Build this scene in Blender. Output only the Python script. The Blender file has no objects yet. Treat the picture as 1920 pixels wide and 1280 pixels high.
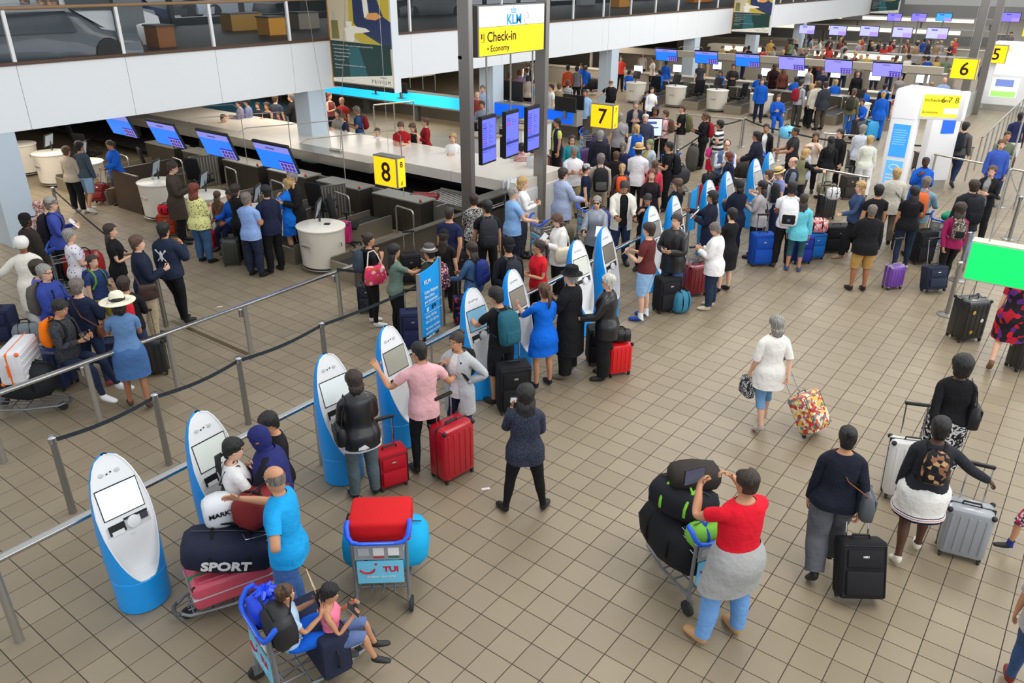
import bpy, math, random
import numpy as np
from mathutils import Matrix, Vector

# ---------------------------------------------------------------- camera, world, lights, exposure
SC = bpy.context.scene
COL = SC.collection
PI = math.pi
# The hall's own axes: X runs across the check-in rows, Y along the hall, Z up, metres.
FPX, PITCH, ROLL, YAW, CAMH = 1468.1, math.radians(25.325), math.radians(0.228), math.radians(-36.915), 5.6
def _camaxes():
    cp, sp = math.cos(PITCH), math.sin(PITCH); c, s = math.cos(ROLL), math.sin(ROLL)
    R0, F, U0 = np.array([1, 0, 0.]), np.array([0, cp, -sp]), np.array([0, sp, cp])
    R = c*R0 + s*U0; U = -s*R0 + c*U0
    cy, sy = math.cos(YAW), math.sin(YAW)
    rot = lambda v: np.array([v[0]*cy + v[1]*sy, -v[0]*sy + v[1]*cy, v[2]])
    return rot(R), rot(U), rot(F)
CR, CU, CF = _camaxes()
cam = bpy.data.cameras.new('camera'); cam.sensor_width = 36; cam.lens = FPX/1920*36; cam.clip_end = 400
camo = bpy.data.objects.new('camera', cam); COL.objects.link(camo)
camo.matrix_world = Matrix(((CR[0], CU[0], -CF[0], 0), (CR[1], CU[1], -CF[1], 0), (CR[2], CU[2], -CF[2], CAMH), (0, 0, 0, 1)))
SC.camera = camo
W = bpy.data.worlds.new('daylight'); SC.world = W; W.use_nodes = True
W.node_tree.nodes['Background'].inputs[0].default_value = (0.90, 0.95, 1.0, 1)
W.node_tree.nodes['Background'].inputs[1].default_value = 0.72
def area(name, loc, size, power, color, rot=(0, 0, 0)):
    l = bpy.data.lights.new(name, 'AREA'); l.shape = 'RECTANGLE'; l.size, l.size_y = size; l.energy = power; l.color = color
    o = bpy.data.objects.new(name, l); COL.objects.link(o); o.location = loc; o.rotation_euler = rot
    return o
for i, (x, y, e) in enumerate(((2, 6, 430), (-7, 10, 240), (2, 19, 470), (-8, 22, 420), (-2, 34, 520), (-12, 38, 520), (-10, 54, 560), (-20, 66, 520))):
    area('ceiling_light_panel', (x, y, 10.5), (3, 7), e, (1, .96, .89))
area('side_fill_light', (17, 22, 5.5), (6, 60), 2200, (.93, .97, 1), (0, PI/2, 0))  # unseen area lamp added on the right to brighten fascia and kiosk faces
for x, y in ((-22.5, 8), (-22.5, 20), (-23, 34), (-23, 50)):
    area('deck_fill_light', (x, y, 2.4), (4, 9), 260, (1, .93, .82))  # unseen fill lamps added to lift the darkness under the mezzanine
SC.view_settings.view_transform = 'Standard'; SC.view_settings.look = 'None'
SC.view_settings.gamma = 1; SC.view_settings.use_curve_mapping = False
SC.view_settings.exposure = 0.34

def G(u, v, z=0.0):
    """the point of the hall at height z that is seen at (u, v) of the 1920x1280 frame: used to read positions off the photograph"""
    d = CF*FPX + (u-960)*CR - (v-640)*CU
    t = (z-CAMH)/d[2]
    return np.array([d[0]*t, d[1]*t, z])
def HD(compass):
    """heading angle from a compass seen from the camera: 0 away, 90 to the right, 180 towards, 270 to the left"""
    c = math.radians(compass)
    v = math.cos(c)*np.array([-.6006, .7996]) + math.sin(c)*np.array([.7996, .6006])
    return math.atan2(v[1], v[0])

# ---------------------------------------------------------------- materials
_M = {}
def lin(c):
    return tuple(((x/255)/12.92 if x/255 <= .04045 else ((x/255+.055)/1.055)**2.4) for x in c)
def mat(col, rough=.6, metal=0., emit=0., spec=.5, alpha=1., trans=0., coat=0., bump=0., bscale=200.):
    k = (tuple(col), rough, metal, emit, spec, alpha, trans, coat, bump, bscale)
    if k in _M: return _M[k]
    m = bpy.data.materials.new('surface_%d' % len(_M)); m.use_nodes = True
    p = m.node_tree.nodes['Principled BSDF']; L = lin(col)
    p.inputs['Base Color'].default_value = (*L, 1); p.inputs['Roughness'].default_value = rough
    p.inputs['Metallic'].default_value = metal; p.inputs['Specular IOR Level'].default_value = spec
    p.inputs['Alpha'].default_value = alpha; p.inputs['Transmission Weight'].default_value = trans
    p.inputs['Coat Weight'].default_value = coat
    if emit: p.inputs['Emission Color'].default_value = (*L, 1); p.inputs['Emission Strength'].default_value = emit
    if bump:
        nt = m.node_tree; n = nt.nodes.new('ShaderNodeTexNoise'); b = nt.nodes.new('ShaderNodeBump'); tc = nt.nodes.new('ShaderNodeTexCoord')
        n.inputs['Scale'].default_value = bscale; b.inputs['Strength'].default_value = bump; b.inputs['Distance'].default_value = .035 if bscale < 20 else .01
        nt.links.new(tc.outputs['Object'], n.inputs['Vector']); nt.links.new(n.outputs['Fac'], b.inputs['Height']); nt.links.new(b.outputs['Normal'], p.inputs['Normal'])
    _M[k] = m
    return m
def fab(col, rough=.85): return mat(col, rough, spec=.25, bump=.6, bscale=11.)
def weave(col): return mat(col, .75, spec=.3, bump=.25, bscale=140.)
def pat(kind, cols, scale, rough=.8):
    """printed cloth: 'spots' (random coloured cells), 'dots', 'stripes', 'scrolls', 'melange'"""
    k = ('p', kind, tuple(map(tuple, cols)), scale, rough)
    if k in _M: return _M[k]
    m = bpy.data.materials.new('print_%s_%d' % (kind, len(_M))); m.use_nodes = True; nt = m.node_tree
    p = nt.nodes['Principled BSDF']; p.inputs['Roughness'].default_value = rough; p.inputs['Specular IOR Level'].default_value = .3
    tc = nt.nodes.new('ShaderNodeTexCoord'); rp = nt.nodes.new('ShaderNodeValToRGB'); rp.color_ramp.interpolation = 'CONSTANT'
    def ramp(pos):
        e = rp.color_ramp.elements
        while len(e) < len(cols): e.new(.5)
        for i, c in enumerate(cols): e[i].position = pos[i]; e[i].color = (*lin(c), 1)
    if kind == 'spots':
        t = nt.nodes.new('ShaderNodeTexVoronoi'); t.inputs['Scale'].default_value = scale
        s = nt.nodes.new('ShaderNodeSeparateColor'); nt.links.new(t.outputs['Color'], s.inputs[0]); src = s.outputs[0]
        ramp([i/len(cols) for i in range(len(cols))])
    elif kind == 'dots':
        t = nt.nodes.new('ShaderNodeTexVoronoi'); t.inputs['Scale'].default_value = scale; src = t.outputs['Distance']; ramp([0, .28])
    elif kind == 'stripes':
        t = nt.nodes.new('ShaderNodeTexWave'); t.bands_direction = 'Z'; t.inputs['Scale'].default_value = scale; src = t.outputs['Fac']; ramp([0, .5])
    elif kind == 'scrolls':
        t = nt.nodes.new('ShaderNodeTexNoise'); t.inputs['Scale'].default_value = scale; t.inputs['Distortion'].default_value = 1.6; src = t.outputs['Fac']
        ramp([0, .52, .60][:len(cols)] if len(cols) == 3 else [0, .53])
    else:
        t = nt.nodes.new('ShaderNodeTexNoise'); t.inputs['Scale'].default_value = scale; t.inputs['Detail'].default_value = 6; src = t.outputs['Fac']
        rp.color_ramp.interpolation = 'LINEAR'; ramp([.35, .65])
    nt.links.new(tc.outputs['Object'], t.inputs['Vector']); nt.links.new(src, rp.inputs[0]); nt.links.new(rp.outputs[0], p.inputs['Base Color'])
    _M[k] = m
    return m
STEEL = mat((188, 186, 182), .36, .85); STEELD = mat((150, 147, 142), .4, .8); CHROME = mat((200, 200, 200), .18, 1.)
BLACK = mat((18, 18, 20), .5); RUBBER = mat((40, 40, 42), .7); WHITE = mat((232, 233, 234), .4); CREAM = mat((222, 214, 200), .35, coat=.2)
KBLUE = mat((14, 160, 246), .35, coat=.25); YEL = mat((255, 190, 8), .5, emit=.75); DARKMETAL = mat((74, 70, 64), .42, .7)
INK = mat((30, 18, 8), .6)

# ---------------------------------------------------------------- mesh helpers
class MB:
    def __init__(s): s.v = []; s.f = []; s.mi = []; s.M = Matrix(); s.n = 0
    def add(s, vs, fs, mi=0):
        a = np.asarray(vs, float).reshape(-1, 3)
        if s.M != Matrix():
            m = np.array(s.M); a = a @ m[:3, :3].T + m[:3, 3]
        s.v.append(a); o = s.n; s.n += len(a)
        s.f += [tuple(i+o for i in f) for f in fs]; s.mi += [mi]*len(fs)
        return s
    def box(s, x0, x1, y0, y1, z0, z1, mi=0):
        return s.add([(x, y, z) for z in (z0, z1) for y in (y0, y1) for x in (x0, x1)],
                     [(0, 2, 3, 1), (4, 5, 7, 6), (0, 1, 5, 4), (2, 6, 7, 3), (0, 4, 6, 2), (1, 3, 7, 5)], mi)
    def loft(s, rings, mi=0, cap0=True, cap1=True):
        n = len(rings[0]); vs = [p for r in rings for p in r]; fs = []
        for i in range(len(rings)-1):
            for j in range(n):
                k = (j+1) % n; fs.append((i*n+j, i*n+k, (i+1)*n+k, (i+1)*n+j))
        if cap0: fs.append(tuple(range(n-1, -1, -1)))
        if cap1: fs.append(tuple((len(rings)-1)*n+j for j in range(n)))
        return s.add(vs, fs, mi)
    def tube(s, pts, r, n=8, mi=0, closed=False, flat=1., up=(0, 0, 1)):
        P = [np.asarray(p, float) for p in pts]; m = len(P); rr = r if isinstance(r, (list, tuple)) else [r]*m
        rings = []; ref = None
        for i in range(m):
            a = P[(i-1) % m] if (closed or i > 0) else P[i]; b = P[(i+1) % m] if (closed or i < m-1) else P[i]
            t = b-a; t = t/(np.linalg.norm(t)+1e-9)
            if ref is None:
                ref = np.array(up, float)
                if abs(ref @ t) > .95: ref = np.array([1., 0, 0])
            x = ref - (ref @ t)*t; x /= np.linalg.norm(x)+1e-9; ref = x; y = np.cross(t, x)
            rings.append([P[i] + rr[i]*(math.cos(q)*x*flat + math.sin(q)*y) for q in (2*PI*k/n for k in range(n))])
        if closed: rings.append(rings[0])
        return s.loft(rings, mi, not closed, not closed)
    def lathe(s, prof, n=16, mi=0, sx=1., sy=1., c=(0, 0)):
        return s.loft([[(c[0]+r*sx*math.cos(2*PI*k/n), c[1]+r*sy*math.sin(2*PI*k/n), z) for k in range(n)] for r, z in prof], mi)
    def rbox(s, x0, x1, y0, y1, z0, z1, r, mi=0, k=3):
        """box with rounded edges"""
        def ring(ins, z):
            q = max(r-ins, 1e-4); X0, X1, Y0, Y1 = x0+ins, x1-ins, y0+ins, y1-ins; out = []
            for cx, cy, a0 in ((X1-q, Y1-q, 0), (X0+q, Y1-q, 90), (X0+q, Y0+q, 180), (X1-q, Y0+q, 270)):
                for i in range(k):
                    a = math.radians(a0+90*i/(k-1)); out.append((cx+q*math.cos(a), cy+q*math.sin(a), z))
            return out
        t = .29*r
        return s.loft([ring(r*.999, z0), ring(t, z0+t), ring(0, z0+r), ring(0, z1-r), ring(t, z1-t), ring(r*.999, z1)], mi)
    def ell(s, c, rx, ry, rz, nu=10, nv=6, mi=0):
        rings = []
        for i in range(nv+1):
            a = -PI/2+PI*i/nv; q = max(math.cos(a), .02)
            rings.append([(c[0]+rx*q*math.cos(2*PI*k/nu), c[1]+ry*q*math.sin(2*PI*k/nu), c[2]+rz*math.sin(a)) for k in range(nu)])
        return s.loft(rings, mi)
    def mesh(s, name, mats, smooth=True, sharp=38):
        me = bpy.data.meshes.new(name); vs = np.concatenate(s.v) if s.v else np.zeros((0, 3))
        me.from_pydata(vs.tolist(), [], s.f)
        for m in (mats if isinstance(mats, (list, tuple)) else [mats]): me.materials.append(m)
        if any(s.mi): me.polygons.foreach_set('material_index', s.mi)
        if smooth:
            me.polygons.foreach_set('use_smooth', [True]*len(s.f))
            if sharp: me.set_sharp_from_angle(angle=math.radians(sharp))
        me.update()
        return me
    def build(s, name, mats, parent=None, loc=None, rotz=0., smooth=True, sharp=38):
        return link(name, s.mesh(name, mats, smooth, sharp), parent, loc, rotz)
def link(name, me, parent=None, loc=None, rotz=0.):
    o = bpy.data.objects.new(name, me); COL.objects.link(o)
    if parent is not None: o.parent = parent
    if loc is not None: o.location = loc
    if rotz: o.rotation_euler = (0, 0, rotz)
    return o
def tag(o, label=None, cat=None, group=None, kind=None):
    if label: o['label'] = label
    if cat: o['category'] = cat
    if group: o['group'] = group
    if kind: o['kind'] = kind
    return o
def thing(name, label, cat, loc=(0, 0, 0), rotz=0., group=None):
    o = link(name, None, None, loc, rotz); o.empty_display_size = .2
    return tag(o, label, cat, group)
def B(*a): return MB().box(*a)
_kids = {}
def dup(root, loc=None, rotz=None, label=None, group=None):
    """a copy of a thing with copies of its parts and sub-parts (mesh data shared)"""
    def cp(o, par):
        c = o.copy(); COL.objects.link(c)
        if par is not None: c.parent = par
        for ch in o.children: cp(ch, c)
        return c
    r = cp(root, None)
    if loc is not None: r.location = loc
    if rotz is not None: r.rotation_euler = (0, 0, rotz)
    if label: r['label'] = label
    if group: r['group'] = group
    return r
_TX = {}
def text(s, size, m, parent, M, name='lettering', extrude=.002, align='LEFT', bold=0.):
    """flat lettering as a mesh; M places its x-right / y-up plane"""
    k = (s, size, extrude, align, bold)
    if k not in _TX:
        c = bpy.data.curves.new('lettering', 'FONT'); c.body = s; c.size = size; c.extrude = extrude; c.align_x = align; c.offset = bold; c.resolution_u = 3
        o = bpy.data.objects.new('tmp', c); me = bpy.data.meshes.new_from_object(o); bpy.data.objects.remove(o); _TX[k] = me
    me = _TX[k].copy(); me.materials.clear(); me.materials.append(m)
    o = link(name, me, parent); o.matrix_local = M
    return o
def frame(o, right, up):
    """placement matrix for flat print: origin, right and up directions"""
    r = Vector(right).normalized(); u = Vector(up).normalized(); n = r.cross(u)
    return Matrix(((r.x, u.x, n.x, o[0]), (r.y, u.y, n.y, o[1]), (r.z, u.z, n.z, o[2]), (0, 0, 0, 1)))
rnd = random.Random(7)
# ---------------------------------------------------------------- the setting: floor
def PA(u, v, a):
    d = CF*FPX + (u-960)*CR - (v-640)*CU; t = a/d[0]
    return np.array([a, d[1]*t, CAMH+d[2]*t])
def seen(p):
    d = np.array(p)-np.array([0, 0, CAMH]); z = d @ CF
    if z < .5: return None
    return 960+FPX*(d @ CR)/z, 640-FPX*(d @ CU)/z
SA, SB = .30016, .2985
A_L = [-1.851-SA*k for k in range(81, 0, -1)] + [-1.851, -1.617, -1.383] + [-1.383+SA*k for k in range(1, 32)]
B_L = [6.171-SB*k for k in range(24, 0, -1)] + [6.171, 6.398, 6.625] + [6.625+SB*k for k in range(1, 62)]
def tilemat(name, var):
    m = bpy.data.materials.new(name); m.use_nodes = True; nt = m.node_tree; p = nt.nodes['Principled BSDF']
    p.inputs['Roughness'].default_value = .42; p.inputs['Specular IOR Level'].default_value = .45
    r = nt.nodes.new('ShaderNodeObjectInfo' if var == 'object' else 'ShaderNodeNewGeometry')
    rp = nt.nodes.new('ShaderNodeValToRGB'); e = rp.color_ramp.elements
    e[0].color = (*lin((140, 126, 104)), 1); e[1].color = (*lin((149, 135, 112)), 1)
    e.new(.5).color = (*lin((144, 130, 108)), 1)
    nt.links.new(r.outputs['Random' if var == 'object' else 'Random Per Island'], rp.inputs[0])
    n = nt.nodes.new('ShaderNodeTexNoise'); n.inputs['Scale'].default_value = .55; n.inputs['Detail'].default_value = 5
    tc = nt.nodes.new('ShaderNodeNewGeometry'); nt.links.new(tc.outputs['Position'], n.inputs['Vector'])
    n2 = nt.nodes.new('ShaderNodeTexNoise'); n2.inputs['Scale'].default_value = 90; nt.links.new(tc.outputs['Position'], n2.inputs['Vector'])
    ad = nt.nodes.new('ShaderNodeMath'); ad.operation = 'ADD'; nt.links.new(n.outputs['Fac'], ad.inputs[0])
    ml = nt.nodes.new('ShaderNodeMath'); ml.operation = 'MULTIPLY'; ml.inputs[1].default_value = .35; nt.links.new(n2.outputs['Fac'], ml.inputs[0]); nt.links.new(ml.outputs[0], ad.inputs[1])
    mp = nt.nodes.new('ShaderNodeMapRange'); mp.inputs[1].default_value = .4; mp.inputs[2].default_value = 1.0; mp.inputs[3].default_value = .88; mp.inputs[4].default_value = 1.06
    nt.links.new(ad.outputs[0], mp.inputs[0])
    mx = nt.nodes.new('ShaderNodeMix'); mx.data_type = 'RGBA'; mx.blend_type = 'MULTIPLY'; mx.inputs[0].default_value = 1
    nt.links.new(rp.outputs[0], mx.inputs[6]); nt.links.new(mp.outputs[0], mx.inputs[7]); nt.links.new(mx.outputs[2], p.inputs['Base Color'])
    return m
TILE_O, TILE_G = tilemat('glazed_tile', 'object'), tilemat('glazed_tile_field', 'island')
GROUT = mat((58, 50, 42), .9)
def farfloor():
    m = bpy.data.materials.new('tile_far'); m.use_nodes = True; nt = m.node_tree; p = nt.nodes['Principled BSDF']; p.inputs['Roughness'].default_value = .4
    b = nt.nodes.new('ShaderNodeTexBrick'); b.offset = 0; b.inputs['Scale'].default_value = 1; b.inputs['Brick Width'].default_value = .3; b.inputs['Row Height'].default_value = .3
    b.inputs['Mortar Size'].default_value = .005; b.inputs['Color1'].default_value = (*lin((142, 128, 107)), 1); b.inputs['Color2'].default_value = (*lin((148, 134, 112)), 1); b.inputs['Mortar'].default_value = (*lin((96, 86, 72)), 1)
    g = nt.nodes.new('ShaderNodeNewGeometry'); nt.links.new(g.outputs['Position'], b.inputs['Vector']); nt.links.new(b.outputs['Color'], p.inputs['Base Color'])
    return m
a0, a1, b0, b1 = A_L[0], A_L[-1], B_L[0], B_L[-1]
fl = tag(B(a0, a1, b0, b1, -.2, -.005).build('floor', GROUT), 'beige square tile floor of the check-in hall with dark joints', kind='structure')
ff = MB()
for r in ((-75, a0, b0, 130), (a0, a1, b1, 130), (a1, 30, -10, 130), (a0, a1, -10, b0)): ff.box(r[0], r[1], r[2], r[3], -.2, 0)
tag(ff.build('floor', farfloor()), 'beige tile floor stretching to the far check-in rows', kind='structure')
def tilemesh(w, h):
    g = .004; e = .002
    return MB().add([(g, g, -.006), (w-g, g, -.006), (w-g, h-g, -.006), (g, h-g, -.006), (g, g, -.0015), (w-g, g, -.0015), (w-g, h-g, -.0015), (g, h-g, -.0015),
                     (g+e, g+e, 0), (w-g-e, g+e, 0), (w-g-e, h-g-e, 0), (g+e, h-g-e, 0)],
                    [(8, 9, 10, 11)] + [(i, (i+1) % 4, 4+(i+1) % 4, 4+i) for i in range(4)] + [(4+i, 4+(i+1) % 4, 8+(i+1) % 4, 8+i) for i in range(4)])
cells = []
for i in range(len(A_L)-1):
    for j in range(len(B_L)-1):
        c = (A_L[i]+.15, B_L[j]+.15, 0); q = seen(c)
        if q and -260 < q[0] < 2180 and -60 < q[1] < 1480:
            inside = 10 < q[0] < 1910 and 10 < q[1] < 1270
            cells.append((0 if inside else 1, c[0]**2+c[1]**2, i, j))
cells.sort(); tm = {}; rest = MB()
BLK = ((240, 330, 880, 1150), (600, 700, 720, 900), (700, 800, 620, 880), (380, 620, 860, 1280), (640, 800, 960, 1180))   # under these the floor hardly shows
n_t = 0
for k, (_, _, i, j) in enumerate(cells):
    w, h = A_L[i+1]-A_L[i], B_L[j+1]-B_L[j]
    q = seen((A_L[i]+.15, B_L[j]+.15, 0)); hid = any(x0 < q[0] < x1 and y0 < q[1] < y1 for x0, x1, y0, y1 in BLK)
    if n_t < 300 and not hid:
        key = (round(w, 3), round(h, 3))
        if key not in tm: tm[key] = tilemesh(w, h).mesh('tile', TILE_O, False)
        link('tile', tm[key], fl, (A_L[i], B_L[j], 0)); n_t += 1
    else:
        rest.M = Matrix.Translation((A_L[i], B_L[j], 0)); t = tilemesh(w, h); rest.add(t.v[0], t.f)
rest.M = Matrix()
tag(rest.build('floor_tile', TILE_G, fl, smooth=False), kind='stuff')
# brass expansion strip in the floor
tag(MB().box(-.04, .04, 0, 2.2, -.001, .004).build('floor_strip', [mat((120, 104, 70), .4, .8)], None, tuple(G(465, 664)[:2])+(0,), math.atan2(*(G(348, 613)-G(465, 664))[[1, 0]])-PI/2),
    'thin brass strip let into the floor behind the long steel handrail', 'floor strip')
# ---------------------------------------------------------------- mezzanine along the left
FA = -18.8; FB, FT = 2.45, 3.76
fw = tag(B(-33, FA-.06, -6, 75, FB, FT).build('wall_left', mat((206, 208, 210), .6)), 'mezzanine deck carried on square pillars over the check-in rows', kind='structure')
PANEL = mat((240, 243, 245), .45); y = 7.6-2.39*6; k = 0; pm = B(0, .06, .006, 2.384, FB-.01, FT).mesh('panel', PANEL, False)
while y < 74:
    link('panel', pm, fw, (FA-.06, y, 0)); y += 2.39
WOOD = mat((146, 112, 78), .45, bump=.2, bscale=30); DWOOD = mat((88, 62, 44), .5)
GLASS = mat((60, 72, 76), .03, spec=.5, alpha=.07)
bal = thing('balustrade', 'glass balustrade with wooden handrail and white posts on the mezzanine edge', 'balustrade', (FA, 0, FT))
B(-.16, .03, -6, 75, 0, .07).build('kick_rail', DWOOD, bal)
MB().rbox(-.10, .03, -6, 75, 1.07, 1.14, .02).build('handrail', WOOD, bal)
gm = B(-.012, .0, .05, 2.34, .07, 1.07).mesh('pane', GLASS, False); wm = B(-.05, .015, -.035, .035, .07, 1.08).mesh('post', mat((240, 240, 238), .4), False)
for i in range(-5, 28):
    y = 7.6+2.39*i
    if y < 74: link('post', wm, bal, (0, y, 0)); link('pane', gm, bal, (-.03, y, 0))
PIL = mat((198, 212, 224), .55)
for i, b in enumerate((6.6, 15.2, 23.8, 32.4, 41.0, 49.6, 58.2)):
    z0 = 0
    m = MB().box(FA-.66, FA-.01, b, b+.64, z0, FB)
    tag(m.build('pillar', PIL), ['square pale pillar at the left edge behind the man in the flat cap', 'square pale pillar rising through the white canopy of row eight', 'square pale pillar just right of the first steel sign column, beyond the blue strip',
        'square pale pillar beside the bald man in black', 'square pale pillar left of the far row of blue screens', 'far square pale pillar beneath the second poster', 'farthest square pale pillar under the mezzanine'][i], 'pillar', 'square pillars under the mezzanine')
# back wall under the mezzanine and far end wall
tag(B(-75, -33, -6, -5.7, 0, FT).build('wall_rear', mat((120, 112, 102), .7)), kind='structure')
tag(B(-75.3, -75, -6, 130, 0, 4).build('wall_far_left', mat((112, 104, 94), .7)), kind='structure')
tag(B(-75, 30, 129.7, 130, 0, 9).build('wall_back', mat((170, 166, 160), .7)), kind='structure')
tag(B(-18.7, 12, 86, 86.3, 2.9, 6.5).build('wall_bridge', mat((205, 203, 198), .6)), 'white bridge fascia across the far end of the hall', kind='structure')
# mezzanine windows and the forecourt beyond
DK = mat((38, 42, 46), .4, .3)
WX, WB = -21.9, 11.0        # the glass stands close behind the first bays, then steps back
cw = tag(MB().box(WX-.08, WX+.08, -6, WB, FT, FT+.12).box(-28.3, -28.15, WB, 75, FT, FT+.25).box(-28.3, WX, WB-.08, WB+.08, FT, 7.3).build('window_1', DK), 'tall curtain wall behind the mezzanine with dark mullions', kind='structure')
mm = B(-.1, .1, -.07, .07, FT, 7.3).mesh('mullion', DK, False); PGL = mat((90, 108, 112), .03, spec=.5, alpha=.06); pg = B(-.012, .012, .1, 2.9, FT+.25, 7.2).mesh('pane', PGL, False); pn = B(-.012, .012, .08, 1.62, FT+.12, 7.2).mesh('pane', PGL, False)
for i in range(10): link('mullion', mm, cw, (WX, -5.2+1.7*i, 0)); link('pane', pn, cw, (WX, -5.2+1.7*i, 0))
for i in range(21): link('mullion', mm, cw, (-28.2, WB+3*i, 0)); link('pane', pg, cw, (-28.2, WB+3*i, 0))
tag(MB().box(WX-.07, WX+.07, -6, WB, 4.62, 4.72).box(-28.26, -28.12, WB, 75, 4.75, 4.9).build('trim_1', DK), kind='structure')
tag(MB().box(-120, WX-.2, -30, WB, 3.3, 3.55).box(-120, -28.5, WB, 140, 3.3, 3.55).build('ground', mat((150, 152, 154), .85)), 'grey forecourt outside the mezzanine windows', kind='structure')
tag(MB().box(WX, FA-.2, -6, WB, FT, FT+.01).box(-28.1, FA-.2, WB, 75, FT, FT+.01).build('mezzanine_floor', mat((52, 47, 43), .5)), 'dark mezzanine floor behind the glass balustrade', kind='structure')
tag(MB().box(WX-.3, FA+.2, -6, WB, 7.3, 7.6).box(-28.5, FA+.2, WB, 75, 7.3, 7.6).build('ceiling', mat((120, 120, 120), .7)), 'ceiling over the mezzanine', kind='structure')
CARGLASS = mat((38, 52, 62), .12, spec=.7)
def car(loc, rot, L, Wd, H, col, label, van=False):
    t = thing('van' if van else 'car', label, 'van' if van else 'car', loc, rot, 'vehicles on the forecourt')
    s = MB(); sec = []
    prof = [(-.5, .36, .30), (-.49, .52, .5), (-.33, .56, .5), (-.24, .97, .42), (.02, 1., .42), (.16, .96, .42), (.30, .60, .48), (.47, .50, .48), (.5, .34, .36)] if not van else \
           [(-.5, .20, .46), (-.495, .9, .46), (-.47, 1., .44), (.18, 1., .44), (.30, .92, .45), (.40, .58, .48), (.49, .48, .48), (.5, .24, .42)]
    for x, h, w in prof:
        z1 = h*H; sec.append([(x*L, -w*Wd, .22), (x*L, -w*Wd*1.02, z1*.55), (x*L, -w*Wd*.82, z1), (x*L, w*Wd*.82, z1), (x*L, w*Wd*1.02, z1*.55), (x*L, w*Wd, .22)])
    s.loft(sec).build('body', mat(col, .3, coat=.5), t)
    for sy in (-1, 1):
        z0, z1 = .58*H, .9*H
        x0, x1 = ((-.26, .14) if not van else (.08, .3))
        MB().add([(x0*L, sy*.475*Wd, z0), (x1*L*1.25, sy*.475*Wd, z0), (x1*L, sy*.425*Wd, z1), (x0*L*.9, sy*.425*Wd, z1)], [(0, 1, 2, 3)]).build('side_window', CARGLASS, t)
        for x in (-.31, .31):
            w = MB(); w.M = Matrix.Translation((x*L, sy*.44*Wd, .32)) @ Matrix.Rotation(PI/2, 4, 'X'); w.lathe([(.05, -.1), (.31, -.1), (.32, 0), (.31, .1), (.05, .1)], 14).build('wheel', RUBBER, t)
    MB().add([(.17*L if not van else .31*L, -.38*Wd, .93*H), (.17*L if not van else .31*L, .38*Wd, .93*H), (.31*L if not van else .41*L, .44*Wd, .62*H), (.31*L if not van else .41*L, -.44*Wd, .62*H)], [(0, 1, 2, 3)]).build('windscreen', CARGLASS, t)
    return t
for u, v, r, L, Wd, H, c, l, vn in ((95, 104, 78, 5.4, 2.0, 1.9, (232, 238, 242), 'white panel van outside the leftmost mezzanine window', True), (70, 128, 80, 4.5, 1.8, 1.35, (70, 80, 90), 'dark grey car in front of the white van', False),
        (168, 66, 85, 4.4, 1.8, 1.5, (226, 232, 238), 'white saloon car behind the van, at the right of its roof', False), (206, 64, 100, 4.3, 1.8, 1.45, (70, 90, 150), 'dark blue car right of the white saloon', False), (5, 84, 80, 4.3, 1.8, 1.5, (120, 170, 226), 'light blue car at the left edge of the mezzanine windows', False),
        (385, 34, 90, 4.5, 1.8, 1.4, (60, 70, 76), 'dark car seen beyond the mezzanine between two white posts', False), (440, 32, 85, 4.6, 1.8, 1.5, (205, 215, 225), 'silver car seen beyond the mezzanine above the yellow panels', False), (575, 36, 90, 4.6, 1.8, 1.4, (36, 40, 44), 'black car outside near the first poster', False),
        (795, 36, 85, 4.6, 1.9, 1.6, (52, 58, 62), 'dark estate car behind the glass right of the first poster', False), (40, 42, 85, 4.5, 1.8, 1.5, (214, 220, 226), 'distant silver car at the top left corner', False), (120, 46, 92, 4.5, 1.8, 1.5, (60, 66, 74), 'dark car in the far rank outside the leftmost windows', False)):
    g = G(u, v, 3.55); car((g[0], g[1], 3.55), math.radians(r), L, Wd, H, c, l, vn)
LEAF = mat((92, 128, 70), .8, bump=.8, bscale=2.5); BARK = mat((82, 66, 52), .9)
def tree(x, y, h, r, label):
    t = thing('tree', label, 'tree', (x, y, 3.55), 0, 'trees beyond the forecourt'); MB().tube([(0, 0, 0), (.1, 0, h*.6)], [.22, .14]).build('trunk', BARK, t); c = MB(); q = random.Random(int(y*7))
    for i in range(9):
        c.ell((q.uniform(-r, r)*.6, q.uniform(-r, r)*.7, h*.55+q.uniform(-.3, .5)*r), r*.55, r*.6, r*.5, 9, 6)
    c.build('crown', LEAF, t, sharp=0)
for i, (u, a, h, r) in enumerate(((420, -60, 6, 3.6), (520, -58, 6.5, 3.5), (590, -60, 7, 4), (760, -55, 6, 3.5), (1060, -44, 5.5, 3), (1180, -44, 6, 3.2), (310, -66, 6, 4))):
    p = PA(u, 30, a); tree(p[0], p[1], h, r, 'green leafy tree beyond the forecourt, %s' % ['above the yellow panels', 'right of the yellow panels', 'left of the first poster', 'right of the first poster', 'right of the tall sign columns', 'above the middle of the balcony glass', 'above the grey wall panel'][i])
for u0, u1, a, z1, c, l in ((229, 281, -21.4, 7, (120, 128, 132), 'tall grey wall slab standing on the mezzanine'), (1085, 1112, -27, 7, (170, 176, 182), 'pale round column on the mezzanine beyond the sign columns')):
    p, q = PA(u0, 90, a), PA(u1, 90, a); tag(B(a-.3, a, p[1], q[1], FT+.01, z1).build('wall_panel', mat(c, .6)), l, 'wall panel')
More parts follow.
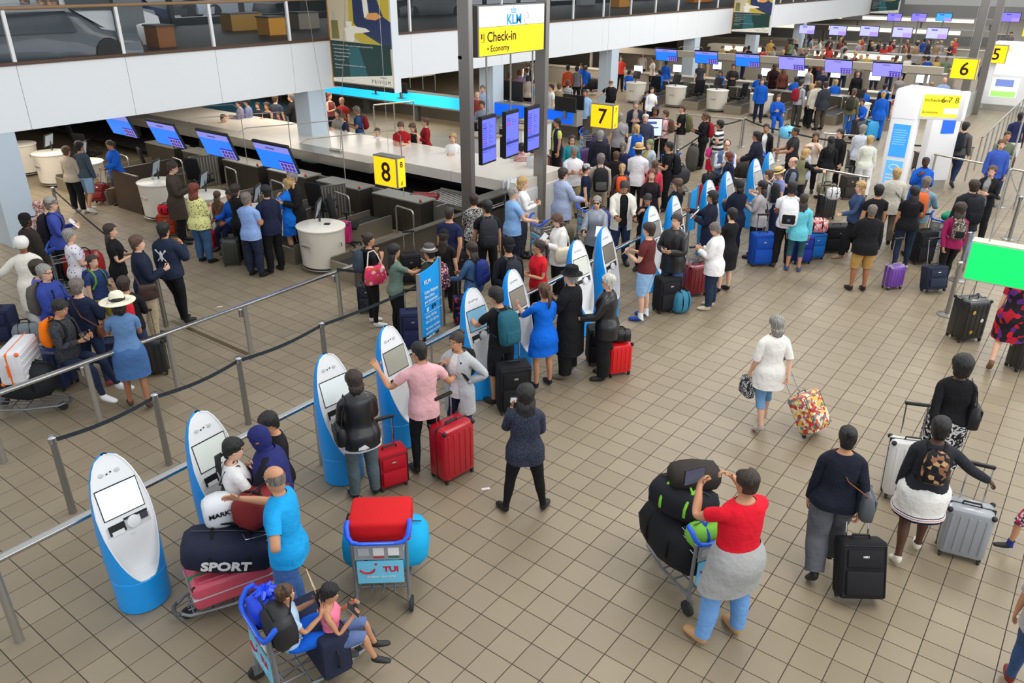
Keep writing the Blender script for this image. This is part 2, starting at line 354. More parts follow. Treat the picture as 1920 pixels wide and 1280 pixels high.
def deskbox(u0, v0, u1, v1, a, c, l, name='counter'):
    p, q = PA(u0, v1, a), PA(u1, v0, a); z0 = FT+.01
    t = thing(name, l, name.replace('_', ' '), (a, (p[1]+q[1])/2, z0)); w = abs(q[1]-p[1])/2
    B(-.6, 0, -w, w, 0, max(q[2]-z0, .5)).build('front', mat(c, .5), t); B(-.62, .03, -w-.03, w+.03, max(q[2]-z0, .5), max(q[2]-z0, .5)+.04).build('top', mat((60, 56, 50), .4), t)
deskbox(437, 36, 492, 64, -24, (178, 132, 34), 'yellow panelled counter standing on the mezzanine')
deskbox(508, 52, 536, 78, -21.5, (214, 148, 30), 'orange yellow box counter near the mezzanine glass')
deskbox(563, 36, 598, 64, -23, (132, 124, 112), 'grey and yellow desk on the mezzanine left of the first poster')
deskbox(300, 80, 330, 92, -20.2, (150, 90, 36), 'low orange wooden table top at the mezzanine glass', 'table')
deskbox(1160, 8, 1180, 28, -24, (206, 140, 30), 'small orange kiosk on the mezzanine beyond the middle of the balcony', 'kiosk')
deskbox(1300, 2, 1336, 20, -24, (214, 128, 20), 'long orange counter on the mezzanine left of the second poster')
# ---------------------------------------------------------------- posters on the mezzanine edge
POST = {'wall': (206, 192, 160), 'navy': (44, 56, 92), 'yellow': (196, 172, 60), 'cream': (236, 230, 214), 'green': (22, 58, 54), 'teal': (38, 96, 104), 'olive': (128, 122, 74), 'skin': (226, 160, 92)}
def poster(b, a0, a1, z0, z1, label):
    t = thing('poster_box', label, 'poster', (a0, b, z0), 0, 'advertising light boxes on the mezzanine edge'); w, h = a1-a0, z1-z0
    B(0, w+.03, 0, .26, 0, h).build('casing', mat((226, 232, 238), .4), t); B(-.05, 0, -.02, .28, 0, h).build('edge_strip', mat((204, 140, 60), .4), t)
    B(0, w, -.012, 0, 0, .12).build('base_strip', BLACK, t)
    def flat(name, pts, c, d):
        q = MB(); n = len(pts); q.add([(x*w, -d, y*h) for x, y in pts] + [(x*w, 0, y*h) for x, y in pts], [tuple(range(n))] + [(i, i+n, (i+1) % n+n, (i+1) % n) for i in range(n)])
        return q.build(name, mat(POST.get(c, c), .45, emit=.15), t, smooth=False)
    flat('backdrop', [(0, .05), (1, .05), (1, 1), (0, 1)], 'wall', .014)
    flat('chair_print', [(.33, .62), (.5, .52), (.8, .5), (.98, .55), (1, 1), (.36, 1)], 'yellow', .016)
    flat('suit_print', [(.42, .72), (.56, .62), (.95, .47), (1, .47), (1, .75), (.9, .8), (.8, 1), (.42, 1)], 'navy', .018)
    flat('tie_print', [(.6, .78), (.68, .8), (.66, 1), (.58, 1)], 'cream', .020); flat('hand_print', [(.62, .77), (.78, .76), (.88, .8), (.8, .84), (.66, .83)], 'skin', .021)
    flat('table_print', [(.24, .66), (.4, .69), (.62, .67), (.68, .64), (.55, .62), (.42, .61), (.40, .52), (.28, .52), (.27, .62)], 'cream', .022)
    flat('cup_print', [(.3, .68), (.38, .68), (.39, .735), (.29, .735)], 'cream', .024)
    flat('suitcase_print', [(.03, .54), (.16, .54), (.15, .74), (.04, .74)], 'olive', .018); flat('suitcase_handle_print', [(.06, .74), (.12, .74), (.12, .84), (.06, .84)], (190, 186, 160), .018)
    flat('text_panel', [(0, .055), (.99, .055), (.98, .5), (0, .52)], 'green', .026); flat('text_panel_sheen', [(.3, .10), (.62, .10), (.48, .46), (.3, .46)], 'teal', .027)
    flat('logo_band', [(0, .06), (.99, .06), (.99, .19), (0, .10)], 'cream', .028)
    for s, x, y, sz in (('Word Privium lid voor \u20ac 205,- per jaar of 4 maanden op proef voor \u20ac 70,-', .03, .465, .052), ('\u2022 Priority toegang naar security', .04, .425, .05), ('\u2022 Snelle grenspassage met irisscan', .04, .385, .05), ('\u2022 Toegang tot de ClubLounge', .04, .345, .05), ('\u2022 Voorrang parkeren', .04, .305, .05),
                       ('Wij helpen u graag in de Privium ClubLounge tussen vertrekhal 1 en 2,', .05, .25, .042), ('volg op schiphol.nl.', .05, .215, .042), ('Time is the biggest luxury', .05, .085, .07)):
        text(s, sz*h/2.3, WHITE, t, frame((x*w, -.031, y*h), (1, 0, 0), (0, 0, 1)))
    text('P R I V I U M', .13*h/2.3, mat((110, 110, 110), .5), t, frame((.66*w, -.031, .085*h), (1, 0, 0), (0, 0, 1)))
    text('Schiphol', .07*h/2.3, mat((140, 140, 150), .5), t, frame((.8*w, -.031, .145*h), (1, 0, 0), (0, 0, 1)))
poster(16.18, -18.75, -16.3, 2.5, 4.95, 'large light box advertising poster of a seated man in a navy suit, nearest one')
poster(45.6, -18.75, -16.6, 2.42, 4.6, 'second light box poster hanging beyond the middle of the balcony')
poster(74.5, -18.75, -16.6, 2.4, 4.6, 'third, smaller looking light box poster toward the far end of the balcony')
# ---------------------------------------------------------------- steel columns with hanging sign
def column(a, b, label): tag(MB().rbox(a-.3, a, b, b+.13, 0, 9.5, .012, k=2).build('steel_column', mat((150, 146, 142), .36, .7), sharp=30), label, 'column', 'steel sign columns')
column(-10.55, 12.6, 'tall brushed steel column left of the white and yellow check-in sign'); column(-10.55, 15.26, 'tall brushed steel column right of the white and yellow check-in sign')
column(-4.9, 36.2, 'leaning looking steel column right of the number 6 sign, nearer of the pair'); column(-4.9, 40.2, 'farther steel column beside the number 5 sign')
sg = thing('check_in_sign', 'hanging check-in sign with white top and yellow lower half between steel columns', 'sign', (-10.62, 12.86, 4.02))
B(-.08, .08, 0, 2.3, 0, .96).build('casing', mat((120, 118, 116), .4, .7), sg); B(.08, .09, .04, 2.27, .56, .94).build('white_panel', mat((226, 236, 242), .4, emit=.25), sg); B(.08, .09, .04, 2.27, .02, .55).build('yellow_panel', mat((255, 216, 0), .45, emit=.45), sg)
KB = mat((0, 161, 222), .5)
FR = lambda y, z: frame((.092, y, z), (0, 1, 0), (0, 0, 1))
text('KLM', .27, KB, sg, FR(.93, .585), bold=.006)
cr = MB(); cr.box(.09, .094, 1.08, 1.26, .80, .815); cr.box(.09, .094, 1.08, 1.26, .825, .835)
for i in range(4): cr.ell((.092, 1.095+.05*i, .865), .003, .018, .018)
cr.box(.09, .094, 1.165, 1.175, .88, .93); cr.build('crown_logo', KB, sg)
ring = MB().tube([(.093, 1.62+.09*math.cos(q), .68+.11*math.sin(q)) for q in np.linspace(0, 5.2, 14)], .006, 6).tube([(.093, 1.56, .66), (.093, 1.62, .70), (.093, 1.69, .67)], .006, 6).build('swirl_logo', mat((226, 170, 205), .5), sg)
text('Check-in', .27, INK, sg, FR(.28, .28), bold=.004); text('\u2022 Economy', .17, INK, sg, FR(.28, .09), bold=.002)
q = MB().box(.09, .094, .09, .13, .34, .44).box(.09, .094, .17, .19, .30, .44).box(.09, .094, .08, .22, .28, .29); q.build('desk_icon', INK, sg)
def numsign(n, a, b, z, w, h, d, label, side=True):
    t = thing('number_sign', label, 'sign', (a, b, z), 0, 'yellow lit row number signs')
    B(0, w, 0, d, 0, h).build('casing', mat((150, 150, 146), .4, .6), t); B(.015, w-.03, -.008, 0, .02, h-.03).build('front_panel', YEL, t); B(w, w+.008, .03, d-.015, .02, h-.03).build('side_panel', YEL, t)
    text(str(n), h*.88, INK, t, frame((w*.33, -.011, h*.2), (1, 0, 0), (0, 0, 1)), bold=.008)
    text(str(n), h*.26, INK, t, frame((w+.011, d*.35, h*.68), (0, 1, 0), (0, 0, 1)), bold=.003)
    B(w+.009, w+.011, d*.38, d*.43, h*.12, h*.2).box(w+.009, w+.011, d*.5, d*.56, h*.12, h*.24).box(w+.009, w+.011, d*.3, d*.62, h*.1, h*.115).build('desk_icon', INK, t)
    MB().tube([(w/2, d/2, h), (w/2, d/2, 9.5)], .004, 6).build('hanger', STEEL, t)
    return t
numsign(8, -11.9, 11.1, 1.6, .66, .62, .24, 'yellow lit number 8 sign above the nearest counters')
numsign(7, -11.9, 19.5, 1.6, .72, .66, .28, 'yellow lit number 7 sign at the end of the blue strip')
numsign(6, -5.45, 34.6, 2.0, .86, .74, .2, 'yellow lit number 6 sign left of the right steel columns'); numsign(5, -5.4, 41.8, 2.0, .86, .76, .2, 'yellow lit number 5 sign right of the steel columns'); numsign(3, -6.1, 61, 2.0, .95, .8, .2, 'small far yellow lit number 3 sign at the upper right')
# flight information screens between the columns
SCRV = mat((96, 104, 214), .35, emit=.55)
for i, (y, l) in enumerate(((12.9, 'portrait flight information screen, nearest of the three between the columns'), (13.72, 'portrait flight information screen in the middle of the three'), (14.52, 'portrait flight information screen, farthest of the three, against the right column'))):
    t = thing('flight_screen', l, 'screen', (-10.5, y, 1.86), math.radians(6), 'portrait flight information screens'); B(-.09, 0, 0, .56, 0, 1.0).build('casing', BLACK, t); B(0, .004, .02, .54, .04, .93).build('display', SCRV, t)
    for k in range(14):
        z = .84-.045*k
        if i == 1 and 3 < k < 10: continue
        c = (70, 70, 190) if k != 2 else (20, 20, 150)
        if (i != 1 and k == 8) or (i == 1 and k in (2, 3)): c = (176, 40, 120)
        B(.004, .006, .04, .2, z, z+.018).build('text_line', mat(c, .5, emit=.3), t); B(.004, .006, .27, .3+.15*((k*7) % 5)/5, z, z+.012).build('text_line', mat((60, 60, 170), .5, emit=.3), t)
    B(.004, .006, .02, .54, .3, .36).build('band', mat((48, 52, 130), .5, emit=.3), t); MB().tube([(-.05, .28, 1.0), (-.05, .28, 2.2)], .02).build('hanger', STEELD, t)
tag(B(-10.85, -10.75, 12.6, 15.4, 4.0, 4.06).build('cross_bar', STEELD), 'steel cross bar behind the check-in sign', 'bar')
# ---------------------------------------------------------------- self-service kiosks
def interp(x, xs, ys): return float(np.interp(x, xs, ys))
ORD = ['first', 'second', 'third', 'fourth', 'fifth', 'sixth', 'seventh', 'eighth', 'ninth', 'tenth', 'eleventh', 'twelfth', 'thirteenth', 'fourteenth']
def make_kiosk():
    t = thing('check_in_kiosk', 'x', 'kiosk', (0, 0, 0), 0, 'blue and white self-service check-in kiosks')
    WZ = ([0, .4, .6, .9, 1.1, 1.3, 1.42, 1.52, 1.585, 1.62], [.245, .255, .262, .262, .252, .222, .19, .146, .10, .03])
    BZ = ([0, .5, 1.0, 1.3, 1.5, 1.62], [-.21, -.235, -.25, -.25, -.215, -.15])
    xi = lambda z: interp(z, [.36, 1.62], [.235, -.105]); xr = lambda z: xi(z)-interp(z, [.36, .40, .80, .9, 1.62], [.17, .165, .03, .006, .006])
    w = lambda z: interp(z, *WZ); xb = lambda z: interp(z, *BZ)
    base = MB(); rings = []
    for z in (.012, .05, .2, .36, .372):
        q = 0 if z < .372 else .012
        rings.append([(.012+(.228-q)*math.cos(2*PI*k/32), (w(z)-q)*math.sin(2*PI*k/32), z) for k in range(32)])
    base.loft(rings).build('base', KBLUE, t)
    MB().lathe([(.235, 0), (.235, .014)], 28, sx=.95).build('foot_plate', mat((60, 110, 150), .5), t)
    # the body is an elliptical drum cut by the leaning plane of the face: rear shell, inner walls, face
    zs = [.372, .40, .45, .52, .6, .7, .8, .9, 1.0, 1.1, 1.2, 1.3, 1.37, 1.43, 1.48, 1.52, 1.555, 1.585, 1.605, 1.62]; sh = MB(); rings = []; fc = MB(); L = []; n = 21; RX = .24
    for z in zs:
        F_ = xi(z); cx = min(.0, F_); ce = min(.985, (F_-cx)/RX); te = math.acos(ce); W_, B_ = w(z), xb(z); arc = []
        for k in range(n):
            a = te+(2*PI-2*te)*k/(n-1); c_ = math.cos(a); arc.append((cx+(RX if c_ > 0 else cx-B_)*c_, W_*math.sin(a), z))
        rings.append(arc); r = .012; R_ = min(xr(z), F_-.004); cr_ = max(-.98, min(.98, (R_-cx)/(RX if R_ > cx else cx-B_))); yr = (W_-r*1.3)*math.sqrt(1-cr_**2); ye = W_*math.sin(te)
        cm_ = (cr_+ce)/2; ym = (W_-r*1.1)*math.sqrt(max(0, 1-cm_**2)); xm = (F_+R_)/2
        L.append([(F_, ye, z), (F_+.004, max(ye-r, 0), z), (xm, ym, z), (R_, yr, z)] + [(R_-.006*(1-abs(y)), yr*y, z) for y in (.5, 0, -.5)] + [(R_, -yr, z), (xm, -ym, z), (F_+.004, -max(ye-r, 0), z), (F_, -ye, z)])
    fs = [(i*n+j, i*n+j+1, (i+1)*n+j+1, (i+1)*n+j) for i in range(len(zs)-1) for j in range(n-1)]
    sh.add([p for r in rings for p in r], [tuple(reversed(f)) for f in fs]).build('rear_shell', KBLUE, t)
    m = len(L[0]); fc.add([p for r in L for p in r], [(i*m+j, i*m+j+1, (i+1)*m+j+1, (i+1)*m+j) for i in range(len(zs)-1) for j in range(m-1)])
    fc.add([(xr(.374)-.004, y*.235, .374) for y in (-1, 1)] + [(.222*math.cos(q)+.012, .243*math.sin(q), .374) for q in np.linspace(1.25, -1.25, 13)], [tuple(range(15))])
    fc.build('front_panel', mat((238, 240, 242), .35), t)
    sl = math.atan2(xi(.36)-xi(1.62), 1.26)
    def face(y0, y1, s0, s1, d, mt, name, th=.004, par=None):
        """a plate on the leaning face between heights s0 and s1"""
        q = MB(); e = [(xi(s)-.006+dd, y, s) for dd in (d, d+th) for s in (s0, s1) for y in (y0, y1)]
        return q.add(e, [(0, 2, 3, 1), (4, 5, 7, 6), (0, 1, 5, 4), (2, 6, 7, 3), (0, 4, 6, 2), (1, 3, 7, 5)]).build(name, mt, par or t)
    s_ = face(-.19, .19, 1.04, 1.335, 0, BLACK, 'screen'); face(-.182, .182, 1.05, 1.325, .004, mat((222, 236, 242), .25, emit=.55), 'display', .001, s_)
    face(-.2, .2, .885, .975, -.003, mat((200, 202, 204), .5), 'device_bay', .004)
    face(-.18, -.03, .895, .985, .001, BLACK, 'boarding_pass_slot'); face(-.16, -.05, .885, .925, .005, mat((225, 226, 228), .5), 'slot_tray')
    face(-.03, .19, .985, 1.005, .001, BLACK, 'slot_shadow_line')
    q = MB(); q.M = Matrix.Translation((xi(.95)+.002, .045, .945)) @ Matrix.Rotation(PI/2-sl, 4, 'Y'); q.lathe([(.06, -.006), (.06, .012), (.055, .014)], 18).build('card_reader', mat((226, 227, 228), .4), t)
    face(.005, .085, .925, .975, .015, mat((120, 122, 126), .5), 'keypad'); face(.115, .185, .925, .985, .001, mat((58, 60, 66), .4), 'passport_reader')
    face(-.01, .045, .815, .865, -.028, mat((186, 206, 200), .4), 'sticker')
    q = MB()
    for y in (-.035, .0): q.ell((xi(1.46)+.001, y, 1.455+.3*y), .006, .009, .009, 8, 4)
    q.build('camera_dots', BLACK, t)
    for y in (-.085, .06): MB().ell((xi(1.45)-.002, y, 1.45), .003, .026, .026, 12, 4).build('speaker_disc', mat((216, 218, 218), .5), t)
    return t
KB_ = [2.55, 3.52, 5.15, 6.14, 7.76, 8.71, 10.46, 11.35, 13.06, 14.02, 15.64, 16.62, 18.25, 19.2]
k0 = make_kiosk()
KL = ['nearest kiosk, alone with nobody before it', 'in front of the woman in the navy headscarf', 'used by the woman in the black leather jacket', 'touched by the man in the pink polo shirt', 'used by the boy in black with the teal backpack', 'served by the attendant in the blue uniform dress',
      'behind the man in the black hat', 'used by the man in the maroon shirt and denim shorts', 'left of the man in the black leather coat', 'with a hand of the navy uniformed helper on it', 'beside the red suitcase, behind the woman with black bob', 'half hidden behind the woman in the navy jacket',
      'beside the woman with the topknot', 'farthest kiosk of the line']
for i, b in enumerate(KB_):
    k = k0 if i == 0 else dup(k0); k.location = (-6.44, b, 0); k.rotation_euler = (0, 0, math.radians([-4, 3][i % 2]))
    k['label'] = 'blue and white check-in kiosk, ' + KL[i]
    if i:
        for c in k.children:
            if c.name.startswith('screen'):
                for d in c.children:
                    d.data = d.data.copy(); d.data.materials[0] = mat([(222, 236, 242), (206, 212, 206), (214, 224, 226), (150, 150, 138), (120, 170, 200), (128, 122, 112), (196, 200, 188), (120, 116, 108), (128, 126, 120), (122, 118, 110), (150, 146, 138), (160, 156, 150), (170, 168, 160), (150, 148, 140)][i], .3, emit=.22)
# ---------------------------------------------------------------- handrails, belt barriers
def handrail(a, b0, b1, posts, label, z=.93, r=.027, wide=True):
    t = thing('handrail', label, 'handrail', (a, b0, 0))
    if wide: MB().rbox(-.045, .045, 0, b1-b0, z-.03, z+.012, .014, k=4).build('rail', mat((190, 188, 184), .24, 1.), t)
    else: MB().tube([(0, 0, z), (0, b1-b0, z)], r, 10).build('rail', mat((190, 188, 184), .24, 1.), t)
    pm = MB().tube([(0, 0, 0), (0, 0, z-.02)], [.042, .036], 14).mesh('post', STEEL); hm = MB().lathe([(.02, -.1), (.034, -.1), (.034, .02), (.02, .03)], 12).mesh('belt_head', CHROME)
    for p, hd in posts:
        link('post', pm, t, (0, p-b0, 0))
        if hd: link('belt_head', hm, t, (-.085, p-b0-.02, z-.12))
    return t
handrail(-6.83, -1.5, 21.2, [(b, 0) for b in (-.05, 1.55, 5.15, 6.95, 9.5, 12.2, 14.8, 17.4, 20)], 'long steel handrail running behind the line of kiosks')
handrail(-10.02, .6, 8.72, [(1.55, 0), (2.75, 0), (3.98, 1), (5.15, 0), (6.44, 1), (8.32, 1)], 'long steel handrail between the queue and the open lane on the left')
BPM = MB().tube([(0, 0, 0), (0, 0, .93)], [.042, .034], 14).mesh('post', STEELD); BHM = MB().lathe([(.034, .93), (.045, .935), (.045, 1.0), (.04, 1.005), (.036, 1.02), (.01, 1.022)], 14).mesh('belt_head', CHROME); BDM = MB().lathe([(.17, 0), (.17, .012), (.05, .03), (.04, .035)], 22).mesh('base', STEELD)
def beltpost(p, label, base=False):
    t = thing('barrier_post', label, 'barrier post', (p[0], p[1], 0), 0, 'steel belt barrier posts'); link('post', BPM, t); link('belt_head', BHM, t)
    if base: link('base', BDM, t)
    return t
BELT = mat((42, 50, 54), .8)
def belt(p, q, label, z=.965, m=BELT):
    p, q = np.array(p[:2], float), np.array(q[:2], float); d = q-p; L = np.linalg.norm(d)
    s = MB(); n = 8; vs = []
    for i in range(n+1):
        x = L*i/n; dz = -.05*math.sin(PI*i/n); vs += [(x, -.0015, z+dz-.028), (x, -.0015, z+dz+.022), (x, .0015, z+dz+.022), (x, .0015, z+dz-.028)]
    s.loft([vs[4*i:4*i+4] for i in range(n+1)]).build('b', m).name = 'barrier_belt'
    o = bpy.context.scene.objects[-1] if False else COL.objects[-1]
    o.location = (p[0], p[1], 0); o.rotation_euler = (0, 0, math.atan2(d[1], d[0]))
    return tag(o, label, 'barrier belt', 'retractable barrier belts')
bp = [(-8.34, 2.78), (-8.35, 3.98), (-8.38, 5.18), (-8.40, 6.6)]
for i, p in enumerate(bp): beltpost(p, 'steel belt post, %s along the dark belt between the two handrails' % ['nearest one', 'second one', 'third one', 'fourth one'][i])
pq = (-8.45, 9.25); beltpost(pq, 'steel belt post beside the tall blue cabin baggage sign')
for i, (p, q) in enumerate(zip(bp, bp[1:]+[pq])): belt(p, q, 'dark belt stretched between barrier posts, %s span from the near end' % ORD[i])
belt((-10.02, 8.32), pq, 'dark belt crossing in front of the woman with the pink floral bag'); beltpost((-12.5, 3.4), 'steel belt post at the left edge beside the grey backpack')
pL = G(118, 430)[:2]; beltpost(pL, 'steel belt post behind the man in the flat cap'); pM = G(312, 612)[:2]; beltpost(pM, 'steel belt post behind the man in the denim jacket')
belt(pL, pM, 'dark belt behind the grey haired woman in the white print top')
for i, (u, v) in enumerate(((1265, 345), (1330, 290), (1390, 275), (1455, 300), (1600, 330))): beltpost(G(u, v)[:2], 'steel queue post in the row seven queue, %s from the left' % ORD[i], True)
for i, (p, q) in enumerate((((1265, 345), (1330, 290)), ((1330, 290), (1390, 275)), ((1390, 275), (1455, 300)), ((1455, 300), (1600, 330)))): belt(G(*p), G(*q), 'dark queue belt in the row seven queue, %s span from the left' % ORD[i])
for i, (u, v) in enumerate(((1735, 330), (1892, 448), (1875, 388), (1795, 525), (1775, 590))): beltpost(G(u, v)[:2], 'round based belt post, %s' % ['beside the white information tower', 'near the right edge behind the green sign', 'by the right edge beyond the green sign', 'just left of the green sign', 'behind the big black suitcase'][i], True)
belt(G(1735, 330), G(1690, 330), 'short dark belt beside the white information tower'); belt(G(1892, 448), G(1875, 388), 'pale belt strung between posts at the right edge', m=mat((160, 164, 168), .6))
def rail2(p, q, posts, label, z=1.0):
    p, q = G(*p, z), G(*q, z); t = thing('handrail', label, 'handrail', (p[0], p[1], 0)); d = q-p
    MB().tube([(0, 0, z), tuple(d[:2])+(z,)], .028, 10).build('rail', mat((200, 192, 178), .25, 1.), t); pm = MB().tube([(0, 0, 0), (0, 0, z-.02)], .03, 12).mesh('post', STEEL)
    for f in posts: link('post', pm, t, (d[0]*f, d[1]*f, 0))
rail2((1752, 289), (1925, 322), (.02, .98), 'round steel rail at the right, crossing before the man in the green shirt'); rail2((1842, 258), (1921, 184), tuple(np.linspace(0, 1, 9)), 'long steel fence rail running up to the right edge'); rail2((1800, 273), (1828, 276), (.15, .9), 'short steel rail behind the student with the black backpack')
rail2((1538, 317), (1630, 333), (.1, .95), 'steel rail just left of the white information tower'); rail2((1268, 213), (1396, 224), (.02, .5, .98), 'steel rail in front of the far white desks'); rail2((1225, 262), (1268, 244), (.0, .98), 'short slanting steel rail left of the red backpack'); rail2((1545, 250), (1640, 257), (.05, .9), 'steel rail behind the couple in white beside the tower'); rail2((700, 197), (775, 190), (.0, .5, 1), 'steel rail seen over the white canopy'); rail2((768, 146), (815, 140), (0, .5, 1.), 'steel rail seen above the blue strip')
# ---------------------------------------------------------------- cabin baggage banner stands
def banner(p, q, h, label, big=True):
    p, q = np.array(p, float), np.array(q, float); d = (q-p)[:2]; L = np.linalg.norm(d); t = thing('banner_stand', label, 'sign', (p[0], p[1], 0), math.atan2(d[1], d[0]), 'tall blue baggage rule signs')
    sec = []
    for z in np.linspace(.72, h, 6): sec.append([(x, -.05*math.sin(PI*x/L), z+(.10*x/L if z > h-.01 else 0)) for x in np.linspace(0, L, 9)] + [(x, .012-.05*math.sin(PI*x/L), z+(.10*x/L if z > h-.01 else 0)) for x in np.linspace(L, 0, 9)])
    MB().loft(sec).build('panel', mat((20, 148, 218), .4, emit=.12), t)
    for x, zt in ((-.012, h), (L+.012, h+.10)): MB().box(x-.018, x+.018, -.02, .03, .7, zt).build('side_bar', STEEL, t)
    MB().tube([(L/2, .02, 0), (L/2, .02, .75)], .018).build('leg', STEEL, t); MB().rbox(L/2-.25, L/2+.25, -.16, .2, 0, .03, .01).build('foot', STEELD, t)
    if big:
        for s, z, sz in (('KLM', h-.17, .085), ('Cabin Baggage', h-.32, .058), ('One piece', h-.39, .058), ('per passenger', h-.46, .058), ('12 kg / 26 lbs', h-.70, .052), ('55 x 35 x 25 cm', h-.78, .05), ('For your comfort', h-.88, .05), ('and safety on board', h-.95, .045), ('baggage that', h-1.02, .045)):
            text(s, sz, WHITE, t, frame((.04, -.058, z), (1, 0, 0), (0, 0, 1)), bold=.001)
        MB().box(.03, L-.03, -.056, -.054, h-.5, h-.495).box(.03, L-.03, -.056, -.054, h-.63, h-.625).build('rule_line', WHITE, t); MB().box(.08, .13, -.058, -.055, h-.6, h-.54).build('bag_icon', WHITE, t); MB().box(.22, .25, -.058, -.055, h-.6, h-.53).box(.28, .31, -.058, -.055, h-.58, h-.53).build('size_icon', BLACK, t)
    return t
banner(G(795, 715), G(830, 690), 1.72, 'tall blue cabin baggage sign behind the man in pink', True)
banner(G(1281, 495), G(1294, 488), 1.55, 'small blue sign stand left of the ninth kiosk', False)
# ---------------------------------------------------------------- check-in row eight
def make_desk():
    t = thing('check_in_desk', 'x', 'desk', (0, 0, 0), 0, 'round white check-in desks'); n = 44; rings = []
    for z, r in ((.10, .40), (.12, .43), (.25, .435), (.35, .44), (.45, .445), (.55, .45), (.65, .455), (.75, .46), (.82, .465), (.86, .47)):
        ring = []
        for k in range(n):
            a = 2*PI*k/n; da = (a-1.5*PI); dd = .05*math.exp(-(da/.26)**2-((z-.5)/.19)**2); ring.append(((r-dd)*1.0*math.cos(a), (r-dd)*.9*math.sin(a), z))
        rings.append(ring)
    MB().loft(rings).build('body', CREAM, t); MB().lathe([(.47, .86), (.49, .865), (.49, .885), (.48, .89)], 36, sy=.9).build('top', mat((236, 230, 218), .3), t)
    MB().lathe([(.33, 0), (.34, .1)], 24, sy=.9).build('plinth', mat((70, 66, 60), .5), t); MB().tube([(.44*math.cos(q), .40*math.sin(q), .075) for q in np.linspace(0, 2*PI, 29)[:-1]], .012, 6, closed=True).build('foot_ring', STEEL, t)
    MB().rbox(-.10, .10, -.42, -.36, .545, .565, .006).build('handle_bar', CHROME, t); MB().tube([(.46, .04, .62), (.5, .04, .62), (.5, .04, .55)], .012).build('bag_hook', CHROME, t)
    return t
D8 = [-12.3, -14.3, -16.3, -18.3, -21.9, -23.8, -25.8]
dk = make_desk(); DL = ['round cream check-in desk nearest, left of the steel conveyors, with keyboard on top', 'round cream desk in front of the man in the navy jumper', 'round cream desk before the woman in the dotted yellow top', 'round cream desk beside the man in the dark brown coat', 'round cream desk in front of the couple under the mezzanine', 'round cream desk behind the couple under the mezzanine', 'leftmost round cream desk beside the pale pillar']
desks = []
for i, a in enumerate(D8):
    d = dk if i == 0 else dup(dk); d.location = (a-.06, 9.96, 0); d.scale = (1.08, 1.08, 1.03); d['label'] = DL[i]; desks.append(d)
def make_monitor(lab):
    t = thing('monitor', lab, 'monitor', (0, 0, 0), 0, 'black desk monitors'); MB().tube([(0, 0, 0), (0, 0, .30)], .022).build('stand', mat((60, 66, 72), .4, .5), t); MB().lathe([(.07, 0), (.07, .012), (.02, .015)], 14).build('stand_base', BLACK, t)
    q = MB(); q.M = Matrix.Translation((.04, 0, .33)) @ Matrix.Rotation(math.radians(-14), 4, 'X'); q.rbox(-.2, .26, -.02, .02, -.17, .17, .008).build('panel', BLACK, t)
    q = MB(); q.M = Matrix.Translation((.04, 0, .33)) @ Matrix.Rotation(math.radians(-14), 4, 'X'); q.box(-.18, .24, .0205, .022, -.15, .15).build('display', mat((150, 160, 168), .3, emit=.1), t)
    return t
mon = make_monitor('x')
def put_monitor(p, rz, lab, first=[True]):
    m = mon if first[0] else dup(mon); first[0] = False; m.location = p; m.rotation_euler = (0, 0, rz); m['label'] = lab; return m
kbd = MB().rbox(-.21, .21, -.075, .075, 0, .022, .008).mesh('keyboard', BLACK)
for i, a in enumerate(D8[:6]):
    put_monitor((a-.27, 10.12, .89), math.radians(-52), 'black pole monitor on the %s nearest row desk from the right' % ORD[i])
    tag(link('keyboard', kbd, None, (a+.12, 10.28, .89), .25), 'black keyboard on the %s round desk from the right in the nearest row' % ORD[i], 'keyboard', 'desk keyboards')
tag(MB().rbox(-.06, .06, -.045, .045, 0, .05, .012).build('card_terminal', BLACK, None, (-12.3, 10.08, .89), .5), 'small black card terminal on the nearest round desk', 'terminal')
for i, (x, y, r) in enumerate(((-12.42, 9.86, .2), (-12.3, 9.82, -.1))): tag(MB().box(-.10, .10, -.07, .07, 0, .002).build('paper', mat((240, 240, 238), .7), None, (x, y, .891+.002*i), r), ['white paper sheet lying on the nearest round desk', 'second white sheet overlapping the first on the nearest desk'][i], 'paper', 'papers on the nearest desk')
tag(MB().rbox(-.07, .07, -.012, .012, 0, .012, .004).build('pen', BLACK, None, (-12.08, 9.86, .89), .3), 'black pen on the nearest round desk', 'pen')
tag(MB().lathe([(.03, 0), (.033, .15), (.014, .19), (.014, .23)], 12).build('water_bottle', mat((170, 184, 190), .15, alpha=.7), None, (-18.62, 10.0, .89)), 'clear water bottle on the desk beside the man in the brown coat', 'bottle')
# steel counters behind the desks
COUNT = mat((96, 90, 80), .38, .75); CTOP = mat((168, 166, 158), .35, .6)
def make_counter(w=1.55):
    t = thing('steel_counter', 'x', 'counter', (0, 0, 0), 0, 'steel counters behind the desks'); n = 3
    for i in range(n): B(-w+w/n*i+.004, -w+w/n*(i+1)-.004, -.01, .02, .05, .77).build('panel', COUNT, t)
    B(-w, 0, .02, .5, 0, .76).build('body', DARKMETAL, t); B(-w-.01, .01, -.03, .52, .77, .80).build('top', CTOP, t)
    B(-.05, .0, .0, .05, .80, .83).build('button_base', CHROME, t); MB().lathe([(.022, .83), (.026, .86), (.016, .875)], 10, c=(-.025, .025)).build('stop_button', mat((206, 40, 24), .4), t)
    MB().tube([(.42, .06, .77), (.42, .5, .77)], .01, 6).build('edge_bar', CHROME, t); MB().box(0, .42, .42, .46, 0, .78).build('gate_panel', mat((150, 148, 142), .4, .6), t)
    return t
ct = make_counter(); CA = [-12.2, -14.22, -16.21, -18.2, -20.2, -22.2]
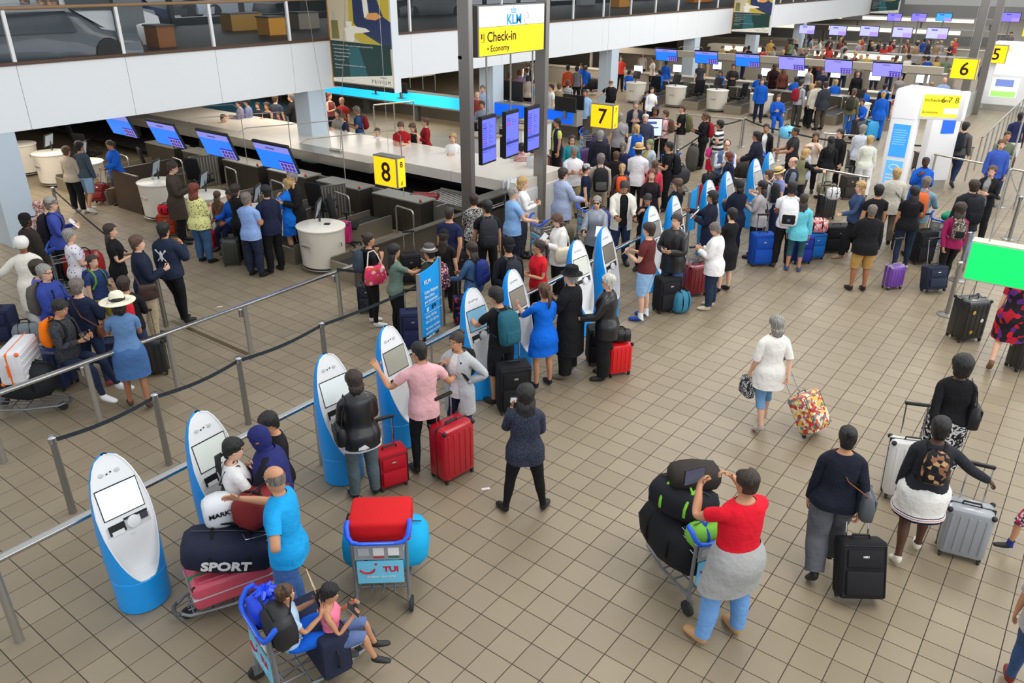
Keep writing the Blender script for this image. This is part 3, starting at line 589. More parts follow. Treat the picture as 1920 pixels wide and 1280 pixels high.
for i, a in enumerate(CA):
    c = ct if i == 0 else dup(ct); c.location = (a, 12.74, 0); c['label'] = 'dark steel counter with red stop button, %s from the right in the nearest row' % ORD[i]
def make_hoop():
    t = thing('hoop_rail', 'x', 'rail', (0, 0, 0), 0, 'bent steel hoop rails'); pts = [(0, 0, 0), (0, 0, .78)] + [(.09*(1-math.cos(q)), 0, .78+.09*math.sin(q)) for q in np.linspace(.3, 1.57, 5)] + [(.45, 0, .87)] + [(.55+.09*math.sin(q)-.01, 0, .78+.09*math.cos(q)) for q in np.linspace(0, 1.4, 5)] + [(.63, 0, .78), (.63, 0, 0)]
    MB().tube(pts, .02, 10, up=(0, 1, 0)).build('hoop', STEEL, t)
    return t
hp = make_hoop()
for i, (u, v) in enumerate(((746, 455), (515, 400), (430, 372), (333, 352), (235, 345), (632, 425))):
    h = hp if i == 0 else dup(hp); g = G(u, v); h.location = (g[0], g[1], 0); h.rotation_euler = (0, 0, -.15); h['label'] = 'bent steel hoop rail %s' % ['in the conveyor lane left of the man in the navy t-shirt', 'behind the older man in the light blue shirt', 'beside the metal screen left of the black office chair', 'by the chair right of the young attendant', 'right beside the young attendant in blue', 'behind the pink suitcase']  [i]
# weigh conveyors beside the desks
def make_weigh():
    t = thing('weigh_conveyor', 'x', 'conveyor', (0, 0, 0), 0, 'baggage weigh conveyors'); B(-.32, .32, 0, 2.75, 0, .30).build('body', mat((124, 118, 108), .42, .7), t); B(-.27, .27, .03, 2.7, .30, .32).build('belt', mat((28, 28, 28), .7), t)
    for s in (-1, 1): B(s*.36-.025, s*.36+.025, -.05, 2.8, 0, .42).build('side_wall', mat((150, 142, 128), .4, .7), t)
    B(-.38, .38, -.08, -.04, 0, .36).build('front_plate', mat((176, 166, 148), .4, .7), t)
    return t
wc = make_weigh()
for i, a in enumerate((-11.45, -13.35, -15.3, -17.3, -20.9, -22.85)):
    w = wc if i == 0 else dup(wc); w.location = (a, 9.75, 0); w['label'] = 'steel weigh conveyor, %s from the right in the nearest row' % ORD[i]
tag(MB().box(-11.05, -10.98, 9.6, 13.3, 0, .72).box(-11.1, -10.93, 9.58, 13.32, .72, .75).build('conveyor_wall', [mat((110, 104, 94), .4, .75)]), 'long low steel wall beside the rightmost weigh conveyor', 'wall')
tag(MB().box(-20.15, -18.95, 9.75, 9.82, 0, .98).box(-20.15, -20.08, 9.8, 11.4, 0, .98).build('partition', mat((92, 80, 72), .35, .8)), 'dark bronze metal partition between the second and third desk groups', 'partition')
for i, (u, v) in enumerate(((365, 360), (600, 425))):
    g = G(u, v); t = thing('slatted_screen', 'ribbed steel screen panel %s' % ['left of the black chair behind the red haired woman', 'left of the pink suitcase'][i], 'panel', (g[0], g[1], 0), math.radians(75), 'ribbed steel screens'); B(0, .75, -.02, .02, .1, .95).build('sheet', mat((120, 116, 108), .35, .8), t)
    for k in range(9): B(.04+.08*k, .075+.08*k, -.03, -.02, .14, .92).build('rib', mat((168, 164, 156), .35, .8), t)
    MB().tube([(0, 0, .0), (0, 0, .97), (.75, 0, .97), (.75, 0, 0)], .02).build('edge_tube', STEEL, t)
# roller table and shelf near the columns
rt = thing('roller_table', 'steel roller table of parallel bars beside the first steel column', 'conveyor', (-13.0, 13.32, 0)); MB().box(0, 2.15, 0, 1.0, 0, .62).build('body', DARKMETAL, rt)
for y in (0, 1.0): MB().box(0, 2.15, y-.02, y+.02, .62, .72).build('side_beam', STEEL, rt)
rm = MB().tube([(0, 0, 0), (0, .96, 0)], .02, 8).mesh('roller', STEEL)
for k in range(20): link('roller', rm, rt, (.06+.108*k, .02, .69))
br = MB()
sh = thing('shelf', 'dark steel brochure shelf between the two steel columns', 'shelf', (-10.75, 12.9, 0)); B(-.35, .0, 0, 2.3, .96, 1.0).build('top', mat((128, 124, 116), .3, .8), sh); B(-.33, -.28, 0, 2.3, 0, .96).build('back_panel', mat((58, 56, 54), .4, .6), sh)
for y in (.05, 1.15, 2.2): MB().box(-.05, -.02, y, y+.03, 0, .96).build('leg', STEELD, sh)
for i in range(7): tag(B(-.012, .012, -.055, .055, 0, .21).build('brochure', mat([(236, 240, 244), (60, 160, 220)][i == 3], .5), None, (-10.9+(.0 if i < 4 else -.12), 14.35+.13*(i % 4), 1.0), .1), ['white brochure, nearest in the front rank on the steel shelf', 'second white brochure in the front rank', 'third white brochure in the front rank', 'blue and white brochure at the end of the front rank', 'white brochure, nearest in the rear rank', 'middle white brochure of the rear rank', 'last white brochure of the rear rank'][i], 'brochure', 'brochures on the shelf')
# long canopy over the belt
T8 = 1.15
cn = thing('belt_canopy', 'long low white canopy over the baggage belt of row eight', 'canopy', (0, 0, 0)); WCAN = mat((226, 218, 206), .3); a = -10.72
cm = B(-1.99, -.004, 14.4, 16.4, T8-.25, T8).mesh('cover_panel', mat((226, 218, 206), .25))
for k in range(14): link('cover_panel', cm, cn, (a-2*k, 0, 0))
B(-11.0, -10.7, 14.5, 16.3, 0, T8-.25).build('end_wall', mat((226, 228, 230), .4), cn); B(-40, -10.9, 15.7, 15.8, 0, T8-.25).build('inner_wall', mat((46, 44, 42), .6), cn)
mfm = B(-1.995, -.003, 13.78, 14.4, T8-.26, T8).mesh('front_cover', mat((172, 166, 156), .3, .6))
for k in range(12): link('front_cover', mfm, cn, (-14.9-2*k, 0, 0))
B(-40, -11, 13.3, 15.7, .25, .36).build('belt', mat((26, 26, 26), .7), cn); B(-40, -38.7, 13.78, 16.4, T8-.25, T8).build('end_cover', WCAN, cn)
for k in range(7): B(-15.2-4*k, -15.0-4*k, 14.2, 14.4, 0, T8-.26).build('support', mat((70, 68, 64), .5), cn)
g = G(630, 283, T8); cb = thing('suspension_bracket', 'steel bracket with a pair of thin cables on the row eight canopy', 'bracket', (g[0], g[1], T8)); MB().rbox(-.22, .22, -.05, .05, 0, .06, .015).build('plate', STEEL, cb)
for s, e in ((-.18, (-2.6, 1.2, 8)), (.18, (.6, .9, 8))): MB().tube([(s, 0, .05), e], .006, 6).build('cable', STEELD, cb)
# big customer screens above the desks
def make_screen():
    t = thing('customer_screen', 'x', 'screen', (0, 0, 0), 0, 'blue customer information screens'); M = Matrix.Rotation(math.radians(20), 4, 'X')
    def pl(x0, x1, z0, z1, y, mt, nm, th=.004, par=None): q = MB(); q.M = M; return q.box(x0, x1, y-th, y, z0, z1).build(nm, mt, par or t)
    pl(-.57, .57, 0, .62, .0, BLACK, 'casing', .05); pl(-.555, .555, .015, .57, -.05, mat((34, 120, 236), .35, emit=.7), 'display', .003); pl(-.555, .555, .44, .57, -.0535, mat((140, 140, 226), .35, emit=.55), 'header', .002)
    d = pl(.08, .545, .02, .25, -.0535, mat((150, 130, 226), .35, emit=.55), 'icon_panel', .002); pl(.08, .545, .215, .25, -.056, mat((30, 50, 200), .4, emit=.4), 'icon_bar', .002)
    for i in range(4):
        for j in range(2): pl(.115+.108*i, .185+.108*i, .04+.085*j, .105+.085*j, -.056, mat((70, 60, 150), .4, emit=.25), 'icon', .002)
    pl(-.18, .1, .49, .515, -.056, mat((80, 70, 150), .4, emit=.2), 'title', .002)
    q = MB().tube([(.5, .12, .56), (.5, .3, .62), (.5, 2.75, .45), (.5, 2.95, .3), (.5, 2.95, -1.1)], .011, 8, up=(1, 0, 0)).build('support_arm', mat((150, 146, 140), .5), t)
    return t
scr = make_screen()
for i, a in enumerate((-13.43, -15.43, -17.43, -19.43)):
    s = scr if i == 0 else dup(scr); s.location = (a, 10.0, 1.9); s['label'] = 'blue customer screen above the nearest row, %s from the right' % ORD[i]
# office chairs
def make_chair():
    t = thing('office_chair', 'x', 'chair', (0, 0, 0), 0, 'black office chairs'); BK = fab((24, 25, 28))
    MB().rbox(-.24, .24, -.24, .24, .44, .52, .04).build('seat', BK, t); q = MB(); q.M = Matrix.Translation((0, .26, .55)) @ Matrix.Rotation(math.radians(-10), 4, 'X'); q.rbox(-.23, .23, -.035, .035, 0, .62, .035).build('backrest', BK, t)
    MB().tube([(0, 0, .1), (0, 0, .45)], .03).build('stem', STEELD, t); MB().tube([(0, .2, .46), (0, .3, .6)], .03).build('back_bar', STEELD, t)
    for k in range(5):
        q = 2*PI*k/5; MB().tube([(0, 0, .1), (.27*math.cos(q), .27*math.sin(q), .07)], [.03, .02], 6).build('foot_spoke', BLACK, t); MB().ell((.27*math.cos(q), .27*math.sin(q), .035), .03, .03, .035, 8, 5).build('castor', RUBBER, t)
    for s in (-1, 1): MB().tube([(s*.22, .05, .46), (s*.29, .05, .5), (s*.29, .05, .68)], .018, 6).build('arm_post', BLACK, t); MB().rbox(s*.29-.04, s*.29+.04, -.12, .14, .68, .71, .012).build('armrest', BLACK, t)
    return t
ch = make_chair(); CHL = []
for i, (u, v, r, l) in enumerate(((655, 462, 130, 'right of the pink suitcase'), (612, 425, 190, 'behind the pink suitcase'), (385, 372, 200, 'behind the red haired woman'), (300, 352, 160, 'with a grey bracket, beside the man in the brown coat'), (178, 318, 200, 'left of the young attendant in blue'), (165, 300, 170, 'behind the couple at the leftmost desks'))):
    c = ch if i == 0 else dup(ch); g = G(u, v); c.location = (g[0], g[1], 0); c.rotation_euler = (0, 0, math.radians(r)); c['label'] = 'black office chair ' + l
# ---------------------------------------------------------------- row seven: blue lit strip
st = thing('lit_strip', 'long counter strip with a bright blue lit edge at row seven', 'counter', (0, 0, 0)); TS = 1.15
B(-45, -15.15, 23.9, 24.3, TS-.52, TS).build('body', mat((168, 164, 158), .4, .5), st)
grad = bpy.data.materials.new('blue_light'); grad.use_nodes = True; nt = grad.node_tree; p = nt.nodes['Principled BSDF']; gg = nt.nodes.new('ShaderNodeNewGeometry'); sx = nt.nodes.new('ShaderNodeSeparateXYZ'); mr = nt.nodes.new('ShaderNodeMapRange'); rp = nt.nodes.new('ShaderNodeValToRGB')
mr.inputs[1].default_value = -21.5; mr.inputs[2].default_value = -19.0; rp.color_ramp.elements[0].color = (*lin((40, 196, 250)), 1); rp.color_ramp.elements[1].color = (*lin((0, 84, 206)), 1)
nt.links.new(gg.outputs['Position'], sx.inputs[0]); nt.links.new(sx.outputs[0], mr.inputs[0]); nt.links.new(mr.outputs[0], rp.inputs[0]); nt.links.new(rp.outputs[0], p.inputs['Emission Color']); nt.links.new(rp.outputs[0], p.inputs['Base Color']); p.inputs['Emission Strength'].default_value = .85
B(-45, -15.3, 23.885, 23.9, TS-.46, TS-.03).build('light_face', grad, st)
for k in range(10): B(-17-3*k-.1, -17-3*k+.1, 24.0, 24.2, 0, TS-.52).build('leg', mat((80, 78, 74), .5), st)
B(-45, -15.1, 24.9, 26.4, .0, .85).build('rear_counter', mat((120, 114, 104), .45, .4), st)
for i, (u, v, w) in enumerate(((705, 162, .95), (752, 170, .7), (955, 184, 1.3), (1060, 205, .9), (1075, 200, .9))):
    g = G(u, v, 1.2); t = thing('counter_monitor', 'black back of a monitor behind the blue strip, %s from the left' % ORD[i], 'monitor', (g[0], g[1], .9), -.05, 'monitors behind the blue strip'); B(-w/2, w/2, -.03, .03, .22, .22+w*.55).build('panel', BLACK, t); MB().box(-.05, .05, -.05, .05, 0, .25).box(-.18, .18, -.12, .12, 0, .02).build('stand', STEELD, t)
# white desks with blue light panels seen between the columns
for i, (u, v) in enumerate(((905, 320), (968, 300), (1003, 287))):
    g = G(u, v); t = thing('service_desk', 'tall white service desk beyond the flight screens, %s from the left' % ORD[i], 'desk', (g[0], g[1], 0), 0, 'white service desks beyond the columns'); B(-.45, .45, -.3, .3, 0, 1.05).build('body', WHITE, t); B(-.5, .5, -.34, .34, 1.05, 1.1).build('top', mat((170, 150, 130), .4), t); B(-.46, -.2, -.31, -.3, .0, 1.0).build('dark_panel', BLACK, t)
# ---------------------------------------------------------------- rows six and beyond
E6 = [-18.4, -16.35, -14.35, -12.35, -10.35, -8.4]
for i, a in enumerate(E6):
    d = dup(dk, (a, 34.1, 0), None, 'round white desk in the far row with the wide screens, %s from the left' % ORD[i]); d.scale = (1.02, 1.02, 1.02)
    put_monitor((a-.1, 34.2, .9), math.radians(-20), 'black monitor on the %s round desk from the left of the far row' % ORD[i])
    c = dup(ct, (a+1.15, 36.3, 0), None, 'steel counter behind the far round desks, %s from the left' % ORD[i]); w = dup(wc, (a+.95, 33.75, 0), None, 'steel weigh conveyor beside the far round desks, %s from the left' % ORD[i])
    s = dup(scr, (a+.35, 36.4, 1.72), None, 'bright screen over the far desks, %s from the left' % ORD[i]); h = dup(hp, (a+.3, 35.6, 0), 0, 'bent steel hoop rail behind the far round desks, %s from the left' % ORD[i])
    if i not in (3, 4): dup(ch, (a+.5, 35.2, 0), math.radians(200+30*i), 'black office chair behind the far round desks, %s from the left' % ORD[i])
    if i > 2:
        for q in s.children:
            if q.name.startswith(('display', 'header')): q.data = q.data.copy(); q.data.materials[0] = mat((146, 142, 238), .35, emit=.6)
tag(B(-45, -6.4, 38.6, 39.0, 1.7, 1.98).build('screen_beam', mat((176, 166, 150), .5)), 'long beige beam behind the far row of screens', 'beam')
for k in range(8): tag(B(-.06, .06, -.06, .06, 0, 1.7).build('beam_post', mat((150, 144, 134), .5), None, (-7-4.2*k, 38.8, 0)), 'slim post under the long beige beam, %s from the right' % ORD[k], 'post', 'posts under the beige beam')
def longdesk(a0, a1, b, h, label, c=(170, 162, 148)): t = thing('long_counter', label, 'counter', (a0, b, 0)); B(0, a1-a0, 0, .5, 0, h).build('body', mat(c, .5, .2), t); B(-.02, a1-a0+.02, -.05, .55, h, h+.04).build('top', mat((206, 200, 186), .4), t)
longdesk(-40, -6.2, 38.0, .82, 'long beige counter behind the far steel counters'); longdesk(-36, -7.5, 46.5, .9, 'long beige counter of the row beyond the wide screens'); longdesk(-36, -7.5, 49.2, .9, 'second long beige counter of the row beyond the wide screens')
CEIL_REFLECT = mat((255, 238, 200), .5, emit=1.1)  # emissive colour standing in for ceiling lights mirrored in the steel
for j, (b, a0, a1, z, l) in enumerate(((53.5, -23.6, -7.9, 1.15, 'nearest'), (72, -34, -9.3, 1.6, 'second'), (84, -34, -10.4, 1.9, 'third'))):
    t = thing('canopy_strip', 'long steel canopy with glowing strips at the far end, %s of three' % l, 'canopy', (0, b, z), 0, 'far steel canopies'); B(a0, a1, 0, 1.2, -.42, 0).build('beam', mat((176, 172, 166), .4, .8), t)
    for k in range(3 if j == 0 else 2): w = (a1-a0)*(.17 if j == 0 else .4); x = a0+(a1-a0)*([.08, .46, .62][k] if j == 0 else [.04, .52][k]); B(x, x+w, -.02, 0, -.34, -.06).build('reflection_strip', CEIL_REFLECT, t)
    for x in np.linspace(a0+.6, a1-.6, 5): B(x-.08, x+.08, .4, .6, -z, -.42).build('leg', STEELD, t)
far_scr = ((1513, 55, 52, 25), (1571, 57, 56, 26), (1630, 58, 60, 27), (1692, 60, 62, 29), (1757, 62, 66, 30), (1677, 32, 45, 12), (1723, 32, 46, 13), (1770, 32, 48, 14), (1896, 32, 55, 12))
for i, (u, v, wpx, _) in enumerate(far_scr):
    z = 2.3 if i < 5 else 2.6; g = G(u, v, z); dist = (g-np.array([0, 0, CAMH])) @ CF; w = wpx*.52*dist/FPX; g[1] += 0
    t = thing('far_screen', 'small bright screen at the far end, %s' % (('in the lower row, %s from the left' % ORD[i]) if i < 5 else ('in the upper row, %s from the left' % ORD[i-5])), 'screen', (g[0], g[1], z-.3*w), 0, 'bright screens at the far end'); B(-w*.55, w*.55, 0, .08, 0, w*.58).build('casing', BLACK, t)
    B(-w*.52, w*.52, -.01, 0, .02, w*.55).build('display', mat([(168, 168, 240), (120, 110, 220), (60, 150, 240)][0 if i < 5 else (2 if i == 7 else 1)], .4, emit=.75), t); B(w*.05, w*.5, -.014, -.01, .04, w*.25).build('icon_panel', mat((170, 140, 226), .4, emit=.5), t); B(-w*.3, 0, -.014, -.01, w*.42, w*.48).build('title', mat((60, 60, 190), .4, emit=.4), t)
    MB().tube([(0, .1, w*.3), (0, .1, -z+.3*w)], .05, 6).build('pole', STEELD, t)
longdesk(-30, -8, 62, .95, 'far beige counter under the small bright screens'); longdesk(-34, -8.6, 79, 1.0, 'farthest grey counter at the end of the hall', (130, 128, 124))
# ---------------------------------------------------------------- white information tower
ZT = 2.9; tw = thing('information_tower', 'tall white information tower with blue screens and a yellow 6 7 8 header', 'information tower', (0, 0, 0)); TWW = mat((238, 238, 240), .4, emit=.06)
p1, p2 = G(1638, 372), G(1700, 384); w1 = .66
MB().rbox(p1[0], p1[0]+w1, p1[1], p1[1]+.42, 0, ZT, .09, k=4).build('front_leg', TWW, tw); f0 = p1
B(p1[0]+.13, p1[0]+.55, p1[1]-.012, p1[1]+.02, 1.18, 2.02).build('screen', mat((56, 140, 236), .35, emit=.6), tw); B(p1[0]+.13, p1[0]+.55, p1[1]-.012, p1[1]+.02, .35, 1.08).build('notice_panel', mat((96, 176, 236), .4, emit=.4), tw)
nb = MB()
for k in range(3): nb.box(p1[0]+.17, p1[0]+.45, p1[1]-.016, p1[1]-.012, .5+.09*k, .54+.09*k)
nb.build('notice_text', WHITE, tw); MB().tube([(p1[0]+.34+.12*math.cos(q), p1[1]-.016, .9+.07*math.sin(q)) for q in np.linspace(0, 5.5, 14)], .014, 6, up=(0, 1, 0)).build('swirl_mark', WHITE, tw)
sb = MB()
for k in range(7): sb.box(p1[0]+.17, p1[0]+.47+.02*(k % 3), p1[1]-.015, p1[1]-.012, 1.5+.06*k, 1.52+.06*k)
sb.build('screen_text', mat((120, 180, 240), .4, emit=.5), tw)
B(p1[0]+.03, p1[0]+w1-.03, p1[1]-.004, p1[1], 2.16, 2.166).build('joint_line', mat((150, 150, 150), .5), tw)
q2 = G(1722, 352); tt = math.atan2(1, 1.1)
r2 = MB(); r2.M = Matrix.Translation((q2[0], q2[1], 0)) @ Matrix.Rotation(tt, 4, 'Z'); r2.rbox(-.1, .75, -.12, .2, .22, ZT-.65, .05, k=3).build('rear_leg', TWW, tw)
r2 = MB(); r2.M = Matrix.Translation((q2[0], q2[1], 0)) @ Matrix.Rotation(tt, 4, 'Z'); r2.box(-.06, .7, -.1, .18, 0, .22).build('rear_plinth', STEEL, tw)
r3 = MB(); r3.M = Matrix.Translation((q2[0], q2[1], 0)) @ Matrix.Rotation(tt, 4, 'Z'); r3.box(.2, .58, -.135, -.12, 1.55, 2.2).build('side_screen', mat((36, 96, 206), .35, emit=.5), tw)
h0, h1, h2 = G(1706, 190, ZT), G(1822, 172, ZT), G(1712, 158, ZT); h0 = np.array([p1[0]+w1-.02, p1[1]+.03, ZT])
def beamq(a, b, nm, th=.16):
    d = (b-a)[:2]; L = np.linalg.norm(d); ang = math.atan2(d[1], d[0]); q = MB(); q.M = Matrix.Translation((a[0], a[1], 0)) @ Matrix.Rotation(ang, 4, 'Z'); q.rbox(0, L, 0, th, ZT-.72, ZT, .03, k=3).build(nm, TWW, tw); return ang, L
ang, L = beamq(h0, h1, 'header_front'); beamq(h1, h2, 'header_side'); beamq(h2, np.array([p1[0]+.05, p1[1]+.3, ZT]), 'header_rear')
q = MB(); q.M = Matrix.Translation((h0[0], h0[1], 0)) @ Matrix.Rotation(ang, 4, 'Z'); q.box(.06, L*.86, -.012, 0, ZT-.64, ZT-.1).build('header_panel', mat((255, 240, 40), .4, emit=.6), tw)
q = MB(); q.M = Matrix.Translation((h0[0], h0[1], 0)) @ Matrix.Rotation(ang, 4, 'Z'); q.box(L*.52, L*.83, -.016, -.012, ZT-.56, ZT-.42).build('white_field', mat((250, 250, 246), .4, emit=.5), tw)
hd = Vector((math.cos(ang), math.sin(ang), 0)); hn = Vector((math.sin(ang), -math.cos(ang), 0))
for s, x, z, sz in (('Incheckrijen', .08, ZT-.27, .12), ('6 7 8', L*.42, ZT-.29, .2), ('Economy', .08, ZT-.56, .1)): text(s, sz, mat((120, 110, 20), .5), tw, frame(Vector((h0[0], h0[1], z))+hd*x+hn*.02, hd, (0, 0, 1)), bold=.002)
q = G(1868, 262); t2 = thing('information_pillar', 'white information pillar with lit notices at the upper right', 'information tower', (q[0], q[1], 0)); 
g2 = G(1835, 205); t2.location = (g2[0], g2[1], 0); MB().rbox(0, 2.2, 0, .5, .25, 2.9, .06, k=3).build('body', TWW, t2); B(.1, 2.1, .05, .45, 0, .25).build('plinth', STEEL, t2); B(.25, 1.5, -.012, 0, 1.55, 2.45).build('lit_notice', mat((250, 252, 255), .4, emit=.9), t2); B(.25, 1.3, -.012, 0, .6, 1.4).build('lower_notice', mat((220, 236, 220), .4, emit=.5), t2); B(.4, 1.1, -.016, -.012, 1.05, 1.35).build('notice_picture', mat((120, 140, 210), .4, emit=.3), t2); B(.3, 1.25, -.016, -.012, .62, .85).build('notice_footer', mat((170, 226, 120), .4, emit=.3), t2)
for i, (u, v, l) in enumerate(((1806, 225, 'frosted glass low wall right of the information tower, nearer'), (1826, 190, 'frosted glass low wall below the number 5 sign'))):
    g = G(u, v); tag(B(-.02, .02, 0, 4.2, .05, 1.0).build('glass_screen', mat((196, 206, 200), .2, alpha=.55), None, (g[0], g[1], 0)), l, 'glass screen')
# green emergency exit sign hanging in front
def PBp(u, v, b): d = CF*FPX + (u-960)*CR - (v-640)*CU; t = b/d[1]; return np.array([d[0]*t, b, CAMH+d[2]*t])
e0, e1 = PBp(1807, 520, 8.1), PBp(1824, 454, 8.1); eh = e1[2]-e0[2]
ex = thing('exit_sign', 'glowing green exit sign with white running figure frame hanging at the right edge', 'sign', (e0[0], 8.1, e0[2])); B(-.012, 1.35, .0, .16, -.012, eh+.012).build('casing', mat((196, 188, 178), .5), ex); B(0, 1.33, -.006, 0, 0, eh).build('green_face', mat((8, 226, 96), .4, emit=.75), ex)
PG = mat((200, 255, 210), .4, emit=.9); x0 = .50
MB().box(x0, x0+.015, -.009, -.006, .05, eh-.06).box(x0, x0+.3, -.009, -.006, .05, .065).box(x0, x0+.3, -.009, -.006, eh-.075, eh-.06).box(x0+.285, x0+.3, -.009, -.006, .05, eh-.06).build('frame_mark', PG, ex)
MB().ell((x0+.16, -.008, eh*.68), .03, .003, .035, 12, 6).add([(x0+.10, -.009, eh*.55), (x0+.2, -.009, eh*.6), (x0+.22, -.009, eh*.42), (x0+.14, -.009, eh*.38)], [(0, 1, 2, 3)]).add([(x0+.14, -.009, eh*.4), (x0+.2, -.009, eh*.4), (x0+.12, -.009, eh*.2), (x0+.06, -.009, eh*.2)], [(3, 2, 1, 0)]).add([(x0+.18, -.009, eh*.42), (x0+.22, -.009, eh*.42), (x0+.27, -.009, eh*.22), (x0+.23, -.009, eh*.2)], [(3, 2, 1, 0)]).build('running_figure', PG, ex)
MB().tube([(.12, .08, eh), (.12, .08, 9-e0[2])], .007, 8).build('hanger_rod', STEEL, ex); MB().tube([(1.2, .08, eh), (1.2, .08, 9-e0[2])], .007, 8).build('hanger_rod', STEEL, ex)
# ---------------------------------------------------------------- people
# Local frame of a figure: +X forward, +Y its left, +Z up; built at 1.75 m and scaled.
def _rot(a, b):
    """shortest rotation taking direction a to direction b"""
    a = np.asarray(a, float); b = np.asarray(b, float); a = a/np.linalg.norm(a); b = b/np.linalg.norm(b); v = np.cross(a, b); c = a @ b
    if c < -.9999: return np.diag([1., -1., -1.])
    K = np.array([[0, -v[2], v[1]], [v[2], 0, -v[0]], [-v[1], v[0], 0]]); return np.eye(3)+K+K @ K/(1+c)
def _rx(a): c, s = math.cos(a), math.sin(a); return np.array([[1, 0, 0], [0, c, -s], [0, s, c]])
def _ry(a): c, s = math.cos(a), math.sin(a); return np.array([[c, 0, s], [0, 1, 0], [-s, 0, c]])
def _rz(a): c, s = math.cos(a), math.sin(a); return np.array([[c, -s, 0], [s, c, 0], [0, 0, 1]])
BONES = ['pelvis', 'spine', 'chest', 'neck', 'head'] + [n+s for s in 'LR' for n in ('uarm', 'farm', 'hand', 'thigh', 'shin', 'foot')]
BI = {n: i for i, n in enumerate(BONES)}
TR = [(.86, -.012, .118, .168), (.93, -.014, .124, .174), (1.0, -.008, .112, .158), (1.07, 0, .102, .142), (1.14, .003, .105, .144), (1.21, .004, .112, .154), (1.28, .002, .118, .163), (1.335, 0, .115, .170), (1.385, -.004, .105, .176), (1.43, -.012, .084, .148), (1.463, -.014, .062, .082), (1.49, -.008, .053, .056), (1.513, .0, .054, .056)]
HR = [(1.522, .082, -.058, .046), (1.543, .094, -.072, .056), (1.572, .096, -.083, .064), (1.602, .099, -.091, .069), (1.632, .095, -.096, .073), (1.66, .098, -.099, .076), (1.69, .090, -.097, .076), (1.718, .071, -.083, .065), (1.740, .040, -.052, .040)]
AR = [(.035, .054), (.10, .051), (.17, .047), (.24, .043), (.29, .041), (.34, .041), (.41, .038), (.48, .031), (.535, .026)]
LR_ = [(.80, .090), (.70, .083), (.61, .073), (.53, .062), (.48, .058), (.43, .056), (.35, .056), (.26, .047), (.17, .038), (.10, .037)]
AD = np.array([0, .5, -.866]); SHO = np.array([-.008, .178, 1.388]); HIPJ = np.array([-.005, .088, .90])
def body_template(fem, fat, curl):
    V = []; Wt = []; F = []; tg = []; idx = {}
    def av(p, w): V.append(p); Wt.append(w); return len(V)-1
    def face(f, t): F.append(tuple(f)); tg.append(t)
    th = 2*PI/16; fa = 1+fat
    TW = [{'pelvis': 1}]*3 + [{'pelvis': .5, 'spine': .5}, {'spine': 1}, {'spine': .45, 'chest': .55}] + [{'chest': 1}]*4 + [{'chest': .6, 'neck': .4}, {'neck': 1}, {'neck': .5, 'head': .5}]
    for i, (z, xc, rx, ry) in enumerate(TR):
        f = 1+fat*(1.0 if i < 6 else .55 if i < 10 else .3); rx, ry = rx*f*(1+.12*fat*(i in (3, 4, 5))), ry*f
        if fem: ry *= [1.04, 1.05, 1.0, .92, .90, .91, .92, .92, .92, .93, .92, .9, .9][i]; rx *= [1.04, 1.04, .98, .93, .92, .95, 1, 1, .98, .95, .92, .92, .92][i]
        for k in range(16):
            if i in (7, 8) and k in (4, 12): continue
            c, s = math.cos(k*th), math.sin(k*th); e = .86 if i < 9 else 1; x = xc+rx*math.copysign(abs(c)**e, c); y = ry*math.copysign(abs(s)**e, s)
            if fem and i in (5, 6, 7) and k in (1, 2, 14, 15): x += [.018, .036, .022][i-5]*(1 if k in (1, 15) else .8)
            if i in (0, 1) and k in (6, 7, 9, 10): x -= .018
            w = dict(TW[i])
            if i == 0 and k not in (0, 8): sd = 'L' if k < 8 else 'R'; w = {'pelvis': .7, 'thigh'+sd: .3}
            if i in (6, 7, 8, 9) and k in (3, 4, 5, 11, 12, 13): sd = 'L' if k < 8 else 'R'; w = {'chest': .78, 'uarm'+sd: .22}
            idx[('t', i, k)] = av((x, y, z), w)
    for i in range(len(TR)-1):
        for k in range(16):
            if i in (6, 7, 8) and k in (3, 4, 11, 12): continue
            k2 = (k+1) % 16; face((idx['t', i, k], idx['t', i, k2], idx['t', i+1, k2], idx['t', i+1, k]), ('torso', i, k))
    for i, (z, xf, xb, w) in enumerate(HR):
        xc, rx = (xf+xb)/2, (xf-xb)/2
        if fem: w *= .95
        for k in range(16):
            c, s = math.cos(k*th), math.sin(k*th); x = xc+rx*math.copysign(abs(c)**.9, c); y = w*math.copysign(abs(s)**.9, s); zz = z
            if k == 0: x += {3: .022, 4: .008, 2: .006, 1: .006}.get(i, 0)
            if k == 0 and i == 3: zz -= .004
            if k in (1, 15): x += {4: -.010, 5: .003, 3: .002}.get(i, 0)
            if i == 0 and k in (0, 1, 15): zz += .006
            idx['h', i, k] = av((x, y, zz), {'head': 1})
    top = av((-.005, 0, 1.75), {'head': 1})
    for k in range(16):
        k2 = (k+1) % 16; face((idx['t', 12, k], idx['t', 12, k2], idx['h', 0, k2], idx['h', 0, k]), ('jaw', 0, k))
        for i in range(len(HR)-1):
            if i == 3 and k in (3, 12): continue
            face((idx['h', i, k], idx['h', i, k2], idx['h', i+1, k2], idx['h', i+1, k]), ('head', i, k))
        face((idx['h', 8, k], idx['h', 8, k2], top), ('head', 8, k))
    for k, sy in ((3, 1), (12, -1)):   # ears, drawn out of the side of the head
        q = [idx['h', 3, k], idx['h', 3, k+1], idx['h', 4, k+1], idx['h', 4, k]]; r = []
        for n, v in enumerate(q):
            p = np.array(V[v]); r.append(av((p[0]-.012, p[1]+sy*.016, p[2]+(.008 if n > 1 else -.006)), {'head': 1}))
        for a in range(4): b = (a+1) % 4; face((q[a], q[b], r[b], r[a]), ('ear', 0, 0))
        face(r, ('ear', 0, 0))
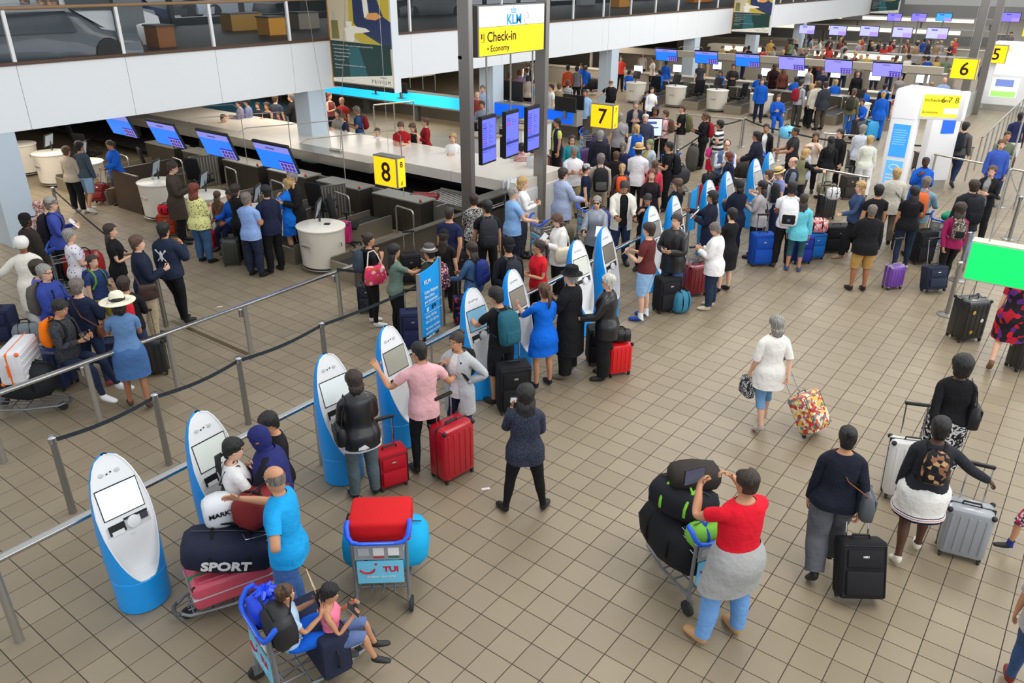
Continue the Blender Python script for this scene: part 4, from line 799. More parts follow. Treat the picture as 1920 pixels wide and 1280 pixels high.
    for sd, sy in (('L', 1), ('R', -1)):
        K = (lambda k: k) if sd == 'L' else (lambda k: (16-k) % 16)
        fx = (lambda f: f) if sd == 'L' else (lambda f: tuple(reversed(f)))
        mir = lambda p: (p[0], p[1]*sy, p[2])
        # arm
        prev = [idx['t', i, K(k)] for i, k in ((9, 4), (9, 5), (8, 5), (7, 5), (6, 5), (6, 4), (6, 3), (7, 3), (8, 3), (9, 3))]
        O = np.array([0, .866, .5]); BK = np.array([-1., 0, 0]); sw = .92 if fem else 1; S = SHO*np.array([1, sw, 1]); lim = (.84 if fem else 1)*(1+.55*fat)
        for i, (t, r) in enumerate(AR):
            c = S+AD*t; r = r*lim if i < 7 else r*(.93 if fem else 1)*(1+.25*fat)
            w = {0: {'chest': .32, 'uarm': .68}, 3: {'uarm': .85, 'farm': .15}, 4: {'uarm': .5, 'farm': .5}, 5: {'uarm': .15, 'farm': .85}, 8: {'farm': .6, 'hand': .4}}.get(i, {'uarm': 1} if i < 4 else {'farm': 1})
            w = {(n if n == 'chest' else n+sd): x for n, x in w.items()}; ring = []
            for j in range(10):
                a = 2*PI*j/10; p = c+r*(math.cos(a)*O+math.sin(a)*BK)
                if i == 0: p = p + np.array([0, 0, .008])*(math.cos(a) > .5)
                ring.append(av(mir(p), w))
            for j in range(10): b = (j+1) % 10; face(fx((prev[j], ring[j], ring[b], prev[b])), ('arm'+sd, i, j))
            prev = ring
        hw = {'hand'+sd: 1}; s_ = .93 if fem else 1
        rows = []
        for t, wd, tk in ((.562, .030, .019), (.60, .040, .0145), (.638, .041, .012)):
            c = S+AD*t; ring = [None]*10
            for n, (j, o) in enumerate(((8, 1), (9, .5), (0, 0), (1, -.5), (2, -1))): ring[j] = av(mir(c+np.array([wd*o*s_, 0, 0])+O*tk*(1-.35*abs(o))), hw)
            for j, o in ((7, 1), (6, .5), (5, 0), (4, -.5), (3, -1)): ring[j] = av(mir(c+np.array([wd*o*s_, 0, 0])-O*tk*(1-.35*abs(o))), hw)
            for j in range(10):
                b = (j+1) % 10
                if len(rows) == 1 and j == 7: continue      # the thumb grows here
                face(fx((prev[j], ring[j], ring[b], prev[b])), ('hand'+sd, len(rows), j))
            rows.append(ring); prev = ring
        cu = curl[sd]
        for f, (q, L) in enumerate((((8, 9, 6, 7), .072), ((9, 0, 5, 6), .080), ((0, 1, 4, 5), .075), ((1, 2, 3, 4), .058))):
            base = [prev[j] for j in q]; cen = np.mean([np.array(V[b])*[1, sy, 1] for b in base], axis=0); d = AD.copy(); ang = .25*cu; pv = base; X = np.array([1., 0, 0])
            for sg in range(3):
                ang += cu*[.55, 1, .8][sg]; dd = math.cos(ang)*AD - math.sin(ang)*O; n = math.cos(ang)*O + math.sin(ang)*AD; cen = cen+dd*L*[.42, .33, .25][sg]; r = [.0088, .0082, .0062][sg]*(.92 if f == 3 else 1)*s_
                spread = X*(.003*(1.5-f))
                nw = [av(mir(cen+spread+o), hw) for o in (X*r+n*r, -X*r+n*r, -X*r-n*r, X*r-n*r)]
                for a in range(4): b = (a+1) % 4; face(fx((pv[a], nw[a], nw[b], pv[b])), ('finger'+sd, f, sg))
                pv = nw
            face(fx(tuple(pv)), ('finger'+sd, f, 3))
        q = [rows[0][7], rows[0][8], rows[1][8], rows[1][7]]; cen = np.mean([np.array(V[b])*[1, sy, 1] for b in q], axis=0); pv = q; X = np.array([1., 0, 0])
        for sg in range(2):
            dd = [.72*X+.62*AD-.25*O*cu, .35*X+.85*AD-.55*O*cu][sg]; dd /= np.linalg.norm(dd); cen = cen+dd*[.036, .030][sg]; r = [.0115, .0085][sg]*s_
            e1 = np.cross(dd, O); e1 /= np.linalg.norm(e1); e2 = np.cross(e1, dd)
            nw = [av(mir(cen+o), hw) for o in (-e1*r-e2*r, -e1*r+e2*r, e1*r+e2*r, e1*r-e2*r)]
            for a in range(4): b = (a+1) % 4; face(fx((pv[a], pv[b], nw[b], nw[a])), ('finger'+sd, 4, sg))
            pv = nw
        face(tuple(reversed(fx(tuple(pv)))), ('finger'+sd, 4, 3))
    cr = av((-.012, 0, .812), {'pelvis': 1})
    for sd, sy in (('L', 1), ('R', -1)):
        K = (lambda k: k) if sd == 'L' else (lambda k: (16-k) % 16); fx = (lambda f: f) if sd == 'L' else (lambda f: tuple(reversed(f)))
        prev = [idx['t', 0, K(j)] for j in range(9)] + [cr]; lim = (1+fat*.75)*(1.03 if fem else 1)
        for i, (z, r) in enumerate(LR_):
            c = np.array([[-.012, -.006, 0, .004, .006, 0, -.014, -.018, -.018, -.016][i], .088+.0*i-(z < .5)*.004, z]); r = r*(lim if i < 7 else 1+fat*.3)
            w = [{'pelvis': .3, 'thigh': .7}, {'thigh': 1}, {'thigh': 1}, {'thigh': .85, 'shin': .15}, {'thigh': .5, 'shin': .5}, {'thigh': .15, 'shin': .85}, {'shin': 1}, {'shin': 1}, {'shin': 1}, {'shin': .6, 'foot': .4}][i]
            w = {(n if n == 'pelvis' else n+sd): x for n, x in w.items()}; ring = []
            for j in range(10):
                a = math.radians(-36+31.5*j if j < 9 else 270); yy = c[1]+r*math.sin(a)*.97; xx = c[0]+r*math.cos(a)*(1.06 if i < 3 else 1)
                ring.append(av((xx, max(yy, .006)*sy, z), w))
            for j in range(10): b = (j+1) % 10; face(fx((prev[b], prev[j], ring[j], ring[b])), ('leg'+sd, i, j))
            prev = ring
        for i, (x, z, tau, hf, hb, wd) in enumerate(((-.012, .064, 32, .044, .070, .036), (.03, .046, 66, .040, .049, .039), (.085, .034, 88, .032, .034, .043), (.14, .026, 90, .024, .026, .044), (.182, .018, 90, .014, .017, .034))):
            tr = math.radians(tau); e1 = np.array([math.cos(tr), 0, math.sin(tr)]); ring = []
            for j in range(10):
                a = math.radians(-36+31.5*j if j < 9 else 270); p = np.array([x, .084, z])+e1*(hf if math.cos(a) > 0 else hb)*math.cos(a)+np.array([0, wd*math.sin(a), 0]); p[2] = max(p[2], .0); ring.append(av((p[0], p[1]*sy, p[2]), {'foot'+sd: 1}))
            for j in range(10): b = (j+1) % 10; face(fx((prev[b], prev[j], ring[j], ring[b])), ('foot'+sd, i, j))
            prev = ring
        e = av((.193, .084*sy, .016), {'foot'+sd: 1})
        for j in range(10): b = (j+1) % 10; face(fx((prev[b], prev[j], e)), ('foot'+sd, 5, j))
    Wm = np.zeros((len(V), len(BONES)))
    for i, w in enumerate(Wt):
        for n, x in w.items(): Wm[i, BI[n]] = x
    return np.array(V, float), Wm, F, tg
_TPL = {}
def template(fem, fat, gL, gR):
    k = (fem, fat, gL, gR)
    if k not in _TPL: _TPL[k] = body_template(fem, fat, {'L': gL, 'R': gR})
    return _TPL[k]
# arm poses: (upper arm direction, forearm direction, hand direction or None, finger curl); y is outward
ARM = {'down': ((.06, .16, -1), (.18, .08, -1), None, .35), 'fist': ((.02, .18, -1), (.12, .06, -1), None, 1.1), 'phone': ((.25, .12, -1), (1, -.45, .30), None, .7), 'phonehi': ((.45, .2, -.9), (.75, -.35, .75), None, .8), 'fwd': ((.5, .15, -.85), (1, -.1, -.15), None, .6), 'push': ((.45, .22, -.9), (.95, -.05, -.25), None, 1.1), 'reach': ((.9, .2, -.45), (1, -.1, .1), None, .3), 'touch': ((.75, .25, -.65), (1, -.2, .2), (1, -.2, .2), .25),
       'hip': ((-.25, .75, -.75), (.3, -.75, -.35), (.3, -.8, -.2), .5), 'cross': ((.25, .25, -1), (.75, -1, .0), (.5, -1, .1), .5), 'face': ((.35, .25, -.9), (.45, -.45, 1), (.2, -.6, .8), .6), 'back': ((-.35, .25, -1), (-.3, -.1, -1), None, 1.1), 'pull': ((-.45, .18, -1), (-.55, .05, -.85), None, 1.1), 'strap': ((.15, .2, -1), (.55, -.2, .9), (.1, -.3, 1), 1.1), 'camera': ((.75, .35, -.55), (.75, -.55, .85), (.6, -.7, .4), .9), 'side': ((.1, .8, -.7), (.35, .7, -.5), None, .6),
       'backhold': ((-.2, .3, -1), (-.45, -.7, -.3), (-.2, -1, 0), .6), 'lap': ((.35, .1, -.95), (.8, -.45, -.25), None, .6), 'neck': ((.2, .8, .2), (-.1, -.6, .9), (-.3, -.6, .5), .6), 'bag': ((.05, .22, -1), (.4, .02, -1), None, 1.1), 'book': ((.5, .12, -.8), (.9, -.25, .45), (.5, -.2, .9), .5)}
LEG = {'stand': ((.02, .07, -1), (-.02, .03, -1)), 'fwd': ((.38, .05, -1), (.12, .03, -1)), 'aft': ((-.18, .05, -1), (-.5, .03, -1)), 'relax': ((.18, .12, -1), (-.08, .06, -1)), 'wide': ((.03, .2, -1), (0, .16, -1)), 'sit': ((1, .12, -.05), (.08, .03, -1)), 'sitlow': ((1, .1, .12), (.35, .0, -1)), 'stepF': ((.30, .04, -1), (.05, .03, -1)), 'stepB': ((-.14, .04, -1), (-.34, .03, -1)), 'crossF': ((.16, -.1, -1), (.0, -.14, -1)), 'kneel': ((1, .3, -.3), (-.6, .1, -.8)), 'bent': ((.5, .1, -1), (-.45, .05, -1))}
class Fig: pass
def figure(h, fem=0, fat=0., arms=('down', 'down'), legs=('stand', 'stand'), lean=0., twist=0., head=(0, 0), sitz=None, toe=(8, 8), hs=1.):
    """pose the template; returns vertices in metres with the feet on z = 0, plus joint frames"""
    A = [ARM[a] if isinstance(a, str) else a for a in arms]; Lg = [LEG[l] if isinstance(l, str) else l for l in legs]
    V, Wm, F, tg = template(fem, round(fat, 2), A[0][3], A[1][3])
    Rm = {}; Tm = {}
    ln, tw = math.radians(lean), math.radians(twist)
    Rm['pelvis'] = _ry(ln*.3); Rm['spine'] = _rz(tw*.5) @ _ry(ln*.7); Rm['chest'] = _rz(tw) @ _ry(ln); hy, hp = math.radians(head[0]), math.radians(head[1]); Rm['neck'] = _rz(tw+hy*.5) @ _ry(ln*.6+hp*.4); Rm['head'] = _rz(tw+hy) @ _ry(hp)
    J = {'pelvis': np.array([0, 0, .93]), 'spine': np.array([0, 0, 1.07]), 'chest': np.array([0, 0, 1.20]), 'neck': np.array([-.012, 0, 1.46]), 'head': np.array([-.005, 0, 1.53])}
    P = {'pelvis': J['pelvis'].copy()}
    for c, p in (('spine', 'pelvis'), ('chest', 'spine'), ('neck', 'chest'), ('head', 'neck')): P[c] = P[p]+Rm[p] @ (J[c]-J[p])
    for n, (sd, sy) in enumerate((('L', 1), ('R', -1))):
        m = np.array([1, sy, 1.]); S = SHO*np.array([1, .92 if fem else 1, 1])*m; D = AD*m; C = Rm['chest']
        u, f, hd = [C @ (np.array(x, float)*m) if x is not None else None for x in A[n][:3]]
        J['uarm'+sd] = S; J['farm'+sd] = S+D*.29; J['hand'+sd] = S+D*.545
        r0 = C @ D; Rm['uarm'+sd] = _rot(r0, u) @ C; Rm['farm'+sd] = _rot(Rm['uarm'+sd] @ D, f) @ Rm['uarm'+sd]; Rm['hand'+sd] = Rm['farm'+sd] if hd is None else _rot(Rm['farm'+sd] @ D, hd) @ Rm['farm'+sd]
        P['uarm'+sd] = P['chest']+C @ (S-J['chest']); P['farm'+sd] = P['uarm'+sd]+Rm['uarm'+sd] @ (D*.29); P['hand'+sd] = P['farm'+sd]+Rm['farm'+sd] @ (D*.255)
        H = HIPJ*m; J['thigh'+sd] = H; J['shin'+sd] = H+np.array([.004, 0, -.42]); J['foot'+sd] = np.array([-.014, .084*sy, .085])
        t, s = [np.array(x, float)*m for x in Lg[n][:2]]; dn = np.array([0, 0, -1.])
        Rm['thigh'+sd] = _rot(dn, t); Rm['shin'+sd] = _rot(Rm['thigh'+sd] @ dn, s) @ Rm['thigh'+sd]
        pz = 0. if len(Lg[n]) < 3 else math.radians(Lg[n][2])
        if Lg[n] is LEG['aft']: pz = math.radians(38)
        elif Lg[n] is LEG['stepB']: pz = math.radians(20)
        Rm['foot'+sd] = _rz(math.radians(toe[n])*sy) @ _ry(pz)
        P['thigh'+sd] = P['pelvis']+Rm['pelvis'] @ (H-J['pelvis']); P['shin'+sd] = P['thigh'+sd]+Rm['thigh'+sd] @ (J['shin'+sd]-J['thigh'+sd]); P['foot'+sd] = P['shin'+sd]+Rm['shin'+sd] @ (J['foot'+sd]-J['shin'+sd])
    out = np.zeros_like(V)
    for b in BONES:
        w = Wm[:, BI[b]:BI[b]+1]
        if w.any():
            X = V-J[b]
            if b == 'head' and hs != 1: X = X*hs
            out += w*(X @ Rm[b].T + P[b])
    sc = h/1.75; out *= sc; z0 = out[:, 2].min()-.012*sc
    if sitz is not None:
        z0 = P['pelvis'][2]*sc-.11*sc-sitz
    out[:, 2] -= z0
    g = Fig(); g.V, g.F, g.tg, g.sc, g.fem = out, F, tg, sc, fem
    g.P = {k: v*sc-np.array([0, 0, z0]) for k, v in P.items()}; g.R = Rm; g.Jr = J
    N = np.zeros_like(out)
    fa = np.array([f if len(f) == 4 else f+(f[-1],) for f in F]); p = out[fa]; nn = np.cross(p[:, 2]-p[:, 0], p[:, 3]-p[:, 1])
    for k in range(4): np.add.at(N, fa[:, k], nn)
    g.N = N/(np.linalg.norm(N, axis=1, keepdims=True)+1e-9); g.h = h
    return g
def pick(g, sel, off, push=None):
    """a shell lying on the chosen faces of the body; off is a thickness or a function of the face tag"""
    ids = [i for i, t in enumerate(g.tg) if sel(t)]; o = {}; used = {}
    for i in ids:
        q = off(g.tg[i]) if callable(off) else off
        for v in g.F[i]: o[v] = max(o.get(v, 0), q)
    ks = sorted(o); mp = {v: n for n, v in enumerate(ks)}; P = g.V[ks]+g.N[ks]*np.array([o[v] for v in ks])[:, None]*g.sc
    if push is not None: P = push(P)
    return P, [tuple(mp[v] for v in g.F[i]) for i in ids], ks
def shellmesh(name, P, F, m, par, sub):
    me = bpy.data.meshes.new(name); me.from_pydata(np.asarray(P).tolist(), [], F); me.polygons.foreach_set('use_smooth', [True]*len(F)); me.materials.append(m); me.update()
    o = link(name, me, par)
    if sub: s = o.modifiers.new('round', 'SUBSURF'); s.levels = s.render_levels = sub
    return o
def hemrings(g, ring, zs, flare, n=24):
    """cloth hanging from a waist line: rings that go round both legs; zs are absolute heights"""
    rings = []; V = g.V
    for i, z in enumerate(zs):
        bb = V[g.legmask & (np.abs(V[:, 2]-z) < .06*g.sc)]
        if len(bb) < 6: bb = V[g.legmask & (np.abs(V[:, 2]-z) < .14*g.sc)]
        c = (bb.max(0)+bb.min(0))/2; e = (bb.max(0)-bb.min(0))/2
        f = flare*i/max(1, len(zs)-1); ex, ey = max(e[0], .09*g.sc)*1.06+.004+f+.012*min(i, 2), max(e[1], .13*g.sc)*1.06+.004+f+.012*min(i, 2)
        rings.append([(c[0]+ex*math.cos(q)*(1+.03*math.sin(5*q)*i/len(zs)), c[1]+ey*math.sin(q)*(1+.03*math.cos(6*q)*i/len(zs)), z) for q in (2*PI*k/n for k in range(n))])
    return rings
SKIN = {'l': (226, 178, 150), 'm': (196, 142, 108), 't': (160, 106, 76), 'd': (84, 54, 40)}
HAIR = {'k': (20, 17, 16), 'b': (52, 36, 26), 'n': (92, 64, 42), 'y': (196, 160, 104), 'g': (150, 146, 140), 'w': (206, 202, 194), 'r': (120, 52, 26), 'h': (120, 110, 102)}
EYEW = mat((236, 232, 226), .3); EYED = mat((34, 24, 20), .3)
def skinmat(s): return mat(SKIN[s], .5, spec=.4)
def hairmat(c):
    c = HAIR[c] if isinstance(c, str) else c; k = ('hair', tuple(c))
    if k in _M: return _M[k]
    m = bpy.data.materials.new('hair_%d' % len(_M)); m.use_nodes = True; nt = m.node_tree; p = nt.nodes['Principled BSDF']; p.inputs['Roughness'].default_value = .5
    tc = nt.nodes.new('ShaderNodeTexCoord'); mp = nt.nodes.new('ShaderNodeMapping'); mp.inputs['Scale'].default_value = (46, 46, 9); n = nt.nodes.new('ShaderNodeTexNoise'); n.inputs['Scale'].default_value = 1.6; n.inputs['Detail'].default_value = 4; rp = nt.nodes.new('ShaderNodeValToRGB')
    L = lin(c); rp.color_ramp.elements[0].position = .32; rp.color_ramp.elements[1].position = .7; rp.color_ramp.elements[0].color = (*[x*.45 for x in L], 1); rp.color_ramp.elements[1].color = (*[min(1, x*1.5+.012) for x in L], 1)
    b = nt.nodes.new('ShaderNodeBump'); b.inputs['Strength'].default_value = 1; b.inputs['Distance'].default_value = .02
    nt.links.new(tc.outputs['Object'], mp.inputs[0]); nt.links.new(mp.outputs[0], n.inputs['Vector']); nt.links.new(n.outputs['Fac'], rp.inputs[0]); nt.links.new(rp.outputs[0], p.inputs['Base Color']); nt.links.new(n.outputs['Fac'], b.inputs['Height']); nt.links.new(b.outputs['Normal'], p.inputs['Normal'])
    _M[k] = m
    return m
def person(pos, rz, label, h=1.7, fem=0, fat=0., skin='l', hair='short:b', top=('tee', (30, 30, 34)), bottom=('long', (34, 36, 46)), shoes=(30, 30, 32), arms=('down', 'down'), legs=('stand', 'stand'), lean=0, twist=0, head=(0, 0), sitz=None, hat=None, glasses=None, sub=0, z=0., toe=(8, 8), hs=1., jacket=None, over=None, socks=None, lip=1):
    t = thing('person', label, 'person', (pos[0], pos[1], z), rz); g = figure(h, fem, fat, arms, legs, lean, twist, head, sitz, toe, hs); sc = g.sc
    g.legmask = np.zeros(len(g.V), bool)
    for f, tg in zip(g.F, g.tg):
        if tg[0][:3] == 'leg' or (tg[0] == 'torso' and tg[1] < 2): g.legmask[list(f)] = True
    me = bpy.data.meshes.new('body'); me.from_pydata(g.V.tolist(), [], g.F); me.polygons.foreach_set('use_smooth', [True]*len(g.F)); me.materials.append(skinmat(skin)); 
    lc = SKIN[skin]; me.materials.append(mat((int(lc[0]*.82), int(lc[1]*.62), int(lc[2]*.62)), .45))
    mi = [1 if (tg[0] == 'head' and tg[1] == 1 and tg[2] in (0, 15)) else 0 for tg in g.tg]; me.polygons.foreach_set('material_index', mi); me.update()
    b = link('body', me, t)
    if sub: s = b.modifiers.new('round', 'SUBSURF'); s.levels = s.render_levels = sub
    Rh, Ph, Jh = g.R['head'], g.P['head'], g.Jr['head']
    hp = lambda p: Ph + Rh @ ((np.array(p)-Jh)*sc*hs)
    HM = Matrix.Translation(Vector(Ph)) @ Matrix([list(r) for r in Rh]).to_4x4() @ Matrix.Scale(sc*hs, 4) @ Matrix.Translation(Vector(-Jh))
    if sub:
        for sy in (-1, 1):
            q = MB(); q.M = HM; q.ell((.083, .031*sy, 1.634), .012, .014, .009, 8, 6); e = q.build('eye', EYEW, t); q = MB(); q.M = HM; q.ell((.0925, .031*sy, 1.634), .004, .006, .006, 8, 4).build('iris', EYED, e)
            q = MB(); q.M = HM; q.ell((.092, .032*sy, 1.655), .006, .019, .004, 8, 4).build('eyebrow', hairmat(HAIR.get((hair or 'x:b').split(':')[-1], (40, 30, 24)) if isinstance(hair, str) else (40, 30, 24)), t)
    else:
        q = MB(); q.M = HM
        for sy in (-1, 1): q.ell((.088, .031*sy, 1.634), .008, .010, .006, 6, 4)
        q.build('eyes', EYED, t)
    # trousers, skirt
    def bpoly(kind, col, name=None):
        m = col if not isinstance(col, tuple) else fab(col)
        if kind in ('long', 'short', 'capri', 'slim', 'wide', 'flare'):
            n = {'long': 9, 'slim': 9, 'wide': 9, 'flare': 9, 'short': 4, 'capri': 6}[kind]; o = {'long': .016, 'slim': .008, 'wide': .032, 'flare': .02, 'short': .028, 'capri': .012}[kind]
            off = lambda tg: (.012 if tg[0] == 'torso' else o*(1+.12*tg[1]) if kind in ('long', 'wide') else o+(.018 if kind == 'flare' and tg[1] > 6 else 0))
            P, F, _ = pick(g, lambda tg: (tg[0] == 'torso' and tg[1] < 2) or (tg[0][:3] == 'leg' and tg[1] <= n), off)
            P[:, 2] = np.maximum(P[:, 2], .015)
            return shellmesh(name or ('shorts' if kind == 'short' else 'trousers'), P, F, m, t, sub)
        if kind.startswith('skirt'):
            zz = float(kind[5:] or .5); ztop = g.P['pelvis'][2]+.08*sc; r = hemrings(g, None, list(np.linspace(ztop, zz*h/1.75, 7)), .035)
            q = MB(); q.loft(r, 0, False, False); o = q.build(name or 'skirt', m, t, sharp=0); return o
    if bottom: bpoly(*bottom[:2])
    # tops
    def tpoly(kind, col, name, extra=0.):
        m = col if not isinstance(col, tuple) else fab(col)
        arm = {'tee': 2, 'polo': 2, 'short': 2, 'tank': -1, 'dress': 2, 'long': 8, 'coat': 8, 'shirt': 8, 'loose': 4, 'elbow': 4, 'dresslong': 8, 'tunic': 8}[kind]; lo = {'tee': .012, 'polo': .013, 'short': .014, 'tank': .008, 'dress': .012, 'long': .016, 'coat': .03, 'shirt': .014, 'loose': .022, 'elbow': .016, 'dresslong': .022, 'tunic': .02}[kind]+extra
        hem = 0
        def off(tg):
            if tg[0] == 'torso': return lo*(1.0 if tg[1] > 5 else 1.35 if tg[1] > 1 else 1.6)
            return lo*(1.0 if tg[1] < 3 else 1.15 if arm > 2 else 1.5)
        up = 10 if kind not in ('polo', 'coat', 'shirt') else 11
        P, F, ks = pick(g, lambda tg: (tg[0] == 'torso' and hem <= tg[1] <= up-1 and (kind != 'tank' or tg[1] < 9)) or (tg[0][:3] == 'arm' and tg[1] <= arm), off)
        P = P.copy(); o = None; P = list(map(tuple, P)); mp = {v: n for n, v in enumerate(ks)}
        low = [mp[i] for i in range(16)]       # ring 0 of the torso is the first sixteen vertices
        ln = {'tee': .02, 'polo': .04, 'short': .03, 'tank': .02, 'long': .03, 'coat': .10, 'shirt': .05, 'loose': .08, 'elbow': .05, 'dress': 0, 'dresslong': 0, 'tunic': .1}[kind]*sc
        if over: ln = over*sc
        if kind in ('dress', 'dresslong'): pass
        elif sitz is None and ln > .03*sc:
            c = np.mean([P[i] for i in low], axis=0); prev = low; nst = 3 if ln > .1 else 1
            for k in range(nst):
                f = 1+(.03 if ln < .1 else .07)*(k+1)/nst; nw = []
                for i in low: p = np.array(P[i]); p = c+(p-c)*[f, f, 1]; P.append((p[0], p[1], p[2]-ln*(k+1)/nst)); nw.append(len(P)-1)
                for j in range(16): a = (j+1) % 16; F.append((prev[j], nw[j], nw[a], prev[a]))
                prev = nw
        o = shellmesh(name, P, F, m, t, sub); return o
    if top:
        nm = {'tee': 't_shirt', 'polo': 'polo_shirt', 'short': 'shirt', 'tank': 'vest_top', 'dress': 'dress_top', 'long': 'jumper', 'coat': 'coat', 'shirt': 'shirt', 'loose': 'blouse', 'elbow': 'top', 'dresslong': 'dress_top', 'tunic': 'tunic'}[top[0]]
        tpoly(top[0], top[1], nm)
        if top[0] in ('polo', 'shirt', 'coat'):
            cm = top[2] if len(top) > 2 else top[1]; P0 = []; Rn, Pn, Jn = g.R['neck'], g.P['neck'], g.Jr['neck']
            for z_, r_ in ((1.45, .082), (1.485, .072), (1.455, .092)): P0.append([Pn+Rn @ ((np.array([-.012+r_*.86*math.cos(q), r_*math.sin(q), z_-.01*math.cos(q)])-Jn)*sc) for q in (2*PI*k/14 for k in range(14))])
            MB().loft(P0, 0, False, False).build('collar', cm if not isinstance(cm, tuple) else fab(cm), t, sharp=0)
    if jacket:
        # an open jacket: same shell without the front strip
        m = jacket[1] if not isinstance(jacket[1], tuple) else fab(jacket[1]); kind = jacket[0]; arm = {'open': 8, 'vest': -1}[kind]; ln = jacket[2] if len(jacket) > 2 else .0
        P, F, ks = pick(g, lambda tg: (tg[0] == 'torso' and tg[1] <= 9 and tg[2] not in (0, 15)) or (tg[0][:3] == 'arm' and tg[1] <= arm), lambda tg: .034 if tg[0] == 'torso' else .024); mp = {v: n for n, v in enumerate(ks)}; P = list(map(tuple, P))
        if ln:
            low = [mp.get(i, mp[1]) for i in range(16)]; c = np.mean([P[i] for i in low], axis=0); nw = []
            for i in low: p = np.array(P[i]); p = c+(p-c)*[1.06, 1.06, 1]; P.append((p[0], p[1], p[2]-ln*sc)); nw.append(len(P)-1)
            for j in range(16):
                if j in (0, 15): continue
                a = (j+1) % 16; F.append((low[j], nw[j], nw[a], low[a]))
        shellmesh('jacket' if kind == 'open' else 'waistcoat', P, F, m, t, sub)
    # shoes
    if shoes is not None:
        sm = shoes if not isinstance(shoes, tuple) else mat(shoes, .55)
        for sd in 'LR':
            P, F, _ = pick(g, lambda tg: tg[0] == 'foot'+sd, .010); P[:, 2] = np.maximum(P[:, 2], .002)
            shellmesh('shoe', P, F, sm, t, sub)
            if socks: P, F, _ = pick(g, lambda tg: tg[0] == 'leg'+sd and tg[1] >= 9 or (tg[0] == 'foot'+sd and tg[1] == 0), .013); shellmesh('sock', P, F, fab(socks), t, sub)
    # hair
    if hair:
        kind, hc = hair.split(':') if isinstance(hair, str) else hair; hm = hairmat(hc)
        front = {'short': 6, 'crop': 6, 'bob': 6, 'long': 6, 'pony': 6, 'bun': 6, 'afro': 6, 'bald': 99, 'recede': 7, 'braid': 6, 'curly': 6}.get(kind, 6)
        def scalp(tg):
            if tg[0] != 'head': return False
            i, k = tg[1], tg[2]; kk = min(k, 15-k)          # 0 front .. 7 back
            if kind == 'bald': return 3 <= kk and 3 <= i <= 5 and kk > 3 or (kk == 3 and i == 4)
            if kind == 'recede': return (i >= 7 and kk >= 2) or (kk >= 3 and i >= 4) or (kk >= 5 and i >= 2) or (kk == 2 and i >= 6)
            return i >= front or (kk >= 2 and i >= 5) or (kk >= 3 and i >= 4) or (kk >= 4 and i >= 3) or (kk >= 5 and i >= 1)
        of = {'crop': .006, 'short': .019, 'bob': .026, 'long': .022, 'pony': .014, 'bun': .013, 'afro': .048, 'bald': .006, 'recede': .010, 'braid': .016, 'curly': .034}.get(kind, .014)
        P, F, _ = pick(g, scalp, lambda tg: of*(1.25 if tg[1] > 5 else 1))
        rj = np.random.RandomState(len(label)*7+int(h*100)); P = P+rj.uniform(-1, 1, P.shape)*{'crop': .002, 'bald': .001, 'afro': .008, 'curly': .008}.get(kind, .0055)*sc
        ho = shellmesh('hair', P, F, hm, t, sub); q = MB()
        if kind in ('bob', 'long', 'curly'):
            L = {'bob': .10, 'long': .36, 'curly': .46}[kind]*sc; c0 = hp((-.045, 0, 1.60)); n = 14; rings = []
            back = g.R['chest'] @ np.array([-1., 0, 0])
            for i, f in enumerate((0, .25, .5, .75, 1.)):
                wz = [.092, .098, .10, .09, .05][i] if kind != 'bob' else [.09, .096, .094, .088, .07][i]; dp = [.058, .058, .05, .042, .02][i] if kind != 'bob' else [.07, .072, .068, .06, .045][i]
                c = c0 + np.array([0, 0, -L*f]) + back*(.02*min(1, 2*f)+(.05*max(0, f-.3) if kind != 'bob' else 0))*sc
                side = Rh @ np.array([0, 1., 0]); fw = np.array([-side[1], side[0], 0])*-1
                rings.append([c + (side*wz*math.sin(a) + fw*dp*math.cos(a))*sc*(1.15 if kind == 'curly' else 1)*(1+rj.uniform(-.09, .09)) + np.array([0, 0, rj.uniform(-.03, .02) if f == 1 else 0]) for a in (2*PI*k/n for k in range(n))])
            q.loft(rings)
        if kind in ('pony', 'braid'):
            c = hp((-.10, 0, 1.66 if kind == 'pony' else 1.57)); bk = g.R['chest'] @ np.array([-1., 0, 0]); q.tube([c, c+bk*.05*sc+np.array([0, 0, -.02]), c+bk*.06*sc+np.array([0, 0, -.14*sc]), c+bk*.04*sc+np.array([0, 0, -.28*sc])], [.022*sc, .034*sc, .03*sc, .01*sc], 8)
        if kind == 'bun': c = hp((-.09, 0, 1.72)); q.ell(c, .042*sc, .045*sc, .042*sc, 10, 7)
        if q.n: q.build('hair_length', hm, ho, sharp=0)
